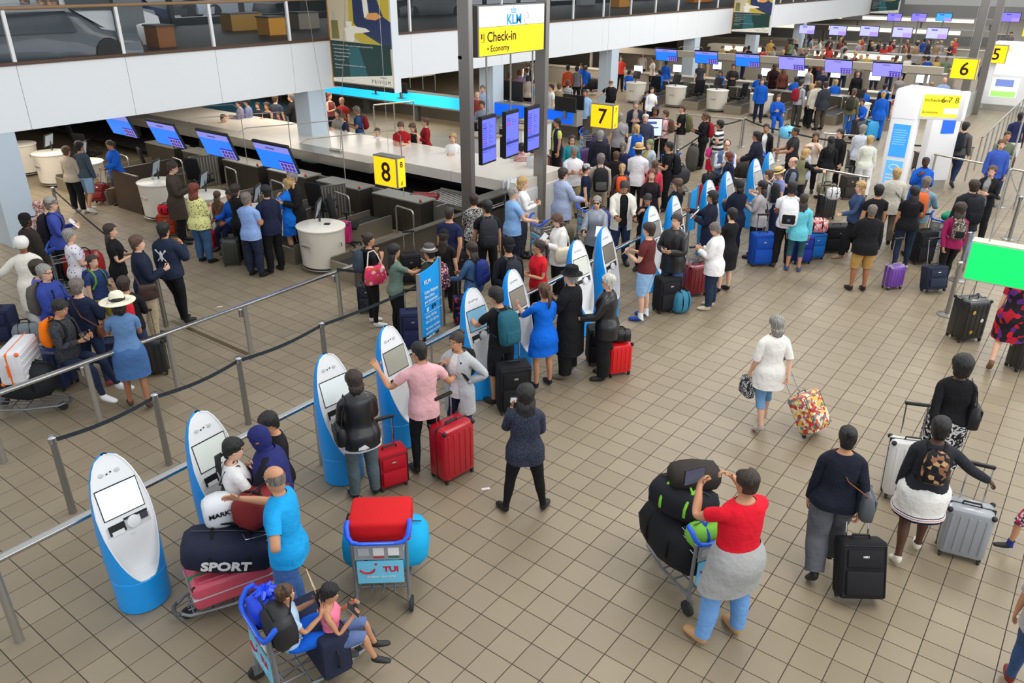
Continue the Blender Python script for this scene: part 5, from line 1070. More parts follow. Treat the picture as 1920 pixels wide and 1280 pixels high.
    if hat:
        kind, hc = hat[:2]; hm = hc if not isinstance(hc, tuple) else fab(hc); q = MB(); q.M = HM
        if kind == 'wide': q.lathe([(.10, 1.675), (.235, 1.66), (.24, 1.667), (.105, 1.69)], 28, c=(-.005, 0)); q.lathe([(.105, 1.68), (.102, 1.72), (.095, 1.77), (.07, 1.80), (.01, 1.81)], 24, c=(-.005, 0)); o = q.build('hat', hm, t); q = MB(); q.M = HM; q.lathe([(.107, 1.685), (.107, 1.715)], 24, c=(-.005, 0)).build('hat_band', BLACK, o)
        elif kind == 'fedora': q.lathe([(.098, 1.685), (.15, 1.672), (.152, 1.68), (.10, 1.70)], 24, sx=1.1, c=(-.003, 0)); q.lathe([(.1, 1.69), (.098, 1.74), (.088, 1.785), (.06, 1.80), (.01, 1.79)], 22, sx=1.08, c=(-.003, 0)); o = q.build('hat', hm, t); q = MB(); q.M = HM; q.lathe([(.102, 1.697), (.101, 1.728)], 22, sx=1.09, c=(-.003, 0)).build('hat_band', fab(hat[2]) if len(hat) > 2 else BLACK, o)
        elif kind == 'cap': q.lathe([(.1, 1.675), (.1, 1.70), (.09, 1.745), (.06, 1.772), (.01, 1.78)], 20, sx=1.05, c=(-.003, 0)); sg = -1 if len(hat) > 2 and hat[2] == 'back' else 1; q.add([(.07*sg, y, 1.69) for y in (-.08, .08)] + [(sg*(.07+.11*math.cos(a)), .085*math.sin(a), 1.685-.012*math.cos(a)) for a in np.linspace(1.4, -1.4, 9)], [tuple(range(11))]); q.build('cap', hm, t)
        elif kind == 'wrap': q.lathe([(.08, 1.60), (.105, 1.64), (.118, 1.69), (.112, 1.74), (.08, 1.785), (.02, 1.80)], 18, sx=1.12, c=(-.018, 0)); q.build('head_wrap', hm, t)
        elif kind == 'hijab':
            P, F, _ = pick(g, lambda tg: (tg[0] == 'head' and (tg[1] >= 6 or (min(tg[2], 15-tg[2]) >= 2))) or (tg[0] in ('jaw',) and min(tg[2], 15-tg[2]) >= 1) or (tg[0] == 'torso' and tg[1] >= 10), .018); o = shellmesh('headscarf', P, F, hm, t, sub)
            Rc, Pc, Jc = g.R['chest'], g.P['chest'], g.Jr['chest']; rr = []
            for z_, rx, ry in ((1.50, .075, .075), (1.46, .10, .12), (1.42, .13, .18), (1.36, .155, .215), (1.28, .17, .225), (1.20, .175, .215), (hat[2] if len(hat) > 2 else 1.1, .18, .21)): rr.append([Pc+Rc @ ((np.array([rx*1.08*math.cos(a)-.012, ry*1.08*math.sin(a), z_])-Jc)*sc) for a in (2*PI*k/20 for k in range(20))])
            MB().loft(rr, 0, False, False).build('scarf_drape', hm, o, sharp=0)
    if glasses:
        q = MB(); q.M = HM; gm = mat((20, 20, 22), .3) if glasses != 'red' else mat((120, 20, 20), .3)
        for sy in (-1, 1):
            if glasses == 'sun': q.ell((.10, .033*sy, 1.632), .006, .026, .019, 10, 6)
            else: q.tube([(.102, .033*sy+.024*math.cos(a), 1.632+.018*math.sin(a)) for a in np.linspace(0, 2*PI, 11)[:-1]], .003, 5, closed=True)
            q.tube([(.098, .056*sy, 1.64), (.02, .078*sy, 1.645)], .003, 5)
        q.tube([(.105, -.01, 1.636), (.105, .01, 1.636)], .003, 5); q.build('glasses', gm, t)
    g.root = t; g.rz = rz; g.pos = np.array([pos[0], pos[1], z]); g.HM = HM
    c, s = math.cos(rz), math.sin(rz)
    g.world = lambda p: np.array([p[0]*c-p[1]*s, p[0]*s+p[1]*c, p[2]])+g.pos
    g.hand = lambda sd: g.world(g.P['hand'+sd]+g.R['hand'+sd] @ (AD*np.array([1, 1 if sd == 'L' else -1, 1])*.09)*g.sc)
    return g
# ---------------------------------------------------------------- luggage
def suitcase(p, rz, label, w=.42, d=.26, h=.66, col=(30, 30, 34), kind='hard', handle=.38, tilt=0., z=0., trim=None, m=None, group='suitcases in the hall', lay=None, strap=None, wheels=4, name='suitcase'):
    t = thing(name, label, 'suitcase', (p[0], p[1], z), rz, group); M = Matrix()
    if tilt: M = Matrix.Translation((-d/2, 0, .03)) @ Matrix.Rotation(-math.radians(tilt), 4, 'Y') @ Matrix.Translation((d/2, 0, -.03))
    if lay == 'back': M = Matrix.Translation((-h/2, 0, d/2+.0)) @ Matrix.Rotation(PI/2, 4, 'Y') @ Matrix.Translation((0, 0, 0))
    if lay == 'side': M = Matrix.Translation((0, h/2, w/2)) @ Matrix.Rotation(PI/2, 4, 'X')
    def mb(): q = MB(); q.M = M; return q
    sm = m or (mat(col, .32, coat=.25) if kind == 'hard' else weave(col)); tm = mat(trim or (24, 24, 26), .5); b = .05 if not lay else 0.
    q = mb().rbox(-d/2, d/2, -w/2, w/2, b, h, .05 if kind == 'hard' else .035, k=4)
    q.build('shell', sm, t)
    if kind == 'hard':
        for i in range(5):
            y = -w*.36+w*.18*i; mb().rbox(d/2-.004, d/2+.008, y-.016, y+.016, b+.07, h-.06, .006, k=2).build('rib', sm, t); mb().rbox(-d/2-.008, -d/2+.004, y-.016, y+.016, b+.07, h-.06, .006, k=2).build('rib', sm, t)
        mb().rbox(-.012, .012, -w/2-.006, w/2+.006, b-.004, h+.006, .01, k=2).build('zip_band', tm, t)
        for sx in (-1, 1):
            for sy in (-1, 1): mb().ell((sx*(d/2-.02), sy*(w/2-.02), h-.02), .03, .03, .03, 8, 5).build('corner_guard', tm, t)
    else:
        mb().rbox(d/2-.005, d/2+.035, -w*.40, w*.40, b+.05, h*.55, .02).build('front_pocket', sm, t); mb().rbox(d/2-.005, d/2+.022, -w*.38, w*.38, h*.6, h*.88, .012).build('upper_pocket', sm, t)
        mb().tube([(d/2+.004, -w*.45, b+.03), (d/2+.004, -w*.45, h-.04), (d/2+.004, w*.45, h-.04), (d/2+.004, w*.45, b+.03)], .006, 6).build('piping', tm, t); mb().rbox(d/2+.02, d/2+.028, -.03, .03, h*.75, h*.79, .003).build('badge', CHROME, t)
    mb().tube([(.0, -.09, h-.005), (.0, -.08, h+.035), (.0, .08, h+.035), (.0, .09, h-.005)], .011, 6).build('top_handle', tm, t)
    if handle:
        hw = w*.24
        for sy in (-1, 1): mb().tube([(-d/2+.03, sy*hw, h-.05), (-d/2+.03, sy*hw, h+handle)], .009, 6).build('handle_tube', CHROME, t)
        mb().rbox(-d/2+.01, -d/2+.05, -hw-.02, hw+.02, h+handle-.015, h+handle+.025, .012).build('handle_grip', BLACK, t)
    for sx in ((-1, 1) if wheels == 4 else (-1,)):
        for sy in (-1, 1):
            q = mb(); q.M = M @ Matrix.Translation((sx*(d/2-.035), sy*(w/2-.04), .03)) @ Matrix.Rotation(PI/2, 4, 'X'); q.lathe([(.008, -.013), (.028, -.013), (.03, 0), (.028, .013), (.008, .013)], 12).build('wheel', RUBBER, t); 
            if not lay: mb().box(sx*(d/2-.035)-.02, sx*(d/2-.035)+.02, sy*(w/2-.04)-.018, sy*(w/2-.04)+.018, .045, b+.02).build('wheel_mount', tm, t)
    if strap: mb().rbox(-d/2-.004, d/2+.01, -w*.12-.02, -w*.12+.02, b-.003, h+.004, .01, k=2).build('strap', fab(strap), t)
    return t
def chestM(g): 
    R = g.R['chest']; return Matrix.Translation(Vector(g.P['chest'])) @ Matrix([list(r) for r in R]).to_4x4() @ Matrix.Scale(g.sc, 4) @ Matrix.Translation(Vector(-g.Jr['chest']))
def wear(g, name, label, cat, group=None): return thing(name, label, cat, tuple(g.pos), g.rz, group)
def backpack(g, label, m, s=1., trim=(26, 26, 28), pocket=None, off=0., logo=None):
    m = fab(m) if isinstance(m, tuple) else m; t = wear(g, 'backpack', label, 'backpack', 'backpacks worn in the hall'); M = chestM(g); x0 = -.135-off
    def mb(): q = MB(); q.M = M; return q
    hw = .15*s; zt, zb = 1.45, 1.45-.45*s; secs = []
    for f, wf, df in ((0, .6, .45), (.08, .88, .8), (.3, 1, 1), (.65, 1, 1.1), (.9, .95, 1.05), (1, .75, .7)):
        z = zt+(zb-zt)*f; d = .16*s*df; n = 14; secs.append([(x0-d/2-.01+d*.55*math.copysign(abs(math.cos(a))**.6, math.cos(a)), hw*wf*math.copysign(abs(math.sin(a))**.6, math.sin(a)), z) for a in (2*PI*k/n for k in range(n))])
    mb().loft(secs[::-1]).build('bag', m, t, sharp=0); mb().rbox(x0-.205*s, x0-.13*s, -hw*.72, hw*.72, zb+.05*s, zb+.22*s, .03*s).build('front_pocket', fab(pocket) if pocket else m, t)
    tm = fab(trim)
    for sy in (-1, 1): mb().tube([(x0+.01, sy*.07, 1.44), (-.06, sy*.085, 1.475), (.03, sy*.095, 1.462), (.115, sy*.105, 1.38), (.125, sy*.12, 1.26), (.06, sy*.17, 1.13), (x0+.02, sy*.13, 1.08)], .019, 8, flat=.4, up=(1, 0, 0)).build('strap', tm, t)
    mb().tube([(x0-.01, -.03, 1.445), (x0-.02, 0, 1.475), (x0-.01, .03, 1.445)], .008, 6).build('top_loop', tm, t); mb().tube([(x0-.05, -hw*.9, 1.36), (x0-.14*s, 0, 1.38), (x0-.05, hw*.9, 1.36)], .004, 5).build('zip', mat((90, 90, 90), .4, .6), t)
    if logo: mb().rbox(x0-.21*s, x0-.204*s, -.03, .03, zb+.1*s, zb+.15*s, .002, k=2).build('logo_patch', mat(logo, .6), t)
    return t
def slingbag(g, label, col, side=-1, w=.28, h=.2, z=.92, d=.1, cross=True, x=0., name='shoulder_bag', strapcol=None, out=.235):
    m = fab(col) if isinstance(col, tuple) and sum(col) > 0 else col; m = mat(col, .45) if isinstance(col, tuple) else col; t = wear(g, name, label, 'bag', 'shoulder bags and handbags'); M = Matrix.Scale(g.sc, 4); zz = z; y = side*out
    lz = g.P['pelvis'][2]/g.sc-.93; M = Matrix.Translation((0, 0, lz*g.sc)) @ M
    def mb(): q = MB(); q.M = M; return q
    mb().loft([[(x+w/2*f*math.copysign(abs(math.cos(a))**.5, math.cos(a)), y+d/2*k*math.copysign(abs(math.sin(a))**.5, math.sin(a)), zz+q*h) for a in (2*PI*j/16 for j in range(16))] for q, f, k in ((-.5, .88, .7), (-.44, .98, 1), (0, 1, 1.05), (.4, .85, .8), (.5, .78, .35))]).build('bag', m, t, sharp=50)
    mb().rbox(x-w*.4, x+w*.4, y+side*d*.45-.006, y+side*d*.45+.012*1, zz-.02, zz+h*.38, .004, k=2).build('flap', m, t); sm = mat(strapcol, .5) if strapcol else m
    if cross: pts = [(x+w*.36, y, zz+h*.45), (.12, side*.12, 1.12), (.115, -side*.02, 1.30), (.03, -side*.1, 1.475), (-.10, -side*.06, 1.42), (-.155, side*.05, 1.22), (x-w*.36, y, zz+h*.45)]
    else: pts = [(x+w*.34, y, zz+h*.45), (x+.07, side*.21, zz+h*.45+.2), (.03, side*.15, 1.47), (-.07, side*.15, 1.45), (x-.1, side*.21, zz+h*.45+.2), (x-w*.34, y, zz+h*.45)]
    mb().tube(pts, .012, 6, flat=.5, up=(0, 1, 0)).build('strap', sm, t); mb().ell((x+w*.34, y, zz+h*.46), .012, .012, .012, 6, 4).build('buckle', CHROME, t)
    return t
def handbag(g, sd, label, col, w=.3, h=.24, d=.12, m=None, drop=.16):
    p = g.hand(sd); m = m or (mat(col, .5)); t = thing('handbag', label, 'bag', (p[0], p[1], p[2]-drop-h), g.rz, 'shoulder bags and handbags')
    MB().loft([[(w/2*f*math.copysign(abs(math.cos(a))**.5, math.cos(a)), d/2*k*math.copysign(abs(math.sin(a))**.5, math.sin(a)), q*h) for a in (2*PI*j/16 for j in range(16))] for q, f, k in ((0, .8, .8), (.06, .95, 1), (.5, 1, 1), (.95, .9, .6), (1, .86, .4))]).build('bag', m, t, sharp=50)
    for s in (-1, 1): MB().tube([(w*.28, s*d*.22, h*.97), (w*.2, s*.01, h+drop*.7), (0, 0, h+drop), (-w*.2, s*.01, h+drop*.7), (-w*.28, s*d*.22, h*.97)], .007, 6, up=(0, 1, 0)).build('handle', m, t)
    return t
PHM = None
def held(g, sd, label, kind='phone'):
    p = g.hand(sd); R = g.R['hand'+sd]; q = MB(); f = g.rz
    if kind == 'phone': o = thing('phone', label, 'phone', tuple(p), f); q.M = Matrix.Rotation(math.radians(-35), 4, 'Y'); q.rbox(-.006, .006, -.037, .037, -.03, .11, .005, k=2).build('body', BLACK, o); q = MB(); q.M = Matrix.Rotation(math.radians(-35), 4, 'Y'); q.box(-.0075, -.0062, -.033, .033, -.02, .10).build('display', mat((214, 222, 230), .3, emit=.35), o)
    elif kind == 'tablet': o = thing('tablet', label, 'tablet', tuple(p), f); q.rbox(-.006, .006, -.02, .20, -.05, .12, .005, k=2).build('body', BLACK, o); MB().box(-.0075, -.0062, -.01, .19, -.04, .11).build('display', mat((70, 80, 100), .3, emit=.2), o)
    else:
        c = {'paper': (242, 242, 240), 'pass': (150, 50, 40), 'book': (206, 180, 140)}[kind]; w, h = {'paper': (.10, .14), 'pass': (.05, .09), 'book': (.12, .17)}[kind]
        o = thing({'paper': 'paper', 'pass': 'passport', 'book': 'booklet'}[kind], label, {'paper': 'paper', 'pass': 'passport', 'book': 'booklet'}[kind], tuple(p), f); q.M = Matrix.Rotation(math.radians(-40 if kind != 'book' else -12), 4, 'Y'); q.box(-.003, .003, -w, w, -.03, h*1.3).build('sheet', mat(c, .7), o)
        if kind == 'book':
            q = MB(); q.M = Matrix.Rotation(math.radians(-12), 4, 'Y')
            for i in range(3):
                for j in range(5): q.box(-.0045, -.003, -.09+.06*i, -.05+.06*i, .0+.036*j, .022+.036*j)
            q.build('printed_square', mat((140, 150, 140), .7), o)
    return o
# ---------------------------------------------------------------- baggage trolleys
GREYT = mat((138, 140, 144), .4, .5); TBLUE = mat((26, 92, 226), .4); ADB = mat((120, 206, 240), .4)
def make_trolley(label='x'):
    t = thing('baggage_trolley', label, 'trolley', (0, 0, 0), 0, 'airport baggage trolleys')
    for s in (-1, 1):
        MB().tube([(-.42, s*.27, .10), (-.40, s*.27, .5), (-.42, s*.275, .98)], .019, 8).build('upright', GREYT, t); MB().tube([(-.40, s*.27, .24), (.1, s*.25, .2), (.52, s*.16, .17), (.60, s*.08, .17)], .018, 8).build('side_tube', GREYT, t)
        MB().tube([(-.30, s*.31, 1.15), (-.37, s*.315, 1.13), (-.43, s*.30, 1.05), (-.46, s*.26, 1.0), (-.47, s*.18, .985), (-.47, 0, .985)], [.024, .027, .027, .025, .021, .021], 10).build('handle_end', TBLUE, t)
        q = MB(); q.M = Matrix.Translation((-.42, s*.29, .09)) @ Matrix.Rotation(PI/2, 4, 'X'); q.lathe([(.02, -.02), (.085, -.02), (.09, 0), (.085, .02), (.02, .02)], 18).build('wheel', RUBBER, t); B(-.46, -.38, s*.27-.012, s*.27+.012, .08, .22).build('fork', GREYT, t)
    B(-.485, -.475, -.16, .16, .975, 1.0).build('handle_label', mat((230, 232, 236), .5), t)
    q = MB(); q.M = Matrix.Translation((.52, 0, .075)) @ Matrix.Rotation(PI/2, 4, 'X'); q.lathe([(.02, -.02), (.07, -.02), (.075, 0), (.07, .02), (.02, .02)], 16).build('wheel', RUBBER, t); MB().tube([(.52, 0, .08), (.50, 0, .18)], .016, 6).build('front_fork', GREYT, t)
    MB().tube([(.60, -.1, .17), (.64, -.06, .17), (.65, 0, .17), (.64, .06, .17), (.60, .1, .17)], .022, 8).build('bumper', mat((80, 82, 86), .6), t)
    for x in (-.30, -.1, .1, .3, .48): MB().tube([(x, -.24+.12*max(0, x), .235-.08*(x+.4)), (x, .24-.12*max(0, x), .235-.08*(x+.4))], .011, 6).build('deck_bar', GREYT, t)
    for y in (-.12, 0, .12): MB().tube([(-.40, y, .24), (.52, y*.6, .17)], .010, 6).build('deck_rail', GREYT, t)
    ad = B(-.445, -.43, -.235, .235, .42, .72).build('ad_panel', ADB, t); B(-.44, -.43, -.25, .25, .74, .93).build('info_panel', mat((150, 152, 154), .5), t)
    for y, c in ((-.2, (236, 236, 236)), (-.05, (226, 226, 226)), (.1, (180, 182, 184))): B(-.444, -.44, y, y+.11, .80, .90).build('picture', mat(c, .6), t)
    for y, c in ((-.2, (40, 110, 80)), (-.05, (190, 40, 60))): B(-.444, -.44, y, y+.11, .765, .785).build('caption_strip', mat(c, .6), t)
    RED = mat((206, 20, 50), .5); FRM = lambda y, z: frame((-.447, y, z), (0, -1, 0), (0, 0, 1))
    text('TUI', .10, RED, ad, FRM(-.03, .58), bold=.004); MB().tube([(-.447, .13-.075*math.cos(a)+.0, .63-.065*math.sin(a)) for a in np.linspace(.1, 2.9, 10)], [.006]+[.012]*8+[.006], 6).ell((-.447, .04, .685), .004, .015, .015, 8, 5).build('smile_logo', RED, ad); text('Discover your smile', .035, WHITE, ad, FRM(.14, .50))
    for z in (.78, .86, .94): MB().tube([(-.41, -.24, z), (-.12, -.23, z+.02), (-.12, .23, z+.02), (-.41, .24, z)], .006, 6).build('basket_wire', CHROME, t)
    for y in (-.2, -.1, 0, .1, .2): MB().tube([(-.40, y, .76), (-.12, y, .78), (-.12, y, .97)], .005, 6).build('basket_wire', CHROME, t)
    return t
trol = [None]
def trolley(p, rz, label):
    if trol[0] is None: trol[0] = make_trolley(); t = trol[0]
    else: t = dup(trol[0])
    t.location = (p[0], p[1], 0); t.rotation_euler = (0, 0, rz); t.scale = (.92, .92, .86); t['label'] = label
    return t
def tloc(p, rz, x, y): c, s = math.cos(rz), math.sin(rz); return (p[0]+x*c-y*s, p[1]+x*s+y*c)
def softbag(p, rz, z, L, W, H, label, m, name='holdall', cat='bag', strap=(24, 24, 26), seed=1, words=None, tilt=0., parts=True):
    """a bulging cloth bag: length along x"""
    m = weave(m) if isinstance(m, tuple) else m; t = thing(name, label, cat, (p[0], p[1], z), rz, 'bags and holdalls'); r = random.Random(seed); secs = []
    if tilt: t.rotation_euler = (0, math.radians(tilt), rz)
    for f, k in ((-1, .12), (-.96, .62), (-.82, .88), (-.45, 1.0), (0, 1.05), (.45, 1.0), (.82, .88), (.96, .62), (1, .12)):
        secs.append([(f*L/2+.02*r.uniform(-1, 1)*(abs(f) < .9), W/2*k*math.copysign(abs(math.sin(a))**.75, math.sin(a))*(1+.05*r.uniform(-1, 1)), H/2+H/2*k*math.copysign(abs(math.cos(a))**.75, math.cos(a))*(1+.04*r.uniform(-1, 1))) for a in (2*PI*j/14 for j in range(14))])
    MB().loft(secs).build('bag', m, t, sharp=0)
    if parts:
        sm = fab(strap)
        for x in (-.2, .2): MB().tube([(x*L, W*.52*math.sin(a), H/2+H*.53*math.cos(a)) for a in np.linspace(-2.2, 2.2, 11)], .016, 6, flat=.35).build('strap', sm, t)
        MB().tube([(-L*.42, 0, H*1.0), (0, .0, H*1.035), (L*.42, 0, H*1.0)], .006, 5).build('zip', mat((60, 60, 64), .5), t); MB().tube([(-.2*L, W*.2, H*.98), (-.12*L, W*.12, H*1.12), (.12*L, W*.12, H*1.12), (.2*L, W*.2, H*.98)], .012, 6).build('handle', sm, t)
    if words: text(words, H*.4, WHITE, t, frame((-L*.28, -W*.535, H*.35), (1, 0, 0), (0, -.15, 1)), bold=.006)
    return t
# ---------------------------------------------------------------- who stands where
PPL = {}
def pp(key, u, v, h, hd, label, foot=False, **kw):
    hat = kw.get('hat'); ex = {'wide': .06, 'fedora': .05, 'cap': .03, 'wrap': .05}.get(hat[0], .02) if hat else .015
    p = G(u, v, 0) if foot else G(u, v, h+ex*h/1.75-(.05*kw.get('lean', 0)/10 if kw.get('lean', 0) > 8 else 0))
    dist = math.hypot(p[0], p[1])
    if 'sub' not in kw: kw['sub'] = 1 if dist < 15.5 else 0
    g = person(p, HD(hd), label, h=h, **kw); PPL[key] = g
    return g
BKC, NVY, JEAN, DJEAN, LJEAN, WHT, GRY, DGR, KHA, BLU = (24, 24, 27), (28, 34, 62), (74, 102, 150), (44, 58, 90), (128, 164, 206), (234, 232, 230), (150, 150, 152), (66, 68, 72), (176, 156, 122), (22, 92, 196)
LEATH = mat((24, 24, 26), .38, coat=.2)
T = lambda k, c, *r: (k, c)+r
# --- foreground
g = pp('braid', 428, 822, 1.62, 55, 'young woman in a white top with a black braid at the second kiosk', fem=1, skin='l', hair='braid:k', top=T('elbow', WHT), bottom=T('slim', (60, 62, 66)), arms=('down', 'face'), head=(-20, 12), shoes=(40, 40, 44))
slingbag(g, 'small black crossbody bag on the hip of the woman with the braid', (20, 20, 24), 1, .24, .22, .98)
g = pp('hijab', 492, 797, 1.68, 262, 'woman in a navy headscarf and dark dress looking at her phone', fem=1, fat=.18, skin='m', hair=None, hat=('hijab', (40, 44, 104), .98), top=T('dresslong', (26, 26, 38)), bottom=T('skirt.1', (24, 24, 32)), arms=('phonehi', 'phone'), head=(0, 20)); held(g, 'L', 'phone held by the woman in the navy headscarf')
pp('boyk', 508, 770, 1.58, 235, 'dark haired boy in black behind the navy headscarf', skin='m', hair='short:k', top=T('tee', BKC), bottom=T('slim', DJEAN), arms=('phone', 'down'), head=(0, 18))
pp('polo', 515, 876, 1.76, 275, 'balding man in a turquoise polo shirt and blue jeans, hand on his hip', fat=.14, skin='m', hair='bald:h', top=T('polo', (26, 160, 226)), bottom=T('long', (72, 112, 172)), arms=('hip', 'touch'), legs=('stand', 'relax'), head=(-25, 8), shoes=(60, 50, 44))
pp('leather', 664, 697, 1.64, 335, 'woman in a black leather jacket over a white lace tunic', fem=1, fat=.15, skin='m', hair='bob:b', top=T('coat', LEATH), over=.04, bottom=T('long', (88, 102, 108)), arms=('phone', 'phone'), head=(10, 10))
gg = PPL['leather']; MB().loft(hemrings(gg, None, list(np.linspace(gg.P['pelvis'][2]+.02, gg.P['pelvis'][2]-.17, 4)), .015), 0, False, False).build('lace_hem', pat('dots', [(190, 180, 190), (240, 238, 238)], 60), gg.root, sharp=0); slingbag(gg, 'shiny black handbag on the arm of the woman in leather', (20, 20, 22), 1, .3, .24, .98, .14, cross=False); held(PPL['leather'], 'R', 'dark red passport held at the third kiosk', 'pass')
pp('pink', 788, 640, 1.76, 338, 'young man in a pale pink polo shirt and black trousers', skin='m', hair='crop:k', top=T('polo', (226, 172, 176)), bottom=T('slim', (22, 22, 26)), arms=(((.3, .7, -.75), (.75, .35, .75), None, .3), ((.2, .55, -.8), (.75, .55, -.2), None, 1.1)), head=(30, 8), shoes=(24, 24, 26))
g = pp('girlgrey', 858, 622, 1.66, 205, 'young woman in a white top and light grey cardigan, hand at her chin', fem=1, skin='m', hair='bun:b', top=T('tee', (228, 226, 228)), jacket=('open', (178, 180, 184), .24), bottom=T('slim', DJEAN), arms=('hip', 'face'), head=(-15, 5))
backpack(g, 'black backpack slung behind the young woman in the grey cardigan', (26, 26, 30), .85)
g = pp('boyteal', 938, 540, 1.74, 325, 'young man in black at the fifth kiosk', skin='m', hair='short:k', top=T('tee', (22, 22, 24)), bottom=T('short', (26, 27, 32)), arms=('touch', 'phone'), head=(20, 15), lean=6)
backpack(g, 'teal backpack on the young man in black', (36, 92, 108), 1.05, (40, 60, 70))
pp('attend', 1021, 530, 1.64, 330, 'airline attendant in a bright blue uniform dress with a long ponytail', fem=1, skin='m', hair='pony:n', top=T('elbow', (6, 106, 222)), bottom=T('skirt.60', (6, 106, 222)), arms=('touch', 'phone'), shoes=(24, 26, 40)); held(PPL['attend'], 'R', 'white papers held by the attendant in blue', 'paper')
pp('hat', 1072, 498, 1.74, 300, 'elderly man in a black hat and long black coat', fat=.16, skin='l', hair='short:g', hat=('fedora', BKC), top=T('coat', BKC), bottom=T('wide', BKC), arms=('phonehi', 'phone'), shoes=(120, 110, 94), over=.42, glasses='g', legs=('stand', 'relax')); held(PPL['hat'], 'L', 'white form held by the man in the black hat', 'paper')
pp('leatherw', 1142, 514, 1.66, 285, 'older woman with short grey hair in a black leather jacket', fem=1, fat=.15, skin='l', hair='short:w', glasses='g', top=T('coat', LEATH), bottom=T('wide', BKC), arms=('push', 'down'))
pp('curly', 986, 722, 1.63, 355, 'woman with long wavy black hair holding up a phone in the open floor', fem=1, fat=.16, skin='m', hair='curly:k', top=T('tunic', pat('melange', [(28, 32, 46), (60, 66, 84)], 60)), bottom=T('slim', BKC), arms=('phonehi', 'phone'), legs=('wide', 'wide'), toe=(25, 25), shoes=(22, 22, 24), over=.06); held(PPL['curly'], 'L', 'phone with a bright display held by the woman with wavy hair')
g = pp('white', 1458, 597, 1.6, 348, 'grey haired woman in a loose white blouse walking across the open floor', fem=1, fat=.12, skin='l', hair='bob:g', top=T('loose', (238, 234, 228)), bottom=T('capri', (112, 154, 196)), arms=('bag', 'back'), legs=('stepB', 'stepF'), shoes=(190, 178, 172), over=.17)
handbag(g, 'L', 'black and white patterned handbag beside the walking woman in white', BKC, m=pat('scrolls', [BKC, (200, 200, 200)], 30), drop=.05)
pp('red', 1405, 879, 1.86, 338, 'man in a red t-shirt with a grey sweater tied round his waist', fat=.16, skin='m', hair='recede:b', top=T('tee', (222, 22, 44)), bottom=T('long', (112, 160, 216)), arms=('camera', 'camera'), legs=('wide', 'stand'), shoes=(196, 150, 100)); gg = PPL['red']
held(gg, 'L', 'dark tablet raised by the man in the red t-shirt', 'tablet')
rr = hemrings(gg, None, list(np.linspace(gg.P['pelvis'][2]+.13, gg.P['pelvis'][2]-.36, 7)), .05); MB().loft(rr, 0, False, False).build('tied_sweater', fab((168, 168, 166)), gg.root, sharp=0)
g = pp('navyw', 1592, 808, 1.68, 10, 'woman in a dark navy jumper and grey trousers pulling a black case', fem=1, fat=.28, skin='m', hair='bun:k', top=T('long', (26, 30, 44)), bottom=T('wide', (92, 94, 100)), arms=('down', 'back'), legs=('aft', 'stepF'), shoes=BKC)
slingbag(g, 'grey messenger bag on a brown strap across the woman in navy', (82, 86, 92), -1, .36, .28, .98, .14, strapcol=(140, 84, 56), x=-.12, out=.26)
g = pp('skirt', 1768, 788, 1.68, 20, 'woman in a charcoal top and full white skirt with navy border', fem=1, fat=.2, skin='d', hair='short:k', top=T('long', (40, 42, 48)), bottom=T('skirt.62', (240, 238, 232)), arms=('down', 'side'), legs=('stepB', 'stepF'), shoes=(226, 220, 206))
zz = g.P['pelvis'][2]; rr = hemrings(g, None, list(np.linspace(zz+.08*g.sc, .62*1.68/1.75, 7)), .035); 
def grow(r, k): c = np.mean(r, axis=0); return [tuple(c+(np.array(p)-c)*[k, k, 1]) for p in r]
MB().loft([grow(rr[5], 1.012), grow(rr[6], 1.012)], 0, False, False).build('navy_border', fab((30, 36, 60)), g.root, sharp=0)
for k in (.25, .55): MB().tube([np.array(a)*(1-k)+np.array(b)*k for a, b in zip(grow(rr[5], 1.02), grow(rr[6], 1.02))], .008, 6, closed=True).build('white_stripe', fab((226, 206, 206)), g.root)
backpack(g, 'small floral black backpack on the woman in the white skirt', pat('spots', [(24, 22, 22), (24, 22, 22), (140, 96, 72), (190, 150, 110), (30, 30, 30)], 22), .78, pocket=None)
g = pp('afro', 1808, 674, 1.64, 15, 'woman with short black afro hair in a black top and patterned skirt', fem=1, fat=.25, skin='d', hair='afro:k', top=T('long', BKC), bottom=T('skirt.35', pat('scrolls', [(22, 22, 24), (210, 210, 210)], 16)), arms=('pull', 'down'), legs=('stepF', 'stepB'))
slingbag(g, 'large glossy black handbag on the shoulder of the woman with afro hair', (24, 24, 28), -1, .42, .3, 1.02, .16, cross=False)
pp('floral', 1872, 690, 1.66, 35, 'woman in a red and purple floral dress partly behind the green sign', foot=True, fem=1, fat=.12, skin='l', hair='bob:n', top=T('dress', pat('spots', [(26, 20, 30), (196, 24, 40), (24, 20, 28), (90, 40, 120), (170, 20, 44), (30, 24, 30)], 13)), bottom=T('skirt.55', pat('spots', [(26, 20, 30), (196, 24, 40), (24, 20, 28), (90, 40, 120), (170, 20, 44), (30, 24, 30)], 13)), arms=('down', 'down'), legs=('aft', 'fwd'), shoes=(120, 84, 60))
pp('kid', 1912, 1035, 1.2, 300, 'child in a blue top and checked shorts at the right edge', foot=True, hs=1.12, skin='m', hair='short:b', top=T('tee', (10, 110, 190)), bottom=T('short', pat('spots', [(220, 210, 210), (190, 50, 70), (60, 60, 90)], 40)), socks=(40, 54, 130), shoes=BKC, legs=('fwd', 'aft'))
pp('stripe', 1908, 1318, 1.7, 40, 'woman in a striped top and blue jeans at the bottom right edge', foot=True, fem=1, skin='m', hair='long:b', top=T('elbow', pat('stripes', [(226, 220, 220), (86, 78, 80)], 22)), bottom=T('slim', (58, 84, 124)), arms=('down', 'hip'), legs=('stepF', 'stepB'), shoes=(120, 40, 40))
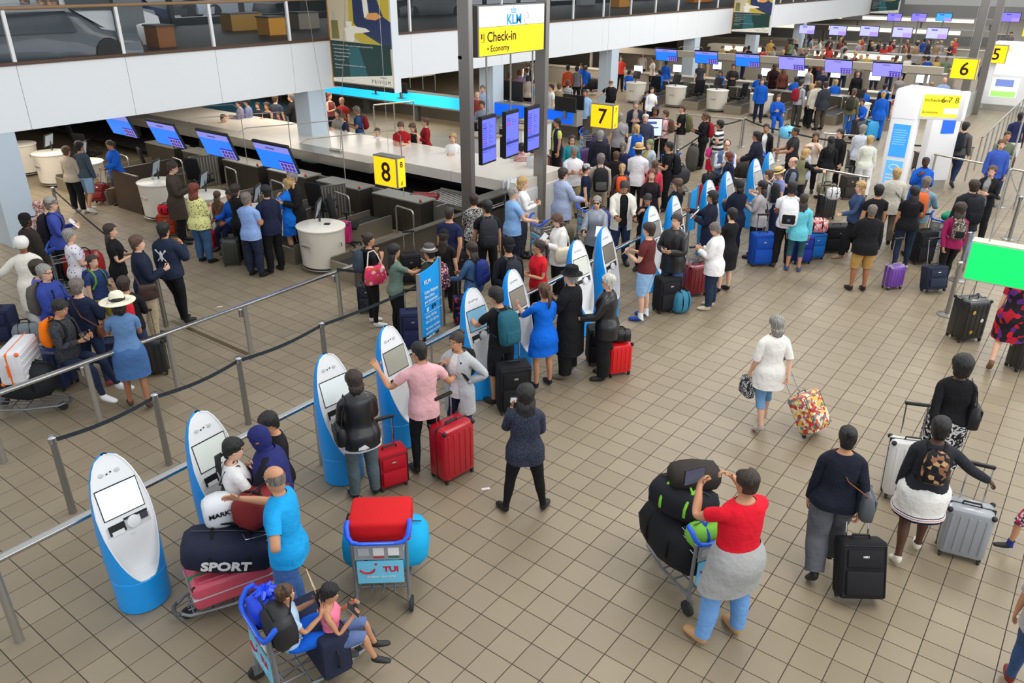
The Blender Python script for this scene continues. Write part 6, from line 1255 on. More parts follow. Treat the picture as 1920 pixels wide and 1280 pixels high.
# --- queue at the left
g = pp('hatl', 217, 551, 1.66, 335, 'woman in a wide cream sun hat and denim top and skirt', fem=1, skin='t', hair='bob:k', hat=('wide', (240, 232, 208)), top=T('short', (96, 132, 176)), bottom=T('skirt.55', (70, 108, 160)), arms=('phonehi', 'phone'), legs=('stand', 'stepB'), shoes=(84, 60, 50))
HMr = g.HM; text('la vie est belle !', .052, INK, g.root, HMr @ frame((-.165, .13, 1.70), (.25, -1, 0), (1, .25, .05)), name='hat_lettering', extrude=.001)
g = pp('orange', 97, 540, 1.72, 95, 'dark haired youth sitting on a navy suitcase with an orange backpack', skin='m', hair='short:k', top=T('long', pat('melange', [(30, 30, 34), (70, 72, 78)], 55)), bottom=T('slim', (36, 46, 70)), arms=('phone', 'phone'), legs=(((1, .05, -.35), (.55, -.05, -1)), ((1, .1, -.45), (.25, .05, -1))), sitz=.66, head=(0, 20), shoes=(240, 240, 240), z=0); backpack(g, 'bright orange backpack on the youth sitting on a suitcase', (255, 128, 20), .9); held(g, 'R', 'white phone held by the youth with the orange backpack')
g = pp('navyx', 141, 522, 1.68, 5, 'person in a navy jumper with a brown bag strap across the back', skin='l', hair='short:h', top=T('long', (30, 38, 62)), bottom=T('slim', DJEAN), shoes=(150, 60, 70), arms=('phone', 'phone')); slingbag(g, 'brown crossbody bag of the person in the navy jumper', (110, 66, 44), -1, .22, .18, .95)
g = pp('specs', 80, 496, 1.72, 95, 'grey haired man with red glasses and red collar in a blue jacket', skin='l', hair='short:g', glasses='red', top=T('coat', (52, 70, 150), (176, 30, 44)), bottom=T('long', NVY), arms=('phone', 'phone')); backpack(g, 'grey brown backpack on the man with red glasses', (98, 92, 86), 1.05)
pp('wrap', 37, 443, 1.66, 340, 'woman in a white head wrap and long cream coat', fem=1, fat=.12, skin='t', hair=None, hat=('wrap', (240, 236, 228)), top=T('coat', (236, 230, 216)), bottom=T('wide', (232, 230, 226)), arms=('side', 'down'), over=.34, shoes=WHT)
g = pp('boyg', 171, 479, 1.46, 115, 'boy in a navy t-shirt with green backpack straps', skin='l', hair='short:b', top=T('tee', (46, 66, 112)), bottom=T('short', (150, 140, 60)), arms=('phone', 'down'), hs=1.06); backpack(g, 'navy backpack with green straps on the boy', (50, 60, 110), .85, (110, 160, 60))
pp('greyw', 127, 429, 1.64, 50, 'grey haired woman in a white print top', fem=1, fat=.2, skin='l', hair='short:g', top=T('tee', pat('dots', [(120, 120, 150), (232, 228, 236)], 18)), bottom=T('wide', (222, 214, 196)), arms=('down', 'phone'))
g = pp('flatcap', 92, 369, 1.76, 70, 'man in a flat grey cap and blue shirt', skin='l', hair='short:h', hat=('cap', (160, 156, 150)), top=T('shirt', (66, 82, 168)), bottom=T('long', BKC), arms=('phone', 'phone'), fat=.08); backpack(g, 'dark backpack on the man in the flat cap', (34, 34, 40), .95); held(g, 'R', 'white paper held by the man in the flat cap', 'paper')
pp('scarfp', 70, 376, 1.62, 60, 'person in a pink patterned headscarf behind the man in the flat cap', fem=1, skin='m', hair=None, hat=('hijab', pat('spots', [(206, 160, 150), (150, 90, 84), (230, 206, 196)], 40), 1.1), top=T('dresslong', (40, 38, 38)), bottom=T('skirt.1', (40, 38, 38)))
pp('capb', 44, 400, 1.7, 30, 'man in a black cap and dark jacket against the pale pillar', skin='d', hair='crop:k', hat=('cap', BKC), top=T('coat', (52, 44, 38)), bottom=T('long', BKC))
pp('longb', 204, 420, 1.68, 75, 'young woman with long brown hair in a black polo shirt', fem=1, skin='l', hair='long:b', top=T('polo', BKC), bottom=T('slim', BKC), arms=('phone', 'phone'))
g = pp('hoodn', 254, 441, 1.8, 60, 'man in a dark navy jacket and beige trousers looking right', skin='l', hair='short:n', top=T('coat', (28, 36, 56), (196, 204, 214)), bottom=T('long', (186, 166, 134)), arms=('down', 'phone'), shoes=BKC); slingbag(g, 'dark brown leather bag at the side of the man in navy', (62, 40, 34), -1, .3, .24, .92, .14)
g = pp('denim', 304, 417, 1.8, 15, 'man in a dark denim jacket with a white surfboard emblem on the back', skin='m', hair='short:k', top=T('coat', (34, 44, 66)), bottom=T('slim', (24, 25, 30)), arms=('down', 'face'), legs=('crossF', 'stand'), shoes=BKC, over=.03)
CM = chestM(g); em = MB(); em.M = CM @ Matrix.Translation((-.172, 0, 1.24)); em.ell((0, 0, 0), .008, .03, .09, 12, 6)
for s in (-1, 1): em.M = CM @ Matrix.Translation((-.17, 0, 1.24)) @ Matrix.Rotation(s*.75, 4, 'X'); em.rbox(-.004, .004, -.008, .008, -.12, .12, .003, k=2); em.ell((0, 0, .12), .005, .018, .028, 8, 4)
em.build('surf_emblem', WHITE, g.root)
g = pp('redstrap', 229, 518, 1.6, 350, 'dark haired boy with a red backpack beyond the sun hat', skin='m', hair='short:b', top=T('long', BKC), bottom=T('slim', DJEAN), arms=('down', 'phone')); backpack(g, 'red backpack on the boy beyond the sun hat', (206, 34, 48), .9)
pp('brown', 66, 487, 1.72, 40, 'brown haired person hidden behind the man with red glasses', skin='l', hair='short:b', top=T('long', (110, 110, 190)), bottom=T('long', DJEAN))
# --- row eight under the mezzanine
pp('beige', 122, 274, 1.66, 10, 'short haired woman in a beige jumper at the leftmost desks', fem=1, fat=.12, skin='l', hair='short:n', top=T('long', (184, 170, 154)), bottom=T('long', BKC), shoes=WHT)
pp('hoodie', 147, 267, 1.74, 25, 'young man in a slate hoodie and denim shorts at the leftmost desks', skin='m', hair='short:k', top=T('long', (66, 80, 92)), bottom=T('short', (140, 172, 202)), shoes=(236, 236, 236), arms=('down', 'down'), legs=('stand', 'stepB'))
pp('att1', 206, 262, 1.68, 215, 'young attendant in a blue blazer behind the leftmost desks', fem=1, skin='m', hair='pony:b', top=T('coat', BLU, WHT), bottom=T('skirt.55', NVY), arms=('fwd', 'down'), head=(20, 18))
pp('coat', 318, 303, 1.82, 75, 'man in a dark brown coat with papers at the desk', skin='l', hair='short:b', top=T('coat', (70, 60, 50)), bottom=T('long', BKC), arms=('phone', 'phone'), over=.3, head=(0, 15))
pp('yellow', 362, 345, 1.66, 20, 'red haired woman in a pale yellow dotted top and jeans', fem=1, fat=.3, skin='l', hair='curly:r', top=T('elbow', pat('dots', [(60, 60, 40), (226, 224, 150)], 22)), bottom=T('long', (60, 92, 130)), arms=('phone', 'phone'))
pp('girlb', 406, 360, 1.24, 10, 'little girl with long brown hair in a brown top and teal print leggings', fem=1, hs=1.12, skin='l', hair='long:n', top=T('long', (120, 84, 56)), bottom=T('slim', pat('spots', [(70, 120, 116), (150, 180, 170), (60, 90, 100)], 40)), shoes=(200, 60, 60), sub=1)
pp('blackb', 440, 346, 1.62, 25, 'woman with a brown bob all in black at the desk', fem=1, skin='l', hair='bob:b', top=T('elbow', BKC), bottom=T('wide', BKC), arms=('phone', 'phone'))
pp('ltblue', 460, 361, 1.7, 20, 'grey haired man in a light blue short sleeved shirt', fat=.14, skin='m', hair='short:h', top=T('polo', (140, 170, 224)), bottom=T('long', (36, 44, 66)), arms=('phone', 'phone'), shoes=BKC)
pp('navyj', 497, 347, 1.78, 310, 'man in a navy jumper with a white collar', fat=.1, skin='l', hair='short:k', top=T('shirt', (28, 32, 58), WHT), bottom=T('long', BKC), arms=('phone', 'down'), shoes=BKC)
pp('blonde', 538, 334, 1.7, 300, 'blonde attendant in a bright blue jacket on the phone', fem=1, skin='l', hair='pony:y', top=T('coat', (20, 120, 226)), bottom=T('skirt.55', (20, 110, 220)), arms=('face', 'phone'))
pp('tall', 546, 320, 1.84, 235, 'tall grey haired man in a black suit behind the blonde attendant', skin='l', hair='short:g', top=T('coat', BKC, WHT), bottom=T('long', BKC), arms=('phone', 'down'))
pp('att2', 428, 329, 1.66, 215, 'attendant with dark tied hair in a blue blazer seated at her desk', fem=1, skin='t', hair='bun:k', top=T('coat', BLU, WHT), bottom=T('slim', NVY), arms=('fwd', 'fwd'), legs=('sit', 'sit'), sitz=.5, head=(0, 10))
# --- queue behind the middle kiosks
g = pp('bun', 690, 436, 1.66, 62, 'young woman with a topknot and a pink floral tote bag', fem=1, skin='m', hair='bun:b', top=T('tee', (24, 22, 24)), bottom=T('slim', BKC), arms=('strap', 'strap'), shoes=WHT); slingbag(g, 'pink floral tote bag on the shoulder of the woman with a topknot', pat('spots', [(236, 60, 110), (250, 200, 190), (236, 60, 110), (206, 90, 60)], 16), -1, .4, .34, 1.05, .14, cross=False, name='tote_bag', strapcol=(226, 214, 200)); backpack(g, 'dark denim backpack on the woman with a topknot', (58, 70, 84), .85)
pp('longk', 738, 458, 1.62, 60, 'young woman with long black hair in a grey green t-shirt', fem=1, skin='m', hair='long:k', top=T('tee', (104, 122, 110)), bottom=T('slim', BKC), arms=('down', 'reach'), shoes=(40, 40, 44)); held(PPL['longk'], 'R', 'boarding paper in the hand of the woman with long black hair', 'paper')
g = pp('fedora', 804, 457, 1.58, 295, 'boy in a grey fedora with a cream band and a dark green jacket', skin='m', hair='short:k', hat=('fedora', (86, 82, 80), (232, 222, 206)), glasses='g', top=T('long', (44, 52, 44)), bottom=T('slim', DJEAN), arms=('phone', 'phone')); backpack(g, 'pink and black patterned backpack on the boy in the fedora', pat('spots', [(40, 28, 36), (226, 170, 180), (60, 30, 44), (40, 28, 36), (190, 110, 130), (40, 28, 36)], 45), 1.12)
pp('navyt', 842, 387, 1.76, 20, 'man in a navy t-shirt reaching back to a child', fat=.1, skin='m', hair='crop:b', top=T('tee', (32, 38, 74)), bottom=T('long', BKC), arms=('down', 'back'))
pp('capc', 832, 432, 1.5, 15, 'child in a black cap and black top below the man in navy', skin='l', hair='long:b', hat=('cap', BKC, 'back'), top=T('tee', (26, 25, 26)), bottom=T('long', BKC), hs=1.06)
pp('bw', 888, 363, 1.68, 345, 'woman in a black and white speckled blouse', fem=1, fat=.12, skin='l', hair='short:b', top=T('elbow', pat('scrolls', [(24, 24, 26), (220, 216, 210)], 40)), bottom=T('wide', BKC), arms=('phone', 'phone'))
g = pp('beard', 913, 375, 1.76, 350, 'bearded man in a black t-shirt with white sleeve bands', skin='m', hair='short:k', top=T('tee', (26, 26, 32)), bottom=T('long', BKC), head=(40, 0), glasses='g'); backpack(g, 'charcoal backpack on the bearded man', (46, 48, 54), 1.15, (70, 74, 82))
g = pp('denimg', 884, 454, 1.62, 298, 'young woman with long brown hair in a denim jacket', fem=1, skin='m', hair='long:b', top=T('long', (62, 92, 128)), bottom=T('slim', DJEAN), arms=('push', 'push')); backpack(g, 'dark blue backpack on the young woman in denim', (36, 52, 120), .95)
g = pp('capm', 953, 445, 1.76, 335, 'man in a black cap and black clothes with a shoulder strap', skin='m', hair='crop:k', hat=('cap', BKC, 'back'), top=T('long', (24, 24, 30)), bottom=T('long', BKC), arms=('backhold', 'down'), fat=.1); backpack(g, 'dark grey backpack on the man in the black cap', (44, 46, 54), .85, (66, 68, 76))
pp('redw', 1011, 450, 1.62, 235, 'woman in a bright red top looking toward the camera', fem=1, fat=.1, skin='m', hair='pony:b', top=T('tee', (214, 30, 46)), bottom=T('slim', BKC), arms=('phone', 'phone'), head=(-35, 0)); held(PPL['redw'], 'R', 'phone held by the woman in the red top')
pp('bluem', 962, 350, 1.76, 60, 'older man in a sky blue shirt pushing a trolley', fat=.16, skin='l', hair='recede:g', top=T('polo', (134, 178, 228)), bottom=T('long', (30, 34, 48)), arms=('push', 'push'), glasses='g')
pp('whitew', 980, 332, 1.72, 85, 'woman with short blonde hair in a white blouse', fem=1, skin='l', hair='bob:y', top=T('long', (240, 238, 236)), bottom=T('long', (60, 62, 70)), arms=('phone', 'phone')); held(PPL['whitew'], 'L', 'dark passport folder held by the woman in the white blouse', 'pass')
g = pp('whitec', 1050, 400, 1.64, 250, 'woman with reddish hair in a white hooded jacket reading papers', fem=1, fat=.1, skin='l', hair='bob:n', top=T('coat', (238, 236, 232)), bottom=T('long', BKC), arms=('phone', 'phone'), head=(0, 22)); held(g, 'R', 'white paper held by the woman in the white jacket', 'paper'); slingbag(g, 'cream leather handbag of the woman in the white jacket', (226, 212, 186), 1, .36, .3, 1.0, .14, cross=False)
g = pp('silver', 1120, 368, 1.66, 195, 'grey haired woman in sunglasses and a silver quilted jacket', fem=1, fat=.1, skin='l', hair='short:g', glasses='sun', top=T('coat', mat((142, 148, 158), .35, .3)), bottom=T('long', BKC), arms=('fwd', 'fwd')); held(g, 'L', 'white papers held by the woman in sunglasses', 'paper')
pp('blazer', 1056, 315, 1.78, 55, 'man in a pale blue grey blazer pushing a trolley', fat=.1, skin='l', hair='short:b', top=T('coat', (166, 178, 206)), bottom=T('long', (96, 92, 92)), arms=('push', 'push'), over=.17)
pp('whitej', 1170, 337, 1.78, 175, 'man in a cream zipped jacket looking down', fat=.08, skin='m', hair='short:b', top=T('tee', BKC), jacket=('open', (232, 228, 214), .1), bottom=T('long', DJEAN), arms=('fwd', 'fwd'), head=(0, 25))
g = pp('khaki', 1127, 288, 1.74, 0, 'grey haired person in a beige jumper and khaki trousers', skin='l', hair='short:h', top=T('long', (182, 172, 158)), bottom=T('long', (172, 156, 132))); backpack(g, 'large black and grey hiking backpack on the person in beige', (34, 34, 36), 1.2, (60, 60, 62), (90, 88, 84))
g = pp('orangek', 1167, 308, 1.46, 5, 'blonde child with a ponytail and a bright orange bag', fem=1, hs=1.08, skin='l', hair='pony:y', top=T('long', (98, 84, 80)), bottom=T('long', (110, 96, 90))); backpack(g, 'bright orange drawstring bag on the blonde child', (250, 96, 50), 1.0)
pp('straw', 1199, 268, 1.8, 25, 'man in a straw hat and white shirt', fat=.08, skin='m', hair='short:k', hat=('fedora', (206, 172, 116), (180, 140, 90)), top=T('shirt', (240, 238, 240)), bottom=T('long', BKC), arms=('phone', 'phone'))
pp('smile', 1223, 318, 1.66, 170, 'smiling woman with long reddish hair in a black dress', fem=1, skin='l', hair='long:r', top=T('elbow', (36, 28, 32)), bottom=T('skirt.5', BKC), head=(-20, -5))
pp('facehand', 1216, 362, 1.6, 200, 'woman in black wiping her face beside the ninth kiosk', fem=1, skin='m', hair='short:k', top=T('long', BKC), bottom=T('long', BKC), arms=('face', 'face'), head=(0, 20))
pp('side', 1271, 335, 1.66, 300, 'woman with brown hair looking up in profile', fem=1, skin='l', hair='long:n', top=T('elbow', (110, 84, 92)), jacket=('open', BKC), bottom=T('long', BKC))
pp('whitep', 1076, 275, 1.74, 170, 'grey haired man in glasses and a white polo shirt with a bag strap', fat=.1, skin='m', hair='short:h', glasses='g', top=T('polo', (238, 236, 240)), bottom=T('long', KHA), arms=('phone', 'phone'), head=(0, 20))
pp('teal', 1073, 254, 1.66, 175, 'woman with glasses and a teal cardigan', fem=1, skin='l', hair='bob:b', glasses='g', top=T('long', (42, 146, 160)), bottom=T('long', BKC))
pp('capg', 1100, 307, 1.56, 100, 'boy in a light grey cap beside a bright green bag', skin='l', hair='short:b', hat=('cap', (176, 172, 170)), top=T('tee', NVY), bottom=T('long', BKC))
g = pp('greyt', 1163, 212, 1.8, 5, 'man in a grey polo shirt below the number 7 sign', fat=.16, skin='l', hair='short:g', top=T('polo', (152, 150, 152)), bottom=T('long', BKC)); slingbag(g, 'dark sling bag on the man in the grey polo shirt', (36, 34, 34), -1, .24, .2, 1.0)
pp('redcol', 1126, 245, 1.78, 0, 'grey haired man in a dark jacket with red collar', fat=.1, skin='l', hair='short:g', top=T('coat', (34, 34, 48), (186, 50, 60)), bottom=T('long', BKC))
pp('attv', 1194, 233, 1.72, 345, 'blonde attendant in a blue waistcoat and white sleeves', fem=1, skin='l', hair='pony:y', top=T('shirt', WHT), jacket=('vest', BLU), bottom=T('skirt.55', BLU))
pp('whiteh', 1211, 214, 1.74, 185, 'white haired man in a navy jacket below the queue screen', skin='l', hair='short:w', top=T('coat', (58, 60, 82)), bottom=T('long', NVY))
pp('greenh', 1219, 262, 1.66, 235, 'young woman with greenish blonde hair and a grey jacket', fem=1, skin='l', hair=('long', (120, 140, 84)), top=T('tee', (206, 180, 90)), jacket=('open', (180, 192, 200)), bottom=T('long', DJEAN))
g = pp('boyb', 1255, 266, 1.74, 275, 'young man in a black t-shirt with a black backpack', skin='m', hair='short:k', top=T('tee', BKC), bottom=T('long', BKC), arms=('phone', 'phone')); backpack(g, 'black backpack on the young man in profile', (30, 30, 34), 1.1)
pp('redkid', 1229, 302, 1.46, 10, 'girl with long auburn hair and a red neck pillow', fem=1, hs=1.06, skin='l', hair='long:n', top=T('long', (226, 70, 90)), bottom=T('long', BKC))
pp('greyp', 1169, 266, 1.68, 10, 'woman with a grey blonde ponytail in dark blue', fem=1, skin='m', hair='pony:h', top=T('tee', (36, 40, 78)), bottom=T('long', BKC)); pp('redh', 1156, 284, 1.5, 0, 'boy in a black jacket with a red hood', skin='m', hair='short:n', top=T('coat', (34, 28, 30), (200, 40, 40)), bottom=T('long', BKC))
pp('camera', 1193, 189, 1.8, 185, 'older man in a beige shirt and navy jacket with a camera', fat=.08, skin='l', hair='short:h', top=T('tee', (164, 150, 140)), jacket=('open', (36, 40, 62), .08), bottom=T('long', KHA), arms=('phone', 'phone'))
pp('curlyw', 1229, 202, 1.66, 190, 'woman with curly dark hair behind the white haired man', fem=1, skin='t', hair='afro:b', top=T('tee', (140, 84, 74)), bottom=T('long', BKC))
g = pp('pinkw', 1249, 206, 1.66, 290, 'woman in a pink top with a brown backpack', fem=1, skin='l', hair='short:n', top=T('tee', (226, 176, 182)), bottom=T('long', BKC), arms=('phone', 'phone')); backpack(g, 'brown backpack on the woman in pink', (92, 66, 48), .95)
g = pp('greenbp', 1281, 196, 1.78, 285, 'man in a black t-shirt with an olive hiking backpack', skin='l', hair='crop:n', top=T('tee', BKC), bottom=T('long', (200, 192, 180)), arms=('phone', 'phone')); backpack(g, 'olive green hiking backpack', (92, 94, 62), 1.15)
g = pp('redbp', 1323, 211, 1.7, 275, 'woman with auburn ponytail in black with a red backpack', fem=1, fat=.1, skin='t', hair='pony:n', top=T('long', BKC), bottom=T('long', BKC), arms=('phone', 'phone')); backpack(g, 'dark red backpack on the woman with the auburn ponytail', (150, 32, 44), 1.0)
pp('stripem', 1351, 225, 1.76, 300, 'man in a black and white striped polo shirt', fat=.12, skin='m', hair='short:k', top=T('polo', pat('stripes', [(226, 224, 222), (40, 40, 44)], 2.4)), bottom=T('short', GRY), arms=('hip', 'down'))
pp('vest', 1364, 262, 1.78, 185, 'heavy man with glasses in a blue grey pullover over a white shirt', fat=.32, skin='l', hair='recede:b', glasses='g', top=T('shirt', (232, 234, 244)), jacket=('vest', (92, 112, 146)), bottom=T('long', KHA), arms=('phone', 'phone'))
g = pp('pinkkid', 1338, 263, 1.18, 60, 'little girl in white with a pink backpack and red skirt', fem=1, hs=1.14, skin='m', hair='pony:k', top=T('tee', WHT), bottom=T('skirt.5', (206, 24, 66))); backpack(g, 'bright pink backpack on the little girl', (226, 60, 140), .85)
pp('navyk', 1374, 291, 1.56, 300, 'person with auburn hair in a navy jumper bending over luggage', fem=1, skin='l', hair='bob:r', top=T('shirt', (30, 34, 56), WHT), bottom=T('long', NVY), lean=15, arms=('fwd', 'fwd'))
pp('darkj', 1425, 250, 1.76, 300, 'dark haired man in a navy jacket leaning on a trolley', fat=.1, skin='m', hair='short:k', top=T('coat', (30, 32, 46)), bottom=T('long', BKC), arms=('push', 'push'), lean=10)
pp('suitw', 1438, 232, 1.7, 200, 'woman in a black blazer over a white blouse', fem=1, skin='m', hair='pony:k', top=T('tee', WHT), jacket=('open', BKC), bottom=T('long', BKC))
pp('darkp', 1493, 238, 1.76, 270, 'man in a dark grey polo shirt with a blue plastic bag', fat=.16, skin='t', hair='crop:k', top=T('polo', (48, 48, 54)), bottom=T('long', BKC), arms=('fwd', 'fwd'))
pp('baldg', 1489, 294, 1.74, 275, 'bald man in a grey shirt and dark waistcoat', fat=.14, skin='l', hair='bald:h', top=T('polo', (116, 122, 136)), jacket=('vest', (38, 44, 58)), bottom=T('long', DJEAN), arms=('phone', 'phone'))
pp('strawb', 1466, 312, 1.6, 265, 'person in a straw hat and a periwinkle top', skin='l', hair='short:n', hat=('fedora', (212, 186, 130)), top=T('tee', (128, 140, 190)), bottom=T('long', DJEAN), head=(0, 20))
g = pp('topk', 1442, 318, 1.66, 300, 'woman with a blonde topknot and a black backpack', fem=1, skin='l', hair='bun:n', top=T('tee', (170, 168, 166)), bottom=T('long', DGR), arms=('phone', 'phone')); backpack(g, 'black backpack on the woman with the blonde topknot', (36, 36, 40), .95)
g = pp('greys', 1431, 339, 1.66, 305, 'woman with black shoulder length hair in a light grey jumper', fem=1, skin='m', hair='long:k', top=T('tunic', (178, 174, 176)), bottom=T('long', BKC), arms=('phone', 'phone')); slingbag(g, 'black shoulder bag of the woman in the light grey jumper', BKC, -1, .34, .26, .95)
g = pp('whitebp', 1487, 340, 1.8, 15, 'man in a white t-shirt and black striped track trousers', fat=.06, skin='t', hair='short:k', top=T('tee', (242, 242, 244)), bottom=T('long', BKC), arms=('phone', 'phone'), shoes=(70, 66, 62)); backpack(g, 'white backpack with a black base', (238, 238, 240), 1.15, (220, 220, 224), (30, 30, 32), logo=(80, 80, 140))
pp('tealg', 1509, 364, 1.6, 20, 'girl with long dark hair in a light teal top and dark teal leggings', fem=1, skin='m', hair='long:b', top=T('tunic', (110, 206, 224)), bottom=T('capri', (46, 86, 96)), shoes=(70, 90, 140))
pp('navyb', 1387, 337, 1.7, 335, 'person with black hair in a dark navy jacket seen from behind', fem=1, skin='m', hair='bob:k', top=T('coat', (26, 30, 48)), bottom=T('long', NVY), arms=('phone', 'phone'))
pp('helper', 1337, 358, 1.68, 288, 'helper with a black bob in a navy jacket pressing a kiosk', fem=1, skin='m', hair='bob:k', top=T('coat', (30, 34, 54), (226, 140, 110)), bottom=T('skirt.6', NVY), arms=('phone', 'touch')); held(PPL['helper'], 'L', 'white papers held by the helper in navy', 'paper')
pp('shortb', 1374, 390, 1.64, 330, 'woman with short black hair in a black t-shirt', fem=1, skin='l', hair='short:k', top=T('tee', BKC), bottom=T('skirt.5', BKC), arms=('phone', 'phone'))
pp('whiteo', 1348, 417, 1.62, 300, 'older woman in a white jacket and navy trousers', fem=1, fat=.1, skin='l', hair='short:h', top=T('coat', (242, 240, 240)), bottom=T('long', (38, 50, 74)), arms=('phone', 'phone'), shoes=(214, 200, 176), head=(0, 25))
pp('coatm', 1270, 401, 1.76, 225, 'man with dark hair in a black leather coat and jeans, arms folded', fat=.08, skin='l', hair='short:b', top=T('coat', LEATH), bottom=T('long', (58, 88, 130)), arms=('cross', 'cross'), over=.12)
pp('maroon', 1218, 417, 1.76, 300, 'man in a maroon t-shirt and ripped light denim shorts', fat=.06, skin='l', hair='short:b', top=T('tee', (98, 42, 42)), bottom=T('short', (150, 188, 226)), arms=('phone', 'phone'), shoes=(30, 70, 150), socks=(240, 240, 240)); held(PPL['maroon'], 'L', 'white papers held by the man in maroon', 'paper')
pp('djack', 1615, 344, 1.66, 275, 'blonde woman in a denim jacket pulling a black bag', fem=1, fat=.08, skin='l', hair='long:y', top=T('long', (56, 76, 112)), bottom=T('long', BKC), arms=('push', 'pull'), legs=('fwd', 'aft'), shoes=(130, 100, 80))
pp('tan', 1638, 383, 1.7, 5, 'man with cropped hair in a black hoodie and tan cargo shorts', fat=.16, skin='t', hair='crop:h', top=T('coat', (24, 24, 27)), bottom=T('short', (184, 146, 84)), arms=('phone', 'down'), shoes=(30, 30, 32), over=.05)
pp('blackt', 1650, 346, 1.72, 0, 'man in a black t-shirt before the beige jacketed person', skin='m', hair='short:k', top=T('tee', BKC), bottom=T('long', DGR))
pp('cream', 1684, 315, 1.72, 15, 'person with short fair hair in a cream jacket near the white tower', skin='l', hair='short:y', top=T('coat', (204, 198, 184)), bottom=T('long', (116, 108, 100)), arms=('down', 'phone')); slingbag(PPL['cream'], 'small dark crossbody bag of the person in the cream jacket', (50, 46, 44), -1, .2, .16, .98)
pp('blackl', 1717, 352, 1.7, 20, 'woman with long dark hair in a black t-shirt and dark jeans', fem=1, fat=.16, skin='m', hair='long:k', top=T('tee', BKC), bottom=T('slim', (34, 44, 66)), arms=('down', 'push'), legs=('stepB', 'stand'))
g = pp('orangebp', 1740, 331, 1.74, 40, 'grey haired man in a denim shirt with an orange and grey backpack', skin='l', hair='short:h', top=T('shirt', (120, 156, 176)), bottom=T('long', KHA), arms=('push', 'push')); backpack(g, 'orange and grey hiking backpack', (206, 102, 56), 1.15, (190, 100, 60), (90, 96, 100))
pp('attd', 1738, 294, 1.7, 190, 'dark skinned attendant in a blue uniform beside the white tower', fem=1, skin='d', hair='crop:k', top=T('coat', BLU, WHT), bottom=T('skirt.55', BLU), arms=('phone', 'face'))
g = pp('jackbp', 1828, 342, 1.78, 5, 'man in a dark jacket and jeans with a black backpack by the green sign', fat=.1, skin='l', hair='short:b', top=T('coat', (34, 36, 44)), bottom=T('long', (96, 130, 170)), legs=('stepF', 'aft'), shoes=(180, 160, 150)); backpack(g, 'black backpack on the man in the dark jacket', (26, 27, 34), 1.15)
g = pp('magenta', 1802, 384, 1.64, 8, 'young woman with wavy auburn hair in a magenta cardigan', fem=1, skin='m', hair='curly:b', top=T('long', (150, 30, 84)), bottom=T('slim', BKC), arms=('back', 'down'), legs=('stepB', 'stepF'), shoes=WHT); backpack(g, 'small grey patterned backpack on the young woman in magenta', pat('scrolls', [(50, 46, 44), (176, 164, 148)], 30), .85, (190, 170, 150), (30, 30, 32))
pp('suits', 1863, 311, 1.72, 225, 'woman with short hair in a black suit gesturing', fem=1, skin='l', hair='short:n', top=T('tee', GRY), jacket=('open', BKC), bottom=T('long', BKC), arms=('phone', 'phone'))
g = pp('student', 1812, 232, 1.76, 55, 'student in a grey hoodie and jeans walking away with a backpack', skin='l', hair='short:k', top=T('long', (92, 90, 90)), bottom=T('slim', (38, 54, 86)), legs=('fwd', 'aft'), shoes=(50, 50, 54)); backpack(g, 'black printed backpack on the walking student', (34, 40, 48), 1.0)
pp('greens', 1891, 246, 1.78, 195, 'man in an olive green sweater with a hand at his mouth', fat=.08, skin='m', hair='crop:b', top=T('long', (104, 112, 90)), bottom=T('long', DJEAN), arms=('cross', 'face'))
pp('whitem', 1620, 234, 1.76, 55, 'silver haired man in a pale shirt left of the tower', skin='l', hair='short:g', top=T('shirt', (220, 224, 236)), bottom=T('long', DGR), arms=('down', 'phone')); pp('whitel', 1633, 254, 1.66, 30, 'woman with short fair hair all in white left of the tower', fem=1, fat=.08, skin='l', hair='short:y', top=T('long', (226, 228, 214)), bottom=T('wide', (238, 238, 238)), arms=('down', 'down'))
pp('asian', 1577, 242, 1.72, 245, 'black haired man in a black jacket left of the couple in white', skin='l', hair='short:k', top=T('coat', BKC), bottom=T('long', BKC)); pp('longbk', 1560, 256, 1.66, 10, 'woman with very long black hair in a black top and white trousers', fem=1, skin='m', hair='long:k', top=T('long', BKC), bottom=T('long', (214, 206, 190))); pp('creamw', 1531, 249, 1.62, 205, 'woman in a cream t-shirt with a hand to her face', fem=1, skin='m', hair='long:b', top=T('tee', (226, 210, 196)), bottom=T('long', BKC), arms=('face', 'phone')); pp('oldm', 1516, 269, 1.7, 300, 'balding man in a pale blue shirt behind the woman with the tan coat', skin='l', hair='bald:h', top=T('tee', (176, 190, 206)), bottom=T('long', DGR)); pp('tanco', 1506, 284, 1.64, 75, 'fair haired woman in an olive waistcoat reaching right', fem=1, skin='l', hair='bob:y', top=T('long', BKC), jacket=('vest', (130, 128, 96)), bottom=T('long', BKC), arms=('reach', 'reach'), lean=12)
# --- farther rows: compact table (head px, head py, height, heading, female, skin, hair, top, bottom, pose, label)
def Q(u, v, h, hd, fem, skin, hair, top, bottom, pose, label, **kw):
    a = {'d': ('down', 'down'), 'p': ('phone', 'phone'), 'f': ('fwd', 'fwd'), 'r': ('push', 'push'), 'c': ('cross', 'cross'), 's': ('fwd', 'phone'), 'b': ('phone', 'down')}[pose]
    if pose == 's': kw.update(legs=('sit', 'sit'), sitz=.48)
    return pp(label[:40], u, v, h, hd, label, fem=fem, skin=skin, hair=hair, top=top, bottom=bottom, arms=a, sub=0, **kw)
BT, NT = T('long', BKC), T('long', NVY); BL = T('long', BLU)
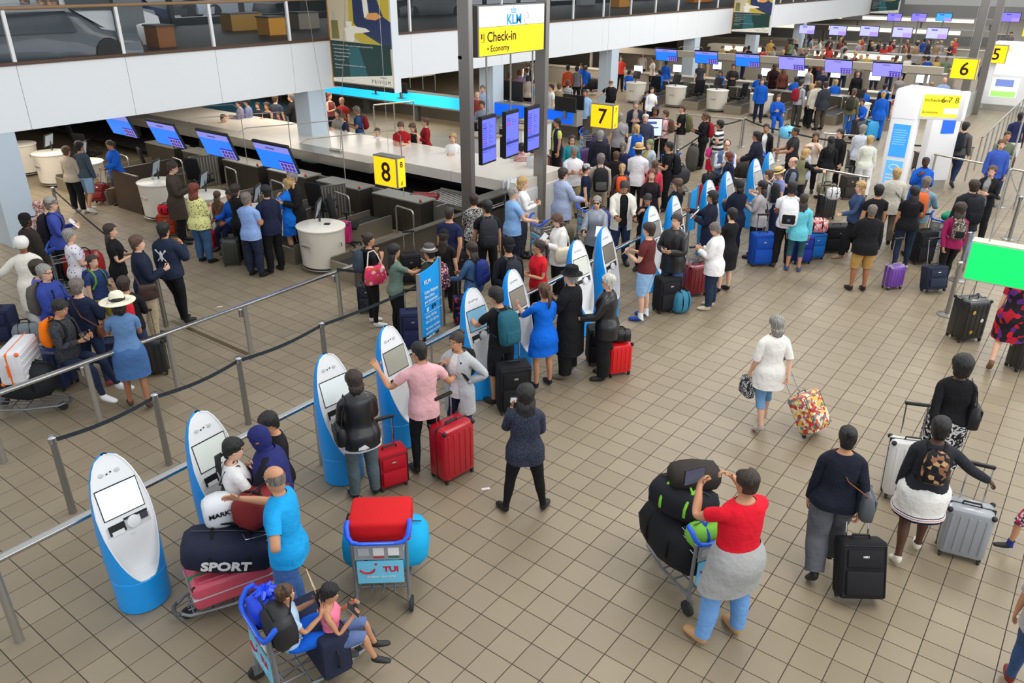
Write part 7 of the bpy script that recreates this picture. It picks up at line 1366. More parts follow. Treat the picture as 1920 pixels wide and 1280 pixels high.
# behind the white canopy of row eight
Q(752, 227, 1.76, 185, 0, 'l', 'short:n', T('polo', (170, 26, 34)), BT, 'p', 'man in a red polo shirt behind the white canopy', head=(0, 25), fat=.15); Q(775, 230, 1.66, 215, 1, 'l', 'long:n', T('tank', BKC), BT, 'p', 'woman with light brown hair in a black top with a camera', head=(0, 20)); Q(797, 221, 1.7, 250, 1, 'l', 'short:n', T('long', (150, 26, 36)), BT, 'b', 'woman in a dark red cardigan raising her arm')
Q(707, 241, 1.4, 185, 0, 'l', 'short:n', T('tee', WHT), BT, 'd', 'boy in black and white peering over the white canopy', hs=1.08); Q(849, 250, 1.66, 190, 1, 'l', 'bob:y', T('long', (236, 234, 232)), BT, 'p', 'blonde woman in white behind the white canopy'); Q(670, 199, 1.74, 265, 0, 'm', 'short:h', T('tee', (52, 78, 130)), BT, 'p', 'grey haired man in a blue t-shirt right of the canopy pillar', head=(0, 15)); backpack(PPL['grey haired man in a blue t-shirt right of the canopy pillar'[:40]], 'dark red backpack on the man in the blue t-shirt', (140, 24, 40), .9)
Q(644, 212, 1.6, 240, 1, 'l', 'bob:n', T('tee', (40, 46, 70)), BT, 'p', 'woman in spotted navy leaning by the canopy pillar', head=(0, 20)); Q(632, 205, 1.7, 215, 0, 'l', 'short:k', T('long', (150, 144, 132)), BT, 'p', 'person in a beige jacket beside the canopy pillar'); Q(640, 182, 1.74, 200, 0, 'm', 'bald:h', T('tee', (150, 34, 34)), BT, 'd', 'bald man in a red t-shirt right of the canopy pillar'); Q(617, 174, 1.66, 120, 1, 'l', 'long:r', T('tank', (120, 60, 60)), BT, 'p', 'woman with long auburn hair right of the canopy pillar')
Q(545, 176, 1.76, 255, 0, 'l', 'short:h', T('coat', (36, 34, 36)), BT, 'f', 'man in a dark coat left of the canopy pillar'); Q(415, 195, 1.7, 120, 0, 'l', 'short:b', T('coat', BLU), NT, 's', 'attendant in blue at the far left under the fascia'); Q(447, 186, 1.74, 260, 0, 'l', 'short:b', T('long', (132, 130, 156)), BT, 'p', 'man in a lilac grey shirt under the fascia'); Q(462, 184, 1.74, 265, 0, 'l', 'short:k', T('long', (118, 128, 170)), BT, 'p', 'man in a blue grey shirt under the fascia'); Q(482, 192, 1.5, 190, 0, 'l', 'short:b', T('tee', (44, 46, 50)), BT, 'p', 'boy in a dark printed t-shirt under the fascia'); Q(499, 192, 1.62, 200, 1, 'm', 'bob:b', T('tank', BKC), BT, 'p', 'woman in a black vest holding her face under the fascia'); Q(515, 178, 1.76, 20, 0, 'l', 'short:n', T('tee', (70, 76, 92)), BT, 'd', 'man in a slate t-shirt with his back turned under the fascia'); Q(521, 212, 1.2, 190, 1, 'l', 'pony:n', T('tee', (150, 30, 30)), BT, 'd', 'child in red at the edge of the white canopy')
# between the columns and the blue strip
Q(905, 160, 1.78, 195, 0, 'l', 'short:h', T('shirt', (160, 176, 206)), BT, 'd', 'older man with glasses behind the blue strip'); Q(895, 172, 1.7, 190, 0, 'l', 'bald:h', T('tee', (140, 60, 54)), BT, 'd', 'balding person just left of the older man at the blue strip'); Q(904, 190, 1.72, 200, 0, 'm', 'short:b', T('long', (128, 138, 156)), BT, 'c', 'person in grey blue with folded arms under the blue strip'); Q(948, 152, 1.72, 170, 0, 'm', 'short:k', T('shirt', WHT), BT, 'd', 'dark haired person in a white collar beyond the blue strip'); Q(974, 131, 1.78, 20, 0, 'l', 'short:r', T('shirt', pat('stripes', [(206, 150, 150), (110, 120, 170)], 6)), T('long', (120, 100, 84)), 'd', 'man in a pink checked shirt beyond the blue strip'); Q(987, 127, 1.74, 300, 0, 'l', 'short:n', T('shirt', (128, 146, 190)), BT, 'd', 'man in a blue shirt beside the checked shirt'); Q(990, 142, 1.66, 20, 1, 'l', 'short:b', T('tee', pat('dots', [(90, 70, 60), (200, 188, 176)], 30)), BT, 'd', 'woman in a patterned top with a lime bag beyond the blue strip'); Q(1003, 150, 1.72, 270, 0, 'l', 'short:n', T('tee', (124, 152, 196)), BT, 'd', 'man in a light blue t-shirt beside the second column'); Q(990, 115, 1.74, 190, 0, 'd', 'short:k', T('shirt', WHT), BT, 'd', 'man in a black waistcoat and white shirt high behind the check-in sign', jacket=('vest', BKC)); Q(956, 136, 1.66, 60, 1, 'l', 'short:n', T('tee', (206, 84, 40)), BT, 'd', 'person in an orange top beside the pillar beyond the strip')
Q(978, 268, 1.6, 20, 1, 'm', 'short:k', T('tee', pat('stripes', [(236, 226, 222), (180, 70, 70)], 9)), BT, 'd', 'woman in a red and white striped top below the flight screens'); Q(1000, 270, 1.7, 60, 0, 'l', 'short:b', T('long', (228, 228, 232)), BT, 'd', 'person in a white sweatshirt beside the second steel column'); Q(1045, 222, 1.76, 250, 0, 'm', 'short:k', T('tee', (206, 216, 110)), BT, 'd', 'man in a dark waistcoat over a lime t-shirt by the second column', jacket=('vest', (36, 38, 66))); Q(1097, 168, 1.74, 190, 0, 'm', 'short:k', T('coat', (150, 184, 226)), BT, 'd', 'bearded man in a light blue jacket behind the blue strip')
Q(1065, 122, 1.74, 10, 1, 'm', 'short:k', T('long', (190, 84, 50)), BT, 'd', 'person in a rust red top near the far counters'); Q(1082, 124, 1.7, 10, 0, 'm', 'short:k', T('tee', (110, 112, 120)), BT, 'd', 'person with a grey scarf beside the rust red top'); Q(1091, 119, 1.7, 220, 1, 'm', 'pony:k', T('coat', BLU), NT, 'd', 'attendant in blue beside the grey scarf'); Q(1065, 150, 1.68, 20, 1, 'l', 'short:n', T('tee', pat('stripes', [(228, 228, 228), (36, 36, 48)], 7)), T('short', KHA), 'd', 'woman in a navy and white striped t-shirt behind the blue strip'); Q(1049, 156, 1.7, 30, 0, 'l', 'short:n', T('tee', (160, 140, 110)), BT, 'd', 'person in a sand jacket left of the striped t-shirt'); Q(1034, 158, 1.72, 250, 0, 'l', 'short:k', T('tee', WHT), BT, 'd', 'person in white with a red rucksack behind the blue strip')
g = pp('baldfar', 1146, 148, 1.78, 350, 'bald man in black with a black backpack by the far pillar', skin='l', hair='bald:h', top=T('tee', BKC), bottom=T('long', (196, 186, 160)), arms=('side', 'down'), sub=0); backpack(g, 'black backpack on the bald man', (24, 24, 28), 1.1)
Q(1223, 163, 1.62, 170, 1, 'l', 'pony:k', T('shirt', (240, 240, 244)), NT, 'b', 'woman in a white blouse sitting on a trolley near the far desks'); Q(1212, 172, 1.3, 150, 0, 'm', 'short:k', T('tee', BKC), BT, 'd', 'dark haired child beside the woman in the white blouse')
# attendants and passengers at the far desks
for u, v, h, hd, fem, sk, hr, tp, bt, po, lb in (
 (1430, 147, 1.7, 190, 0, 'l', 'short:n', T('coat', BLU, WHT), NT, 'd', 'attendant in blue standing behind the fourth far desk'), (1463, 160, 1.72, 185, 0, 'l', 'short:n', T('coat', BLU, WHT), BL, 's', 'attendant in blue seated on the far belt'),
 (1503, 150, 1.78, 60, 0, 'l', 'short:b', T('long', (170, 170, 176)), T('long', (70, 70, 62)), 'd', 'man in a grey jacket with a red rucksack at the far desks'), (1536, 152, 1.78, 10, 0, 'l', 'short:n', T('coat', (224, 218, 198)), BT, 'd', 'man in a cream jacket at the far desks'), (1549, 153, 1.8, 340, 0, 'l', 'short:b', T('coat', (50, 54, 62)), T('long', (84, 72, 66)), 'd', 'man in a dark jacket beside the cream jacket'), (1523, 157, 1.64, 80, 1, 'l', 'short:y', T('long', (160, 160, 164)), BT, 'f', 'fair haired woman in grey leaning on the far desk'),
 (1603, 166, 1.76, 40, 1, 'l', 'pony:n', T('long', (104, 100, 70)), T('slim', (70, 108, 166)), 'd', 'woman in an olive jacket and jeans at the far desks'), (1621, 168, 1.7, 230, 0, 'm', 'short:k', T('coat', BLU, WHT), BL, 's', 'attendant in blue seated facing the olive jacket'), (1658, 171, 1.72, 20, 1, 'l', 'bun:y', T('coat', BLU), BL, 'd', 'attendant with a fair bun standing before the white tower'), (1691, 170, 1.7, 190, 0, 'l', 'short:n', T('tee', (180, 70, 70)), BT, 'd', 'fair haired person behind the top of the white tower'),
 (1353, 120, 1.66, 215, 1, 'm', 'long:k', T('coat', BLU), NT, 's', 'attendant in blue bending at a counter left of the purple screens'), (1427, 125, 1.68, 10, 0, 'l', 'short:b', T('coat', BLU), NT, 's', 'attendant in blue seated under the second wide screen'), (1496, 130, 1.68, 20, 0, 'l', 'short:k', T('coat', BLU), NT, 's', 'attendant in blue seated under the third wide screen'), (1571, 135, 1.68, 10, 1, 'l', 'short:y', T('coat', BLU), NT, 's', 'attendant in blue seated under the fourth wide screen'), (1625, 151, 1.6, 15, 0, 'l', 'short:n', T('coat', BLU), NT, 's', 'attendant low at the counter left of the laptop'), (1664, 142, 1.7, 60, 0, 'l', 'short:k', T('coat', (30, 110, 214)), NT, 's', 'attendant in bright blue under the rightmost wide screen'), (1752, 138, 1.72, 20, 0, 'm', 'bald:h', T('coat', BLU), NT, 's', 'bald attendant in blue behind the tower header'), (1773, 145, 1.72, 200, 0, 'l', 'bald:h', T('shirt', (150, 170, 210)), NT, 'd', 'balding man in pale blue below the number 6 sign'),
 (1376, 120, 1.74, 190, 0, 'm', 'short:k', T('long', (44, 40, 40)), BT, 'c', 'dark haired person with folded arms beside the first purple screen'), (1453, 120, 1.76, 200, 0, 'd', 'short:k', T('coat', (40, 16, 20)), BT, 'f', 'person in a maroon edged black coat under the wide screens'), (1471, 126, 1.7, 190, 1, 't', 'long:b', T('long', (104, 56, 44)), BT, 'd', 'woman in a rust brown top under the wide screens'), (1520, 124, 1.72, 60, 1, 'l', 'short:n', T('tank', (190, 190, 190)), BT, 'd', 'person in a pale grey vest under the wide screens'), (1544, 128, 1.74, 200, 0, 'm', 'short:k', T('tee', (34, 38, 56)), BT, 'd', 'person in a navy t-shirt under the wide screens'), (1610, 132, 1.74, 200, 1, 'l', 'bob:n', T('long', BKC), BT, 'd', 'person in a black coat between the wide screens'), (1690, 138, 1.7, 200, 1, 'l', 'long:b', T('tee', (150, 140, 136)), BT, 'd', 'person in grey holding papers beside the rightmost wide screen'),
 (1181, 118, 1.68, 40, 0, 'l', 'short:k', T('coat', BLU), NT, 's', 'attendant in blue under the first far blue screen'), (1206, 97, 1.7, 190, 1, 'l', 'long:k', T('tee', (216, 206, 196)), BT, 'd', 'woman with black hair in a cream top right of the first far blue screen'), (1225, 107, 1.7, 260, 1, 'm', 'bun:k', T('tee', (222, 214, 204)), BT, 'd', 'woman with tied hair left of the second far blue screen'), (1239, 118, 1.68, 320, 0, 'm', 'short:k', T('coat', BLU), NT, 's', 'attendant in blue under the second far blue screen'), (1250, 113, 1.66, 40, 1, 'm', 'short:k', T('coat', (26, 80, 170)), NT, 'd', 'attendant in dark blue right under the second far blue screen'),
 (1165, 105, 1.7, 190, 0, 'l', 'short:k', T('tee', (226, 70, 50)), BT, 'd', 'person in bright orange red beside the far pillar'), (1099, 110, 1.7, 30, 0, 'l', 'short:b', T('coat', BLU), NT, 's', 'attendant in blue left of the far pillar'), (1315, 175-60, 1.72, 200, 0, 'l', 'short:k', T('tee', (60, 60, 70)), BT, 'd', 'person in dark grey behind the third far blue screen'),
 (1855, 108, 1.78, 20, 0, 'd', 'crop:k', T('coat', (20, 80, 180)), T('long', (30, 60, 130)), 'd', 'tall attendant in blue below the number 5 sign'), (1878, 118, 1.7, 60, 1, 'm', 'long:b', T('long', (80, 120, 110)), T('long', (90, 140, 180)), 'd', 'person in grey green right of the number 5 sign'), (1916, 210, 1.8, 20, 0, 'd', 'crop:k', T('tee', (40, 46, 84)), T('short', (226, 224, 222)), 'd', 'person in a navy t-shirt and white shorts at the right edge'), (1880, 262, 1.7, 200, 0, 'l', 'short:n', T('coat', (60, 90, 180)), NT, 'd', 'person in blue behind the olive sweater'), (1897, 60, 1.78, 200, 0, 'l', 'short:k', T('tee', (120, 114, 112)), BT, 'd', 'man in a grey t-shirt with a dark hat at the upper right', )):
    Q(u, v, h, hd, fem, sk, hr, tp, bt, po, lb)
backpack(PPL['man in a grey jacket with a red rucksack '[:40]], 'red rucksack at the far desks', (150, 30, 44), 1.0); backpack(PPL['woman in an olive jacket and jeans at the'[:40]], 'dark rucksack on the woman in the olive jacket', (52, 50, 46), .95)
# the crowd at the far end: figures a few pixels wide
rc = random.Random(3); cols = [((200, 60, 60), 'red'), ((226, 220, 210), 'white'), ((40, 70, 150), 'blue'), ((60, 60, 64), 'dark grey'), ((150, 120, 90), 'tan'), ((110, 130, 100), 'green'), ((30, 30, 34), 'black'), ((190, 160, 80), 'mustard'), ((150, 150, 156), 'grey'), ((120, 70, 60), 'brown')]
seenlab = {}
for k in range(64):
    band = k % 4; f = (k//4+.5)/16
    u = [1480, 1440, 1330, 1500][band]+f*[330, 360, 270, 290][band]+rc.uniform(-9, 9); v = [72, 66, 84, 118-20][band]+f*[6, 8, 8, 10][band]+rc.uniform(-5, 6)
    (c, cn), hr = rc.choice(cols), rc.choice(['short:k', 'short:n', 'bob:b', 'short:y', 'long:b', 'bald:h']); fem = rc.random() < .5; hn = {'short:k': 'short black', 'short:n': 'short brown', 'bob:b': 'bobbed dark', 'short:y': 'short fair', 'long:b': 'long dark', 'bald:h': 'little'}[hr]
    lb = 'distant person in %s, %s hair, %s' % (cn, hn, ['under the lower small screens', 'near the lower small screens', 'behind the first bright canopy', 'before the first bright canopy'][band])
    Q(u, v, rc.uniform(1.6, 1.8), rc.choice([20, 190, 90, 270, 340]), int(fem), rc.choice('lmlt'), hr, T(rc.choice(['tee', 'long']), c), T('long', rc.choice([BKC, NVY, DJEAN, KHA])), rc.choice('dpb'), lb)
    PPL[lb[:40]].root['group'] = 'distant crowd at the far end'
# people on the mezzanine and the two children on the trolley
for u, v, c, lb in ((97, 86, (44, 44, 56), 'man in a dark waistcoat behind the mezzanine glass'), (119, 88, (190, 226, 60), 'man in a lime vest behind the mezzanine glass'), (70, 102, (60, 60, 70), 'dark haired person low behind the mezzanine glass at left'), (114, 95, (120, 120, 120), 'grey haired person in front of the lime vest')):
    q = PA(u, v, -21.5); hh = q[2]-FT-.01; person((q[0], q[1]), HD(200), lb, h=1.72, sitz=None if hh > 1.6 else max(.3, hh-.85), legs=('stand', 'stand') if hh > 1.6 else ('sit', 'sit'), z=FT+.01, top=T('long', c), skin='l', hair='short:h', bottom=BT)
# ---------------------------------------------------------------- luggage on the floor (pixel of the base centre, compass heading of the front)
def S(u, v, hd, label, **kw): return suitcase(G(u, v, kw.pop('zz', 0)), HD(hd), label, **kw)
FLOR = pat('spots', [(196, 60, 60), (232, 214, 170), (206, 90, 70), (120, 140, 150), (226, 190, 90), (240, 226, 206)], 26); DFLOR = pat('spots', [(28, 30, 56), (28, 30, 56), (206, 60, 80), (40, 50, 110), (28, 26, 40)], 30)
R1, R2 = (186, 18, 38), (178, 16, 36)
S(735, 908, 150, 'small red soft suitcase beside the woman in leather', w=.38, d=.24, h=.52, col=R1, kind='soft', handle=.36); S(849, 888, 135, 'large red hard suitcase with a black centre band', w=.48, d=.32, h=.74, col=R2, handle=.3)
S(962, 768, 165, 'tall black soft suitcase before the young man with the teal backpack', w=.46, d=.28, h=.74, col=(26, 26, 28), kind='soft', handle=.42); S(1157, 700, 160, 'small bright red hard suitcase beside the woman with grey hair', w=.38, d=.24, h=.54, col=(222, 20, 30), handle=0)
p = G(1157, 700); softbag(p, HD(90), .555, .34, .2, .2, 'black handbag lying on the small bright red suitcase', mat((22, 22, 24), .4), seed=4); S(1122, 678, 175, 'black soft case in the shadow behind the small red suitcase', w=.4, d=.3, h=.62, kind='soft', handle=0)
S(1247, 582, 160, 'black upright suitcase behind the man in denim shorts', w=.44, d=.28, h=.68, kind='soft', handle=0); S(1300, 552, 160, 'dark red upright suitcase near the woman in the white jacket', w=.44, d=.28, h=.62, col=(128, 22, 34), handle=.3)
softbag(G(1275, 585), HD(60), .0, .34, .26, .42, 'teal and black backpack standing on the floor', (60, 130, 160), 'rucksack', seed=6); S(1423, 496, 175, 'royal blue soft suitcase beside the striped track trousers', w=.46, d=.3, h=.7, col=(18, 78, 180), kind='soft', handle=.35); S(1521, 484, 170, 'blue soft suitcase carrying a pink floral bag', w=.44, d=.28, h=.58, col=(14, 100, 180), kind='soft', handle=0)
softbag(G(1521, 484), HD(100), .585, .44, .26, .32, 'pink floral bag on top of the blue suitcase', pat('spots', [(226, 130, 140), (240, 220, 214), (206, 60, 80), (240, 180, 176)], 26), seed=8); S(1500, 492, 175, 'dark blue suitcase squeezed behind the girl in teal', w=.38, d=.26, h=.6, col=(30, 50, 150), kind='soft', handle=0)
S(1671, 540, 165, 'small purple hard suitcase with a long handle', w=.36, d=.22, h=.48, col=(110, 60, 160), trim=(150, 150, 160), handle=.5); S(1748, 548, 170, 'navy soft suitcase pulled by the young woman in magenta', w=.44, d=.24, h=.5, col=(34, 42, 62), kind='soft', handle=.5, tilt=12); S(1722, 492, 170, 'tall black soft suitcase left of the young woman in magenta', w=.44, d=.3, h=.72, kind='soft', handle=.3)
c = S(1805, 634, 170, 'big black hard suitcase with stickers below the green sign', w=.46, d=.36, h=.74, col=(30, 31, 30), handle=.45)
for y, z, cc in ((-.08, .55, (214, 160, 40)), (.1, .4, (220, 220, 214)), (-.05, .2, (190, 150, 40))): MB().ell((.19, y, z), .004, .03, .035, 10, 5).build('sticker', mat(cc, .6), c)
S(1912, 690, 170, 'black suitcase at the right edge below the green sign', w=.4, d=.28, h=.62, handle=0); S(1560, 470, 175, 'large black soft bag on wheels beside the woman in denim', w=.62, d=.36, h=.6, kind='soft', handle=0); S(1690, 470, 170, 'black suitcase hidden behind the man in tan shorts', w=.4, d=.3, h=.56, kind='soft', handle=0)
g = G(1530, 812); S(1532, 822, 140, 'floral patterned trolley bag pulled by the grey haired woman', w=.40, d=.26, h=.56, m=FLOR, kind='soft', handle=.5, tilt=34, trim=(110, 100, 92), wheels=2)
S(1607, 1132, 182, 'black soft suitcase tilted behind the woman in navy', w=.44, d=.24, h=.62, kind='soft', handle=.48, tilt=22, wheels=2); S(1690, 935, 195, 'large pale silver hard suitcase pulled by the woman in black', w=.48, d=.28, h=.72, col=(206, 204, 200), handle=.4, tilt=10); S(1795, 1036, 205, 'silver grey hard suitcase with a black band and red ribbon', w=.44, d=.3, h=.62, col=(150, 154, 160), handle=.42)
S(110, 722, 190, 'large navy hard suitcase the youth sits on', w=.5, d=.36, h=.63, col=(30, 44, 86), handle=0); S(292, 700, 160, 'black ribbed hard suitcase beyond the sun hat', w=.42, d=.26, h=.58, col=(38, 38, 40), handle=.42); S(222, 690, 170, 'navy soft suitcase behind the woman in the sun hat', w=.42, d=.3, h=.5, col=(40, 48, 84), kind='soft', handle=0); S(12, 640, 175, 'navy soft suitcase at the left edge of the queue', w=.46, d=.32, h=.62, col=(36, 44, 76), kind='soft', handle=0)
softbag(G(58, 652), HD(70), 0, .4, .3, .44, 'slate grey backpack standing at the left of the queue', (122, 130, 136), 'rucksack', seed=9)
S(395, 470, 175, 'small red trolley case with a colourful printed front', w=.36, d=.22, h=.46, col=(190, 20, 30), kind='soft', handle=.42); S(437, 496, 165, 'dark green hard suitcase beside the light blue shirt', w=.36, d=.24, h=.56, col=(58, 62, 56), handle=0); S(476, 500, 160, 'black suitcase between the two men at the desk', w=.34, d=.24, h=.56, handle=0); S(320, 440, 175, 'rust red soft suitcase at the desk', w=.44, d=.3, h=.5, col=(176, 66, 36), kind='soft', handle=0); softbag(G(320, 440), HD(80), .505, .34, .24, .22, 'bright red bag on the rust red suitcase', (214, 24, 46), seed=11)
S(188, 384, 190, 'dark red trolley bag held by the young man in the slate hoodie', w=.38, d=.24, h=.5, col=(120, 26, 32), kind='soft', handle=.4, tilt=24); S(628, 446, 190, 'magenta hard suitcase lying on the weigh belt behind the nearest desk', w=.46, d=.28, h=.72, col=(190, 24, 108), lay='side', handle=0, zz=.42, z=.33); S(798, 386, 190, 'dark red suitcase on the belt below the white canopy', w=.44, d=.3, h=.66, col=(140, 16, 20), lay='side', handle=0, zz=.5, z=.37)
S(690, 583, 170, 'dark floral soft suitcase beside the woman with the topknot', w=.34, d=.24, h=.54, m=pat('spots', [(36, 38, 48), (36, 38, 48), (70, 56, 60), (50, 60, 80)], 40), kind='soft', handle=0); S(776, 650, 170, 'navy soft suitcase behind the blue cabin baggage sign', w=.4, d=.28, h=.66, col=(36, 44, 80), kind='soft', handle=.3); S(872, 606, 170, 'red and navy floral suitcase held by the young woman in denim', w=.4, d=.26, h=.5, m=DFLOR, kind='soft', handle=.3); S(772, 530, 165, 'black suitcase with a raised handle in the middle queue', w=.4, d=.26, h=.62, kind='soft', handle=.4); S(865, 520, 165, 'black suitcase in front of the man in navy', w=.4, d=.28, h=.56, kind='soft', handle=0); S(955, 490, 170, 'dark suitcase with steel handle behind the black cap', w=.36, d=.26, h=.6, handle=.45)
S(1325, 398, 170, 'large bright red suitcase near the tenth kiosk', w=.52, d=.34, h=.7, col=(190, 18, 26), kind='soft', handle=0); softbag(G(1325, 398), HD(90), .705, .42, .3, .3, 'black bag on the large bright red suitcase', (36, 36, 40), seed=12); S(1095, 318, 170, 'purple suitcase in the queue behind the teal cardigan', w=.44, d=.3, h=.66, col=(84, 50, 110), handle=0); softbag(G(1068, 318), HD(90), .3, .6, .36, .36, 'dark teal holdall in the queue behind the teal cardigan', (30, 84, 84), seed=13); S(1040, 330, 165, 'maroon suitcase with steel handle beside the second column', w=.4, d=.28, h=.6, col=(110, 20, 50), handle=.5)
S(1630, 262, 170, 'light blue hard suitcase near the far desks', w=.5, d=.34, h=.72, col=(40, 160, 220), handle=0); S(1606, 262, 170, 'black suitcase left of the light blue suitcase', w=.44, d=.32, h=.7, handle=0); S(1586, 372, 170, 'brown black suitcase in the queue left of the tower', w=.42, d=.28, h=.64, col=(60, 54, 50), kind='soft', handle=.2); S(1598, 318, 170, 'grey suitcase beside the couple in white', w=.42, d=.28, h=.6, col=(80, 84, 94), handle=0); S(1722, 318, 170, 'charcoal suitcase beside the blue uniformed attendant', w=.4, d=.26, h=.56, col=(70, 70, 76), handle=0); S(1545, 410, 165, 'dark suitcase before the blonde woman in denim', w=.42, d=.28, h=.62, handle=.2); softbag(G(1545, 385), HD(95), .3, .5, .28, .3, 'olive duffel bag in the queue before the tower', (130, 124, 92), seed=14); softbag(G(1552, 420), HD(95), .62, .3, .2, .3, 'white bag with black dots in the queue', pat('dots', [(40, 40, 40), (236, 234, 238)], 24), 'shopping_bag', seed=15); softbag(G(1296, 320), HD(20), 0, .4, .36, .8, 'large grey bag standing by the slanting rail', (84, 82, 76), seed=16); softbag(G(1100, 385), HD(60), .25, .5, .34, .45, 'bright green plastic bag in the queue', mat((90, 196, 40), .4), 'plastic_bag', seed=17); softbag(G(1468, 300), HD(60), .7, .5, .4, .4, 'light blue plastic bag on the trolley of the man in dark grey', mat((110, 196, 240), .35), 'plastic_bag', seed=18)
# ---------------------------------------------------------------- trolleys and what they carry
def TR_(u, v, hd, label, off=.42): rz = HD(hd); p = G(u, v); p = (p[0]+off*math.cos(rz), p[1]+off*math.sin(rz)); trolley(p, rz, label); return p, rz
p, rz = TR_(720, 1148, 357, 'baggage trolley with a blue advert panel standing alone in the foreground')
q = tloc(p, rz, .12, 0); softbag(q, rz+PI/2, .20, .86, .55, .46, 'big turquoise travel bag on the lone trolley', (16, 170, 226), seed=21, strap=(20, 40, 70)); q = tloc(p, rz, -.16, 0)
c = suitcase((q[0], q[1]), rz+PI/2, 'red suitcase with white piping on top of the lone trolley', w=.44, d=.22, h=.58, col=(206, 20, 26), kind='soft', handle=0, lay='back', z=.74); c.location = (*tloc(p, rz, -.1, .0), .76)
p, rz = TR_(530, 1092, 238, 'baggage trolley loaded with a pink suitcase and dark holdall beside the turquoise polo')
q = tloc(p, rz, .16, 0); suitcase(tloc(p, rz, .06, 0), rz+PI, 'pink hard suitcase lying at the bottom of the loaded trolley', w=.48, d=.28, h=.74, col=(206, 78, 100), trim=(176, 178, 182), lay='back', handle=0, z=.22, strap=(30, 150, 90)); softbag(tloc(p, rz, .06, .03), rz+PI-.25, .50, .86, .50, .36, 'navy sports holdall with white lettering on the loaded trolley', (30, 34, 56), seed=22, words='SPORT', tilt=14)
softbag(tloc(p, rz, -.34, -.02), rz+.7, .84, .62, .36, .34, 'dark red holdall on top of the loaded trolley', (124, 34, 36), seed=23, tilt=-6); w_ = softbag(tloc(p, rz, .02, -.14), rz, .80, .3, .24, .36, 'white plastic carrier bag with black print on the loaded trolley', mat((232, 234, 238), .4), 'carrier_bag', seed=24, parts=False); text('MARKT', .07, BLACK, w_, frame((.12, .128, .2), (-1, 0, 0), (0, .1, 1)), bold=.002)
p, rz = TR_(500, 1312, 52, 'baggage trolley carrying two children at the bottom of the picture'); KT = (p, rz)
q = tloc(p, rz, .12, 0); suitcase(q, rz, 'navy soft suitcase lying on the trolley with the children', w=.42, d=.26, h=.66, col=(36, 42, 66), kind='soft', lay='side', handle=0, z=.20); q = tloc(p, rz, -.25, .12); d_ = softbag(q, rz, .70, .3, .28, .3, 'royal blue drawstring bag in the basket of the children\'s trolley', mat((20, 70, 226), .35), 'drawstring_bag', seed=25, parts=False); fr = MB(); rq = random.Random(5)
for k in range(9): a = k*.7; fr.tube([(0, 0, .28), (.05*math.cos(a), .05*math.sin(a), .33), (.10*math.cos(a), .10*math.sin(a), .31+.02*(k % 2))], [.02, .03, .012], 6)
fr.build('gathered_neck', mat((20, 70, 226), .35), d_); q = tloc(p, rz, -.26, -.15); tb = softbag(q, rz+PI/2, .70, .36, .22, .34, 'black tote bag in the basket of the children\'s trolley', mat((34, 34, 36), .5), 'tote_bag', seed=26, parts=False)
for s in (-1, 1): MB().tube([(-.1, s*.06, .3), (-.08, s*.1, .46), (.08, s*.1, .46), (.1, s*.06, .3)], .008, 6, up=(0, 1, 0)).build('handle', BLACK, tb)
hb = G(532, 1107, 1.10); g1 = person(hb, rz-.2, 'small boy sitting on the trolley reading a booklet', h=1.16, hs=1.16, skin='m', hair='crop:n', top=T('tee', (180, 210, 236)), bottom=T('short', (20, 100, 220)), arms=('book', 'book'), legs=(((1, .25, .05), (.4, -.3, -1)), ((1, .15, -.05), (.5, 0, -1))), sitz=.52, sub=1, shoes=(60, 60, 64)); held(g1, 'L', 'printed booklet held up by the small boy', 'book'); PPL['boy1'] = g1
hb = G(612, 1110, .98); g2 = person(hb, rz-.5, 'small girl in a pink vest sitting on the trolley with a phone', h=1.14, hs=1.14, fem=1, skin='m', hair='pony:k', top=T('tank', (250, 130, 160)), bottom=T('short', (96, 116, 160)), arms=('phonehi', 'phonehi'), legs=('sitlow', 'sitlow'), sitz=.44, sub=1, head=(0, 15), shoes=(30, 30, 34)); held(g2, 'R', 'phone held by the small girl on the trolley')
p, rz = TR_(1333, 1140, 335, 'baggage trolley piled with black rucksacks before the man in red'); q = tloc(p, rz, .12, .05); softbag(q, rz, .26, .85, .55, .55, 'large black travel rucksack at the bottom of the pile', (26, 28, 32), 'rucksack', seed=31); q = tloc(p, rz, .1, .06); softbag(q, rz+.4, .80, .66, .42, .34, 'black rucksack with lime green straps on the pile', (24, 26, 34), 'rucksack', seed=32, strap=(130, 206, 60)); q = tloc(p, rz, .12, -.05); softbag(q, rz+1.2, 1.08, .5, .34, .24, 'dark brown jacket bundled on top of the rucksacks', (46, 40, 36), 'bundle', seed=33, parts=False); q = tloc(p, rz, -.26, .02); softbag(q, rz+PI/2, .70, .44, .24, .26, 'lime green and blue bag in the basket of the rucksack trolley', (124, 196, 70), seed=34, strap=(40, 80, 190))
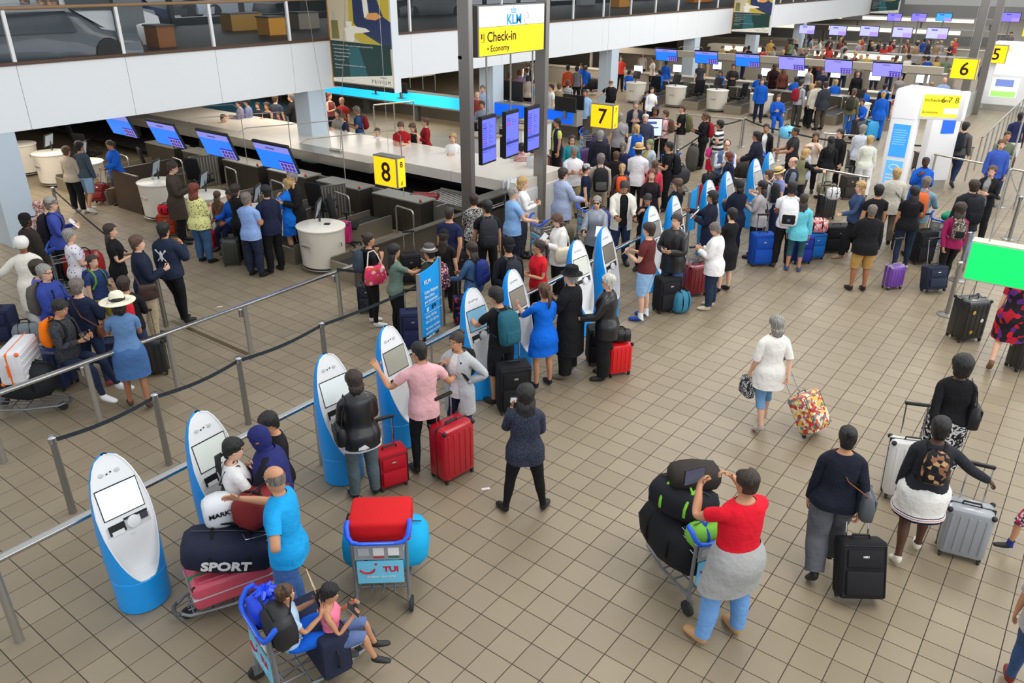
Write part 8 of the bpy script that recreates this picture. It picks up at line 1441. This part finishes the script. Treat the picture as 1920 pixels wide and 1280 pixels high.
for u, v, hd, lb, load in ((1002, 492, 62, 'baggage trolley pushed by the older man in sky blue', ((96, 86, 70), 'olive brown suitcase on the trolley of the man in sky blue')), (1090, 462, 60, 'baggage trolley pushed by the man in the pale blazer', ((58, 66, 120), 'blue bag on the trolley of the man in the blazer')), (1752, 486, 45, 'baggage trolley with a blue advert pushed by the man with the orange backpack', ((80, 66, 56), 'brown bag on the trolley with the green jacket')), (110, 552, 60, 'baggage trolley with a red bag beside the man in the flat cap', ((150, 30, 34), 'red and black bag on the trolley beside the flat cap')), (-10, 778, 80, 'baggage trolley at the left edge carrying a white suitcase', ((34, 36, 40), 'black bag on the trolley at the left edge')), (1428, 352, 285, 'baggage trolley of the man leaning forward near the last kiosks', ((52, 48, 46), 'dark bag on the trolley near the last kiosks')), (1216, 226, 175, 'baggage trolley with a child near the far desks', ((36, 36, 44), 'dark bag on the trolley near the far desks')), (1250, 352, 160, 'baggage trolley beside the young man in black', ((60, 60, 66), 'grey bag on the trolley beside the young man in black')), (1130, 178, 270, 'baggage trolley with red striped black bags by the bald man', ((30, 30, 36), 'black bag with red straps on the trolley by the bald man')), (1088, 300, 80, 'baggage trolley behind the number 7 sign', ((60, 50, 80), 'violet bag on the trolley behind the number 7 sign'))):
    p, rz = TR_(u, v, hd, lb); q = tloc(p, rz, .12, 0); softbag(q, rz, .26, .72, .46, .5, load[1], load[0], seed=abs(u))
    if u == -10: suitcase(tloc(p, rz, .1, 0), rz, 'white hard suitcase with orange corners on the trolley at the left edge', w=.46, d=.3, h=.7, col=(226, 226, 230), trim=(240, 110, 30), lay='side', handle=0, z=.6)
    if u == 1752: softbag(tloc(p, rz, .05, 0), rz, .78, .5, .36, .16, 'bright green jacket lying on a trolley at the right', (20, 130, 96), 'jacket', 'jacket', seed=41, parts=False)
# small screen on a stand in the row seven queue, litter
g = G(1218, 320); t = thing('queue_screen', 'pale blue screen on a stand in the queue below the number 7 sign', 'screen', (g[0], g[1], 0), HD(180)+PI/2); MB().tube([(0, 0, 0), (0, 0, 1.1)], .03).build('pole', STEEL, t); B(-.28, .28, -.03, .03, 1.05, 1.6).build('casing', BLACK, t); B(-.26, .26, -.036, -.03, 1.08, 1.57).build('display', mat((196, 214, 240), .3, emit=.6), t); B(-.2, .1, -.04, -.036, 1.42, 1.5).box(-.2, .16, -.04, -.036, 1.3, 1.34).build('text_line', mat((90, 110, 180), .4), t); MB().lathe([(.2, 0), (.2, .02), (.04, .04)], 18).build('foot', STEELD, t)
for i, (u, v) in enumerate(((911, 916), (243, 730), (412, 575))): g = G(u, v); tag(B(-.05, .05, -.02, .02, .0005, .002).build('paper_scrap', mat((230, 226, 220), .8), None, (g[0], g[1], 0), .9), 'tiny white paper scrap on the floor, %s' % ['near the large red suitcase', 'near the youth on the suitcase', 'beyond the long handrail'][i], 'litter')
for i, (u, v, w) in enumerate(((1197, 130, .5), (1270, 128, .5), (1345, 123, .5), (1436, 135, .5), (1505, 136, .5), (1567, 138, .5), (1641, 143, .55), (1730, 148, .6))):
    g = G(u, v, 1.1); t = thing('laptop_screen', 'bright white computer screen on the far counter, %s from the left' % ORD[i], 'screen', (g[0], g[1], .85), .1, 'bright computer screens on the far counter'); B(-w/2, w/2, 0, .03, .05, .45).build('casing', BLACK, t); B(-w/2+.02, w/2-.02, -.005, 0, .07, .43).build('display', mat((214, 232, 250), .3, emit=.9), t); B(-.1, .1, -.05, .12, 0, .05).build('stand', BLACK, t)
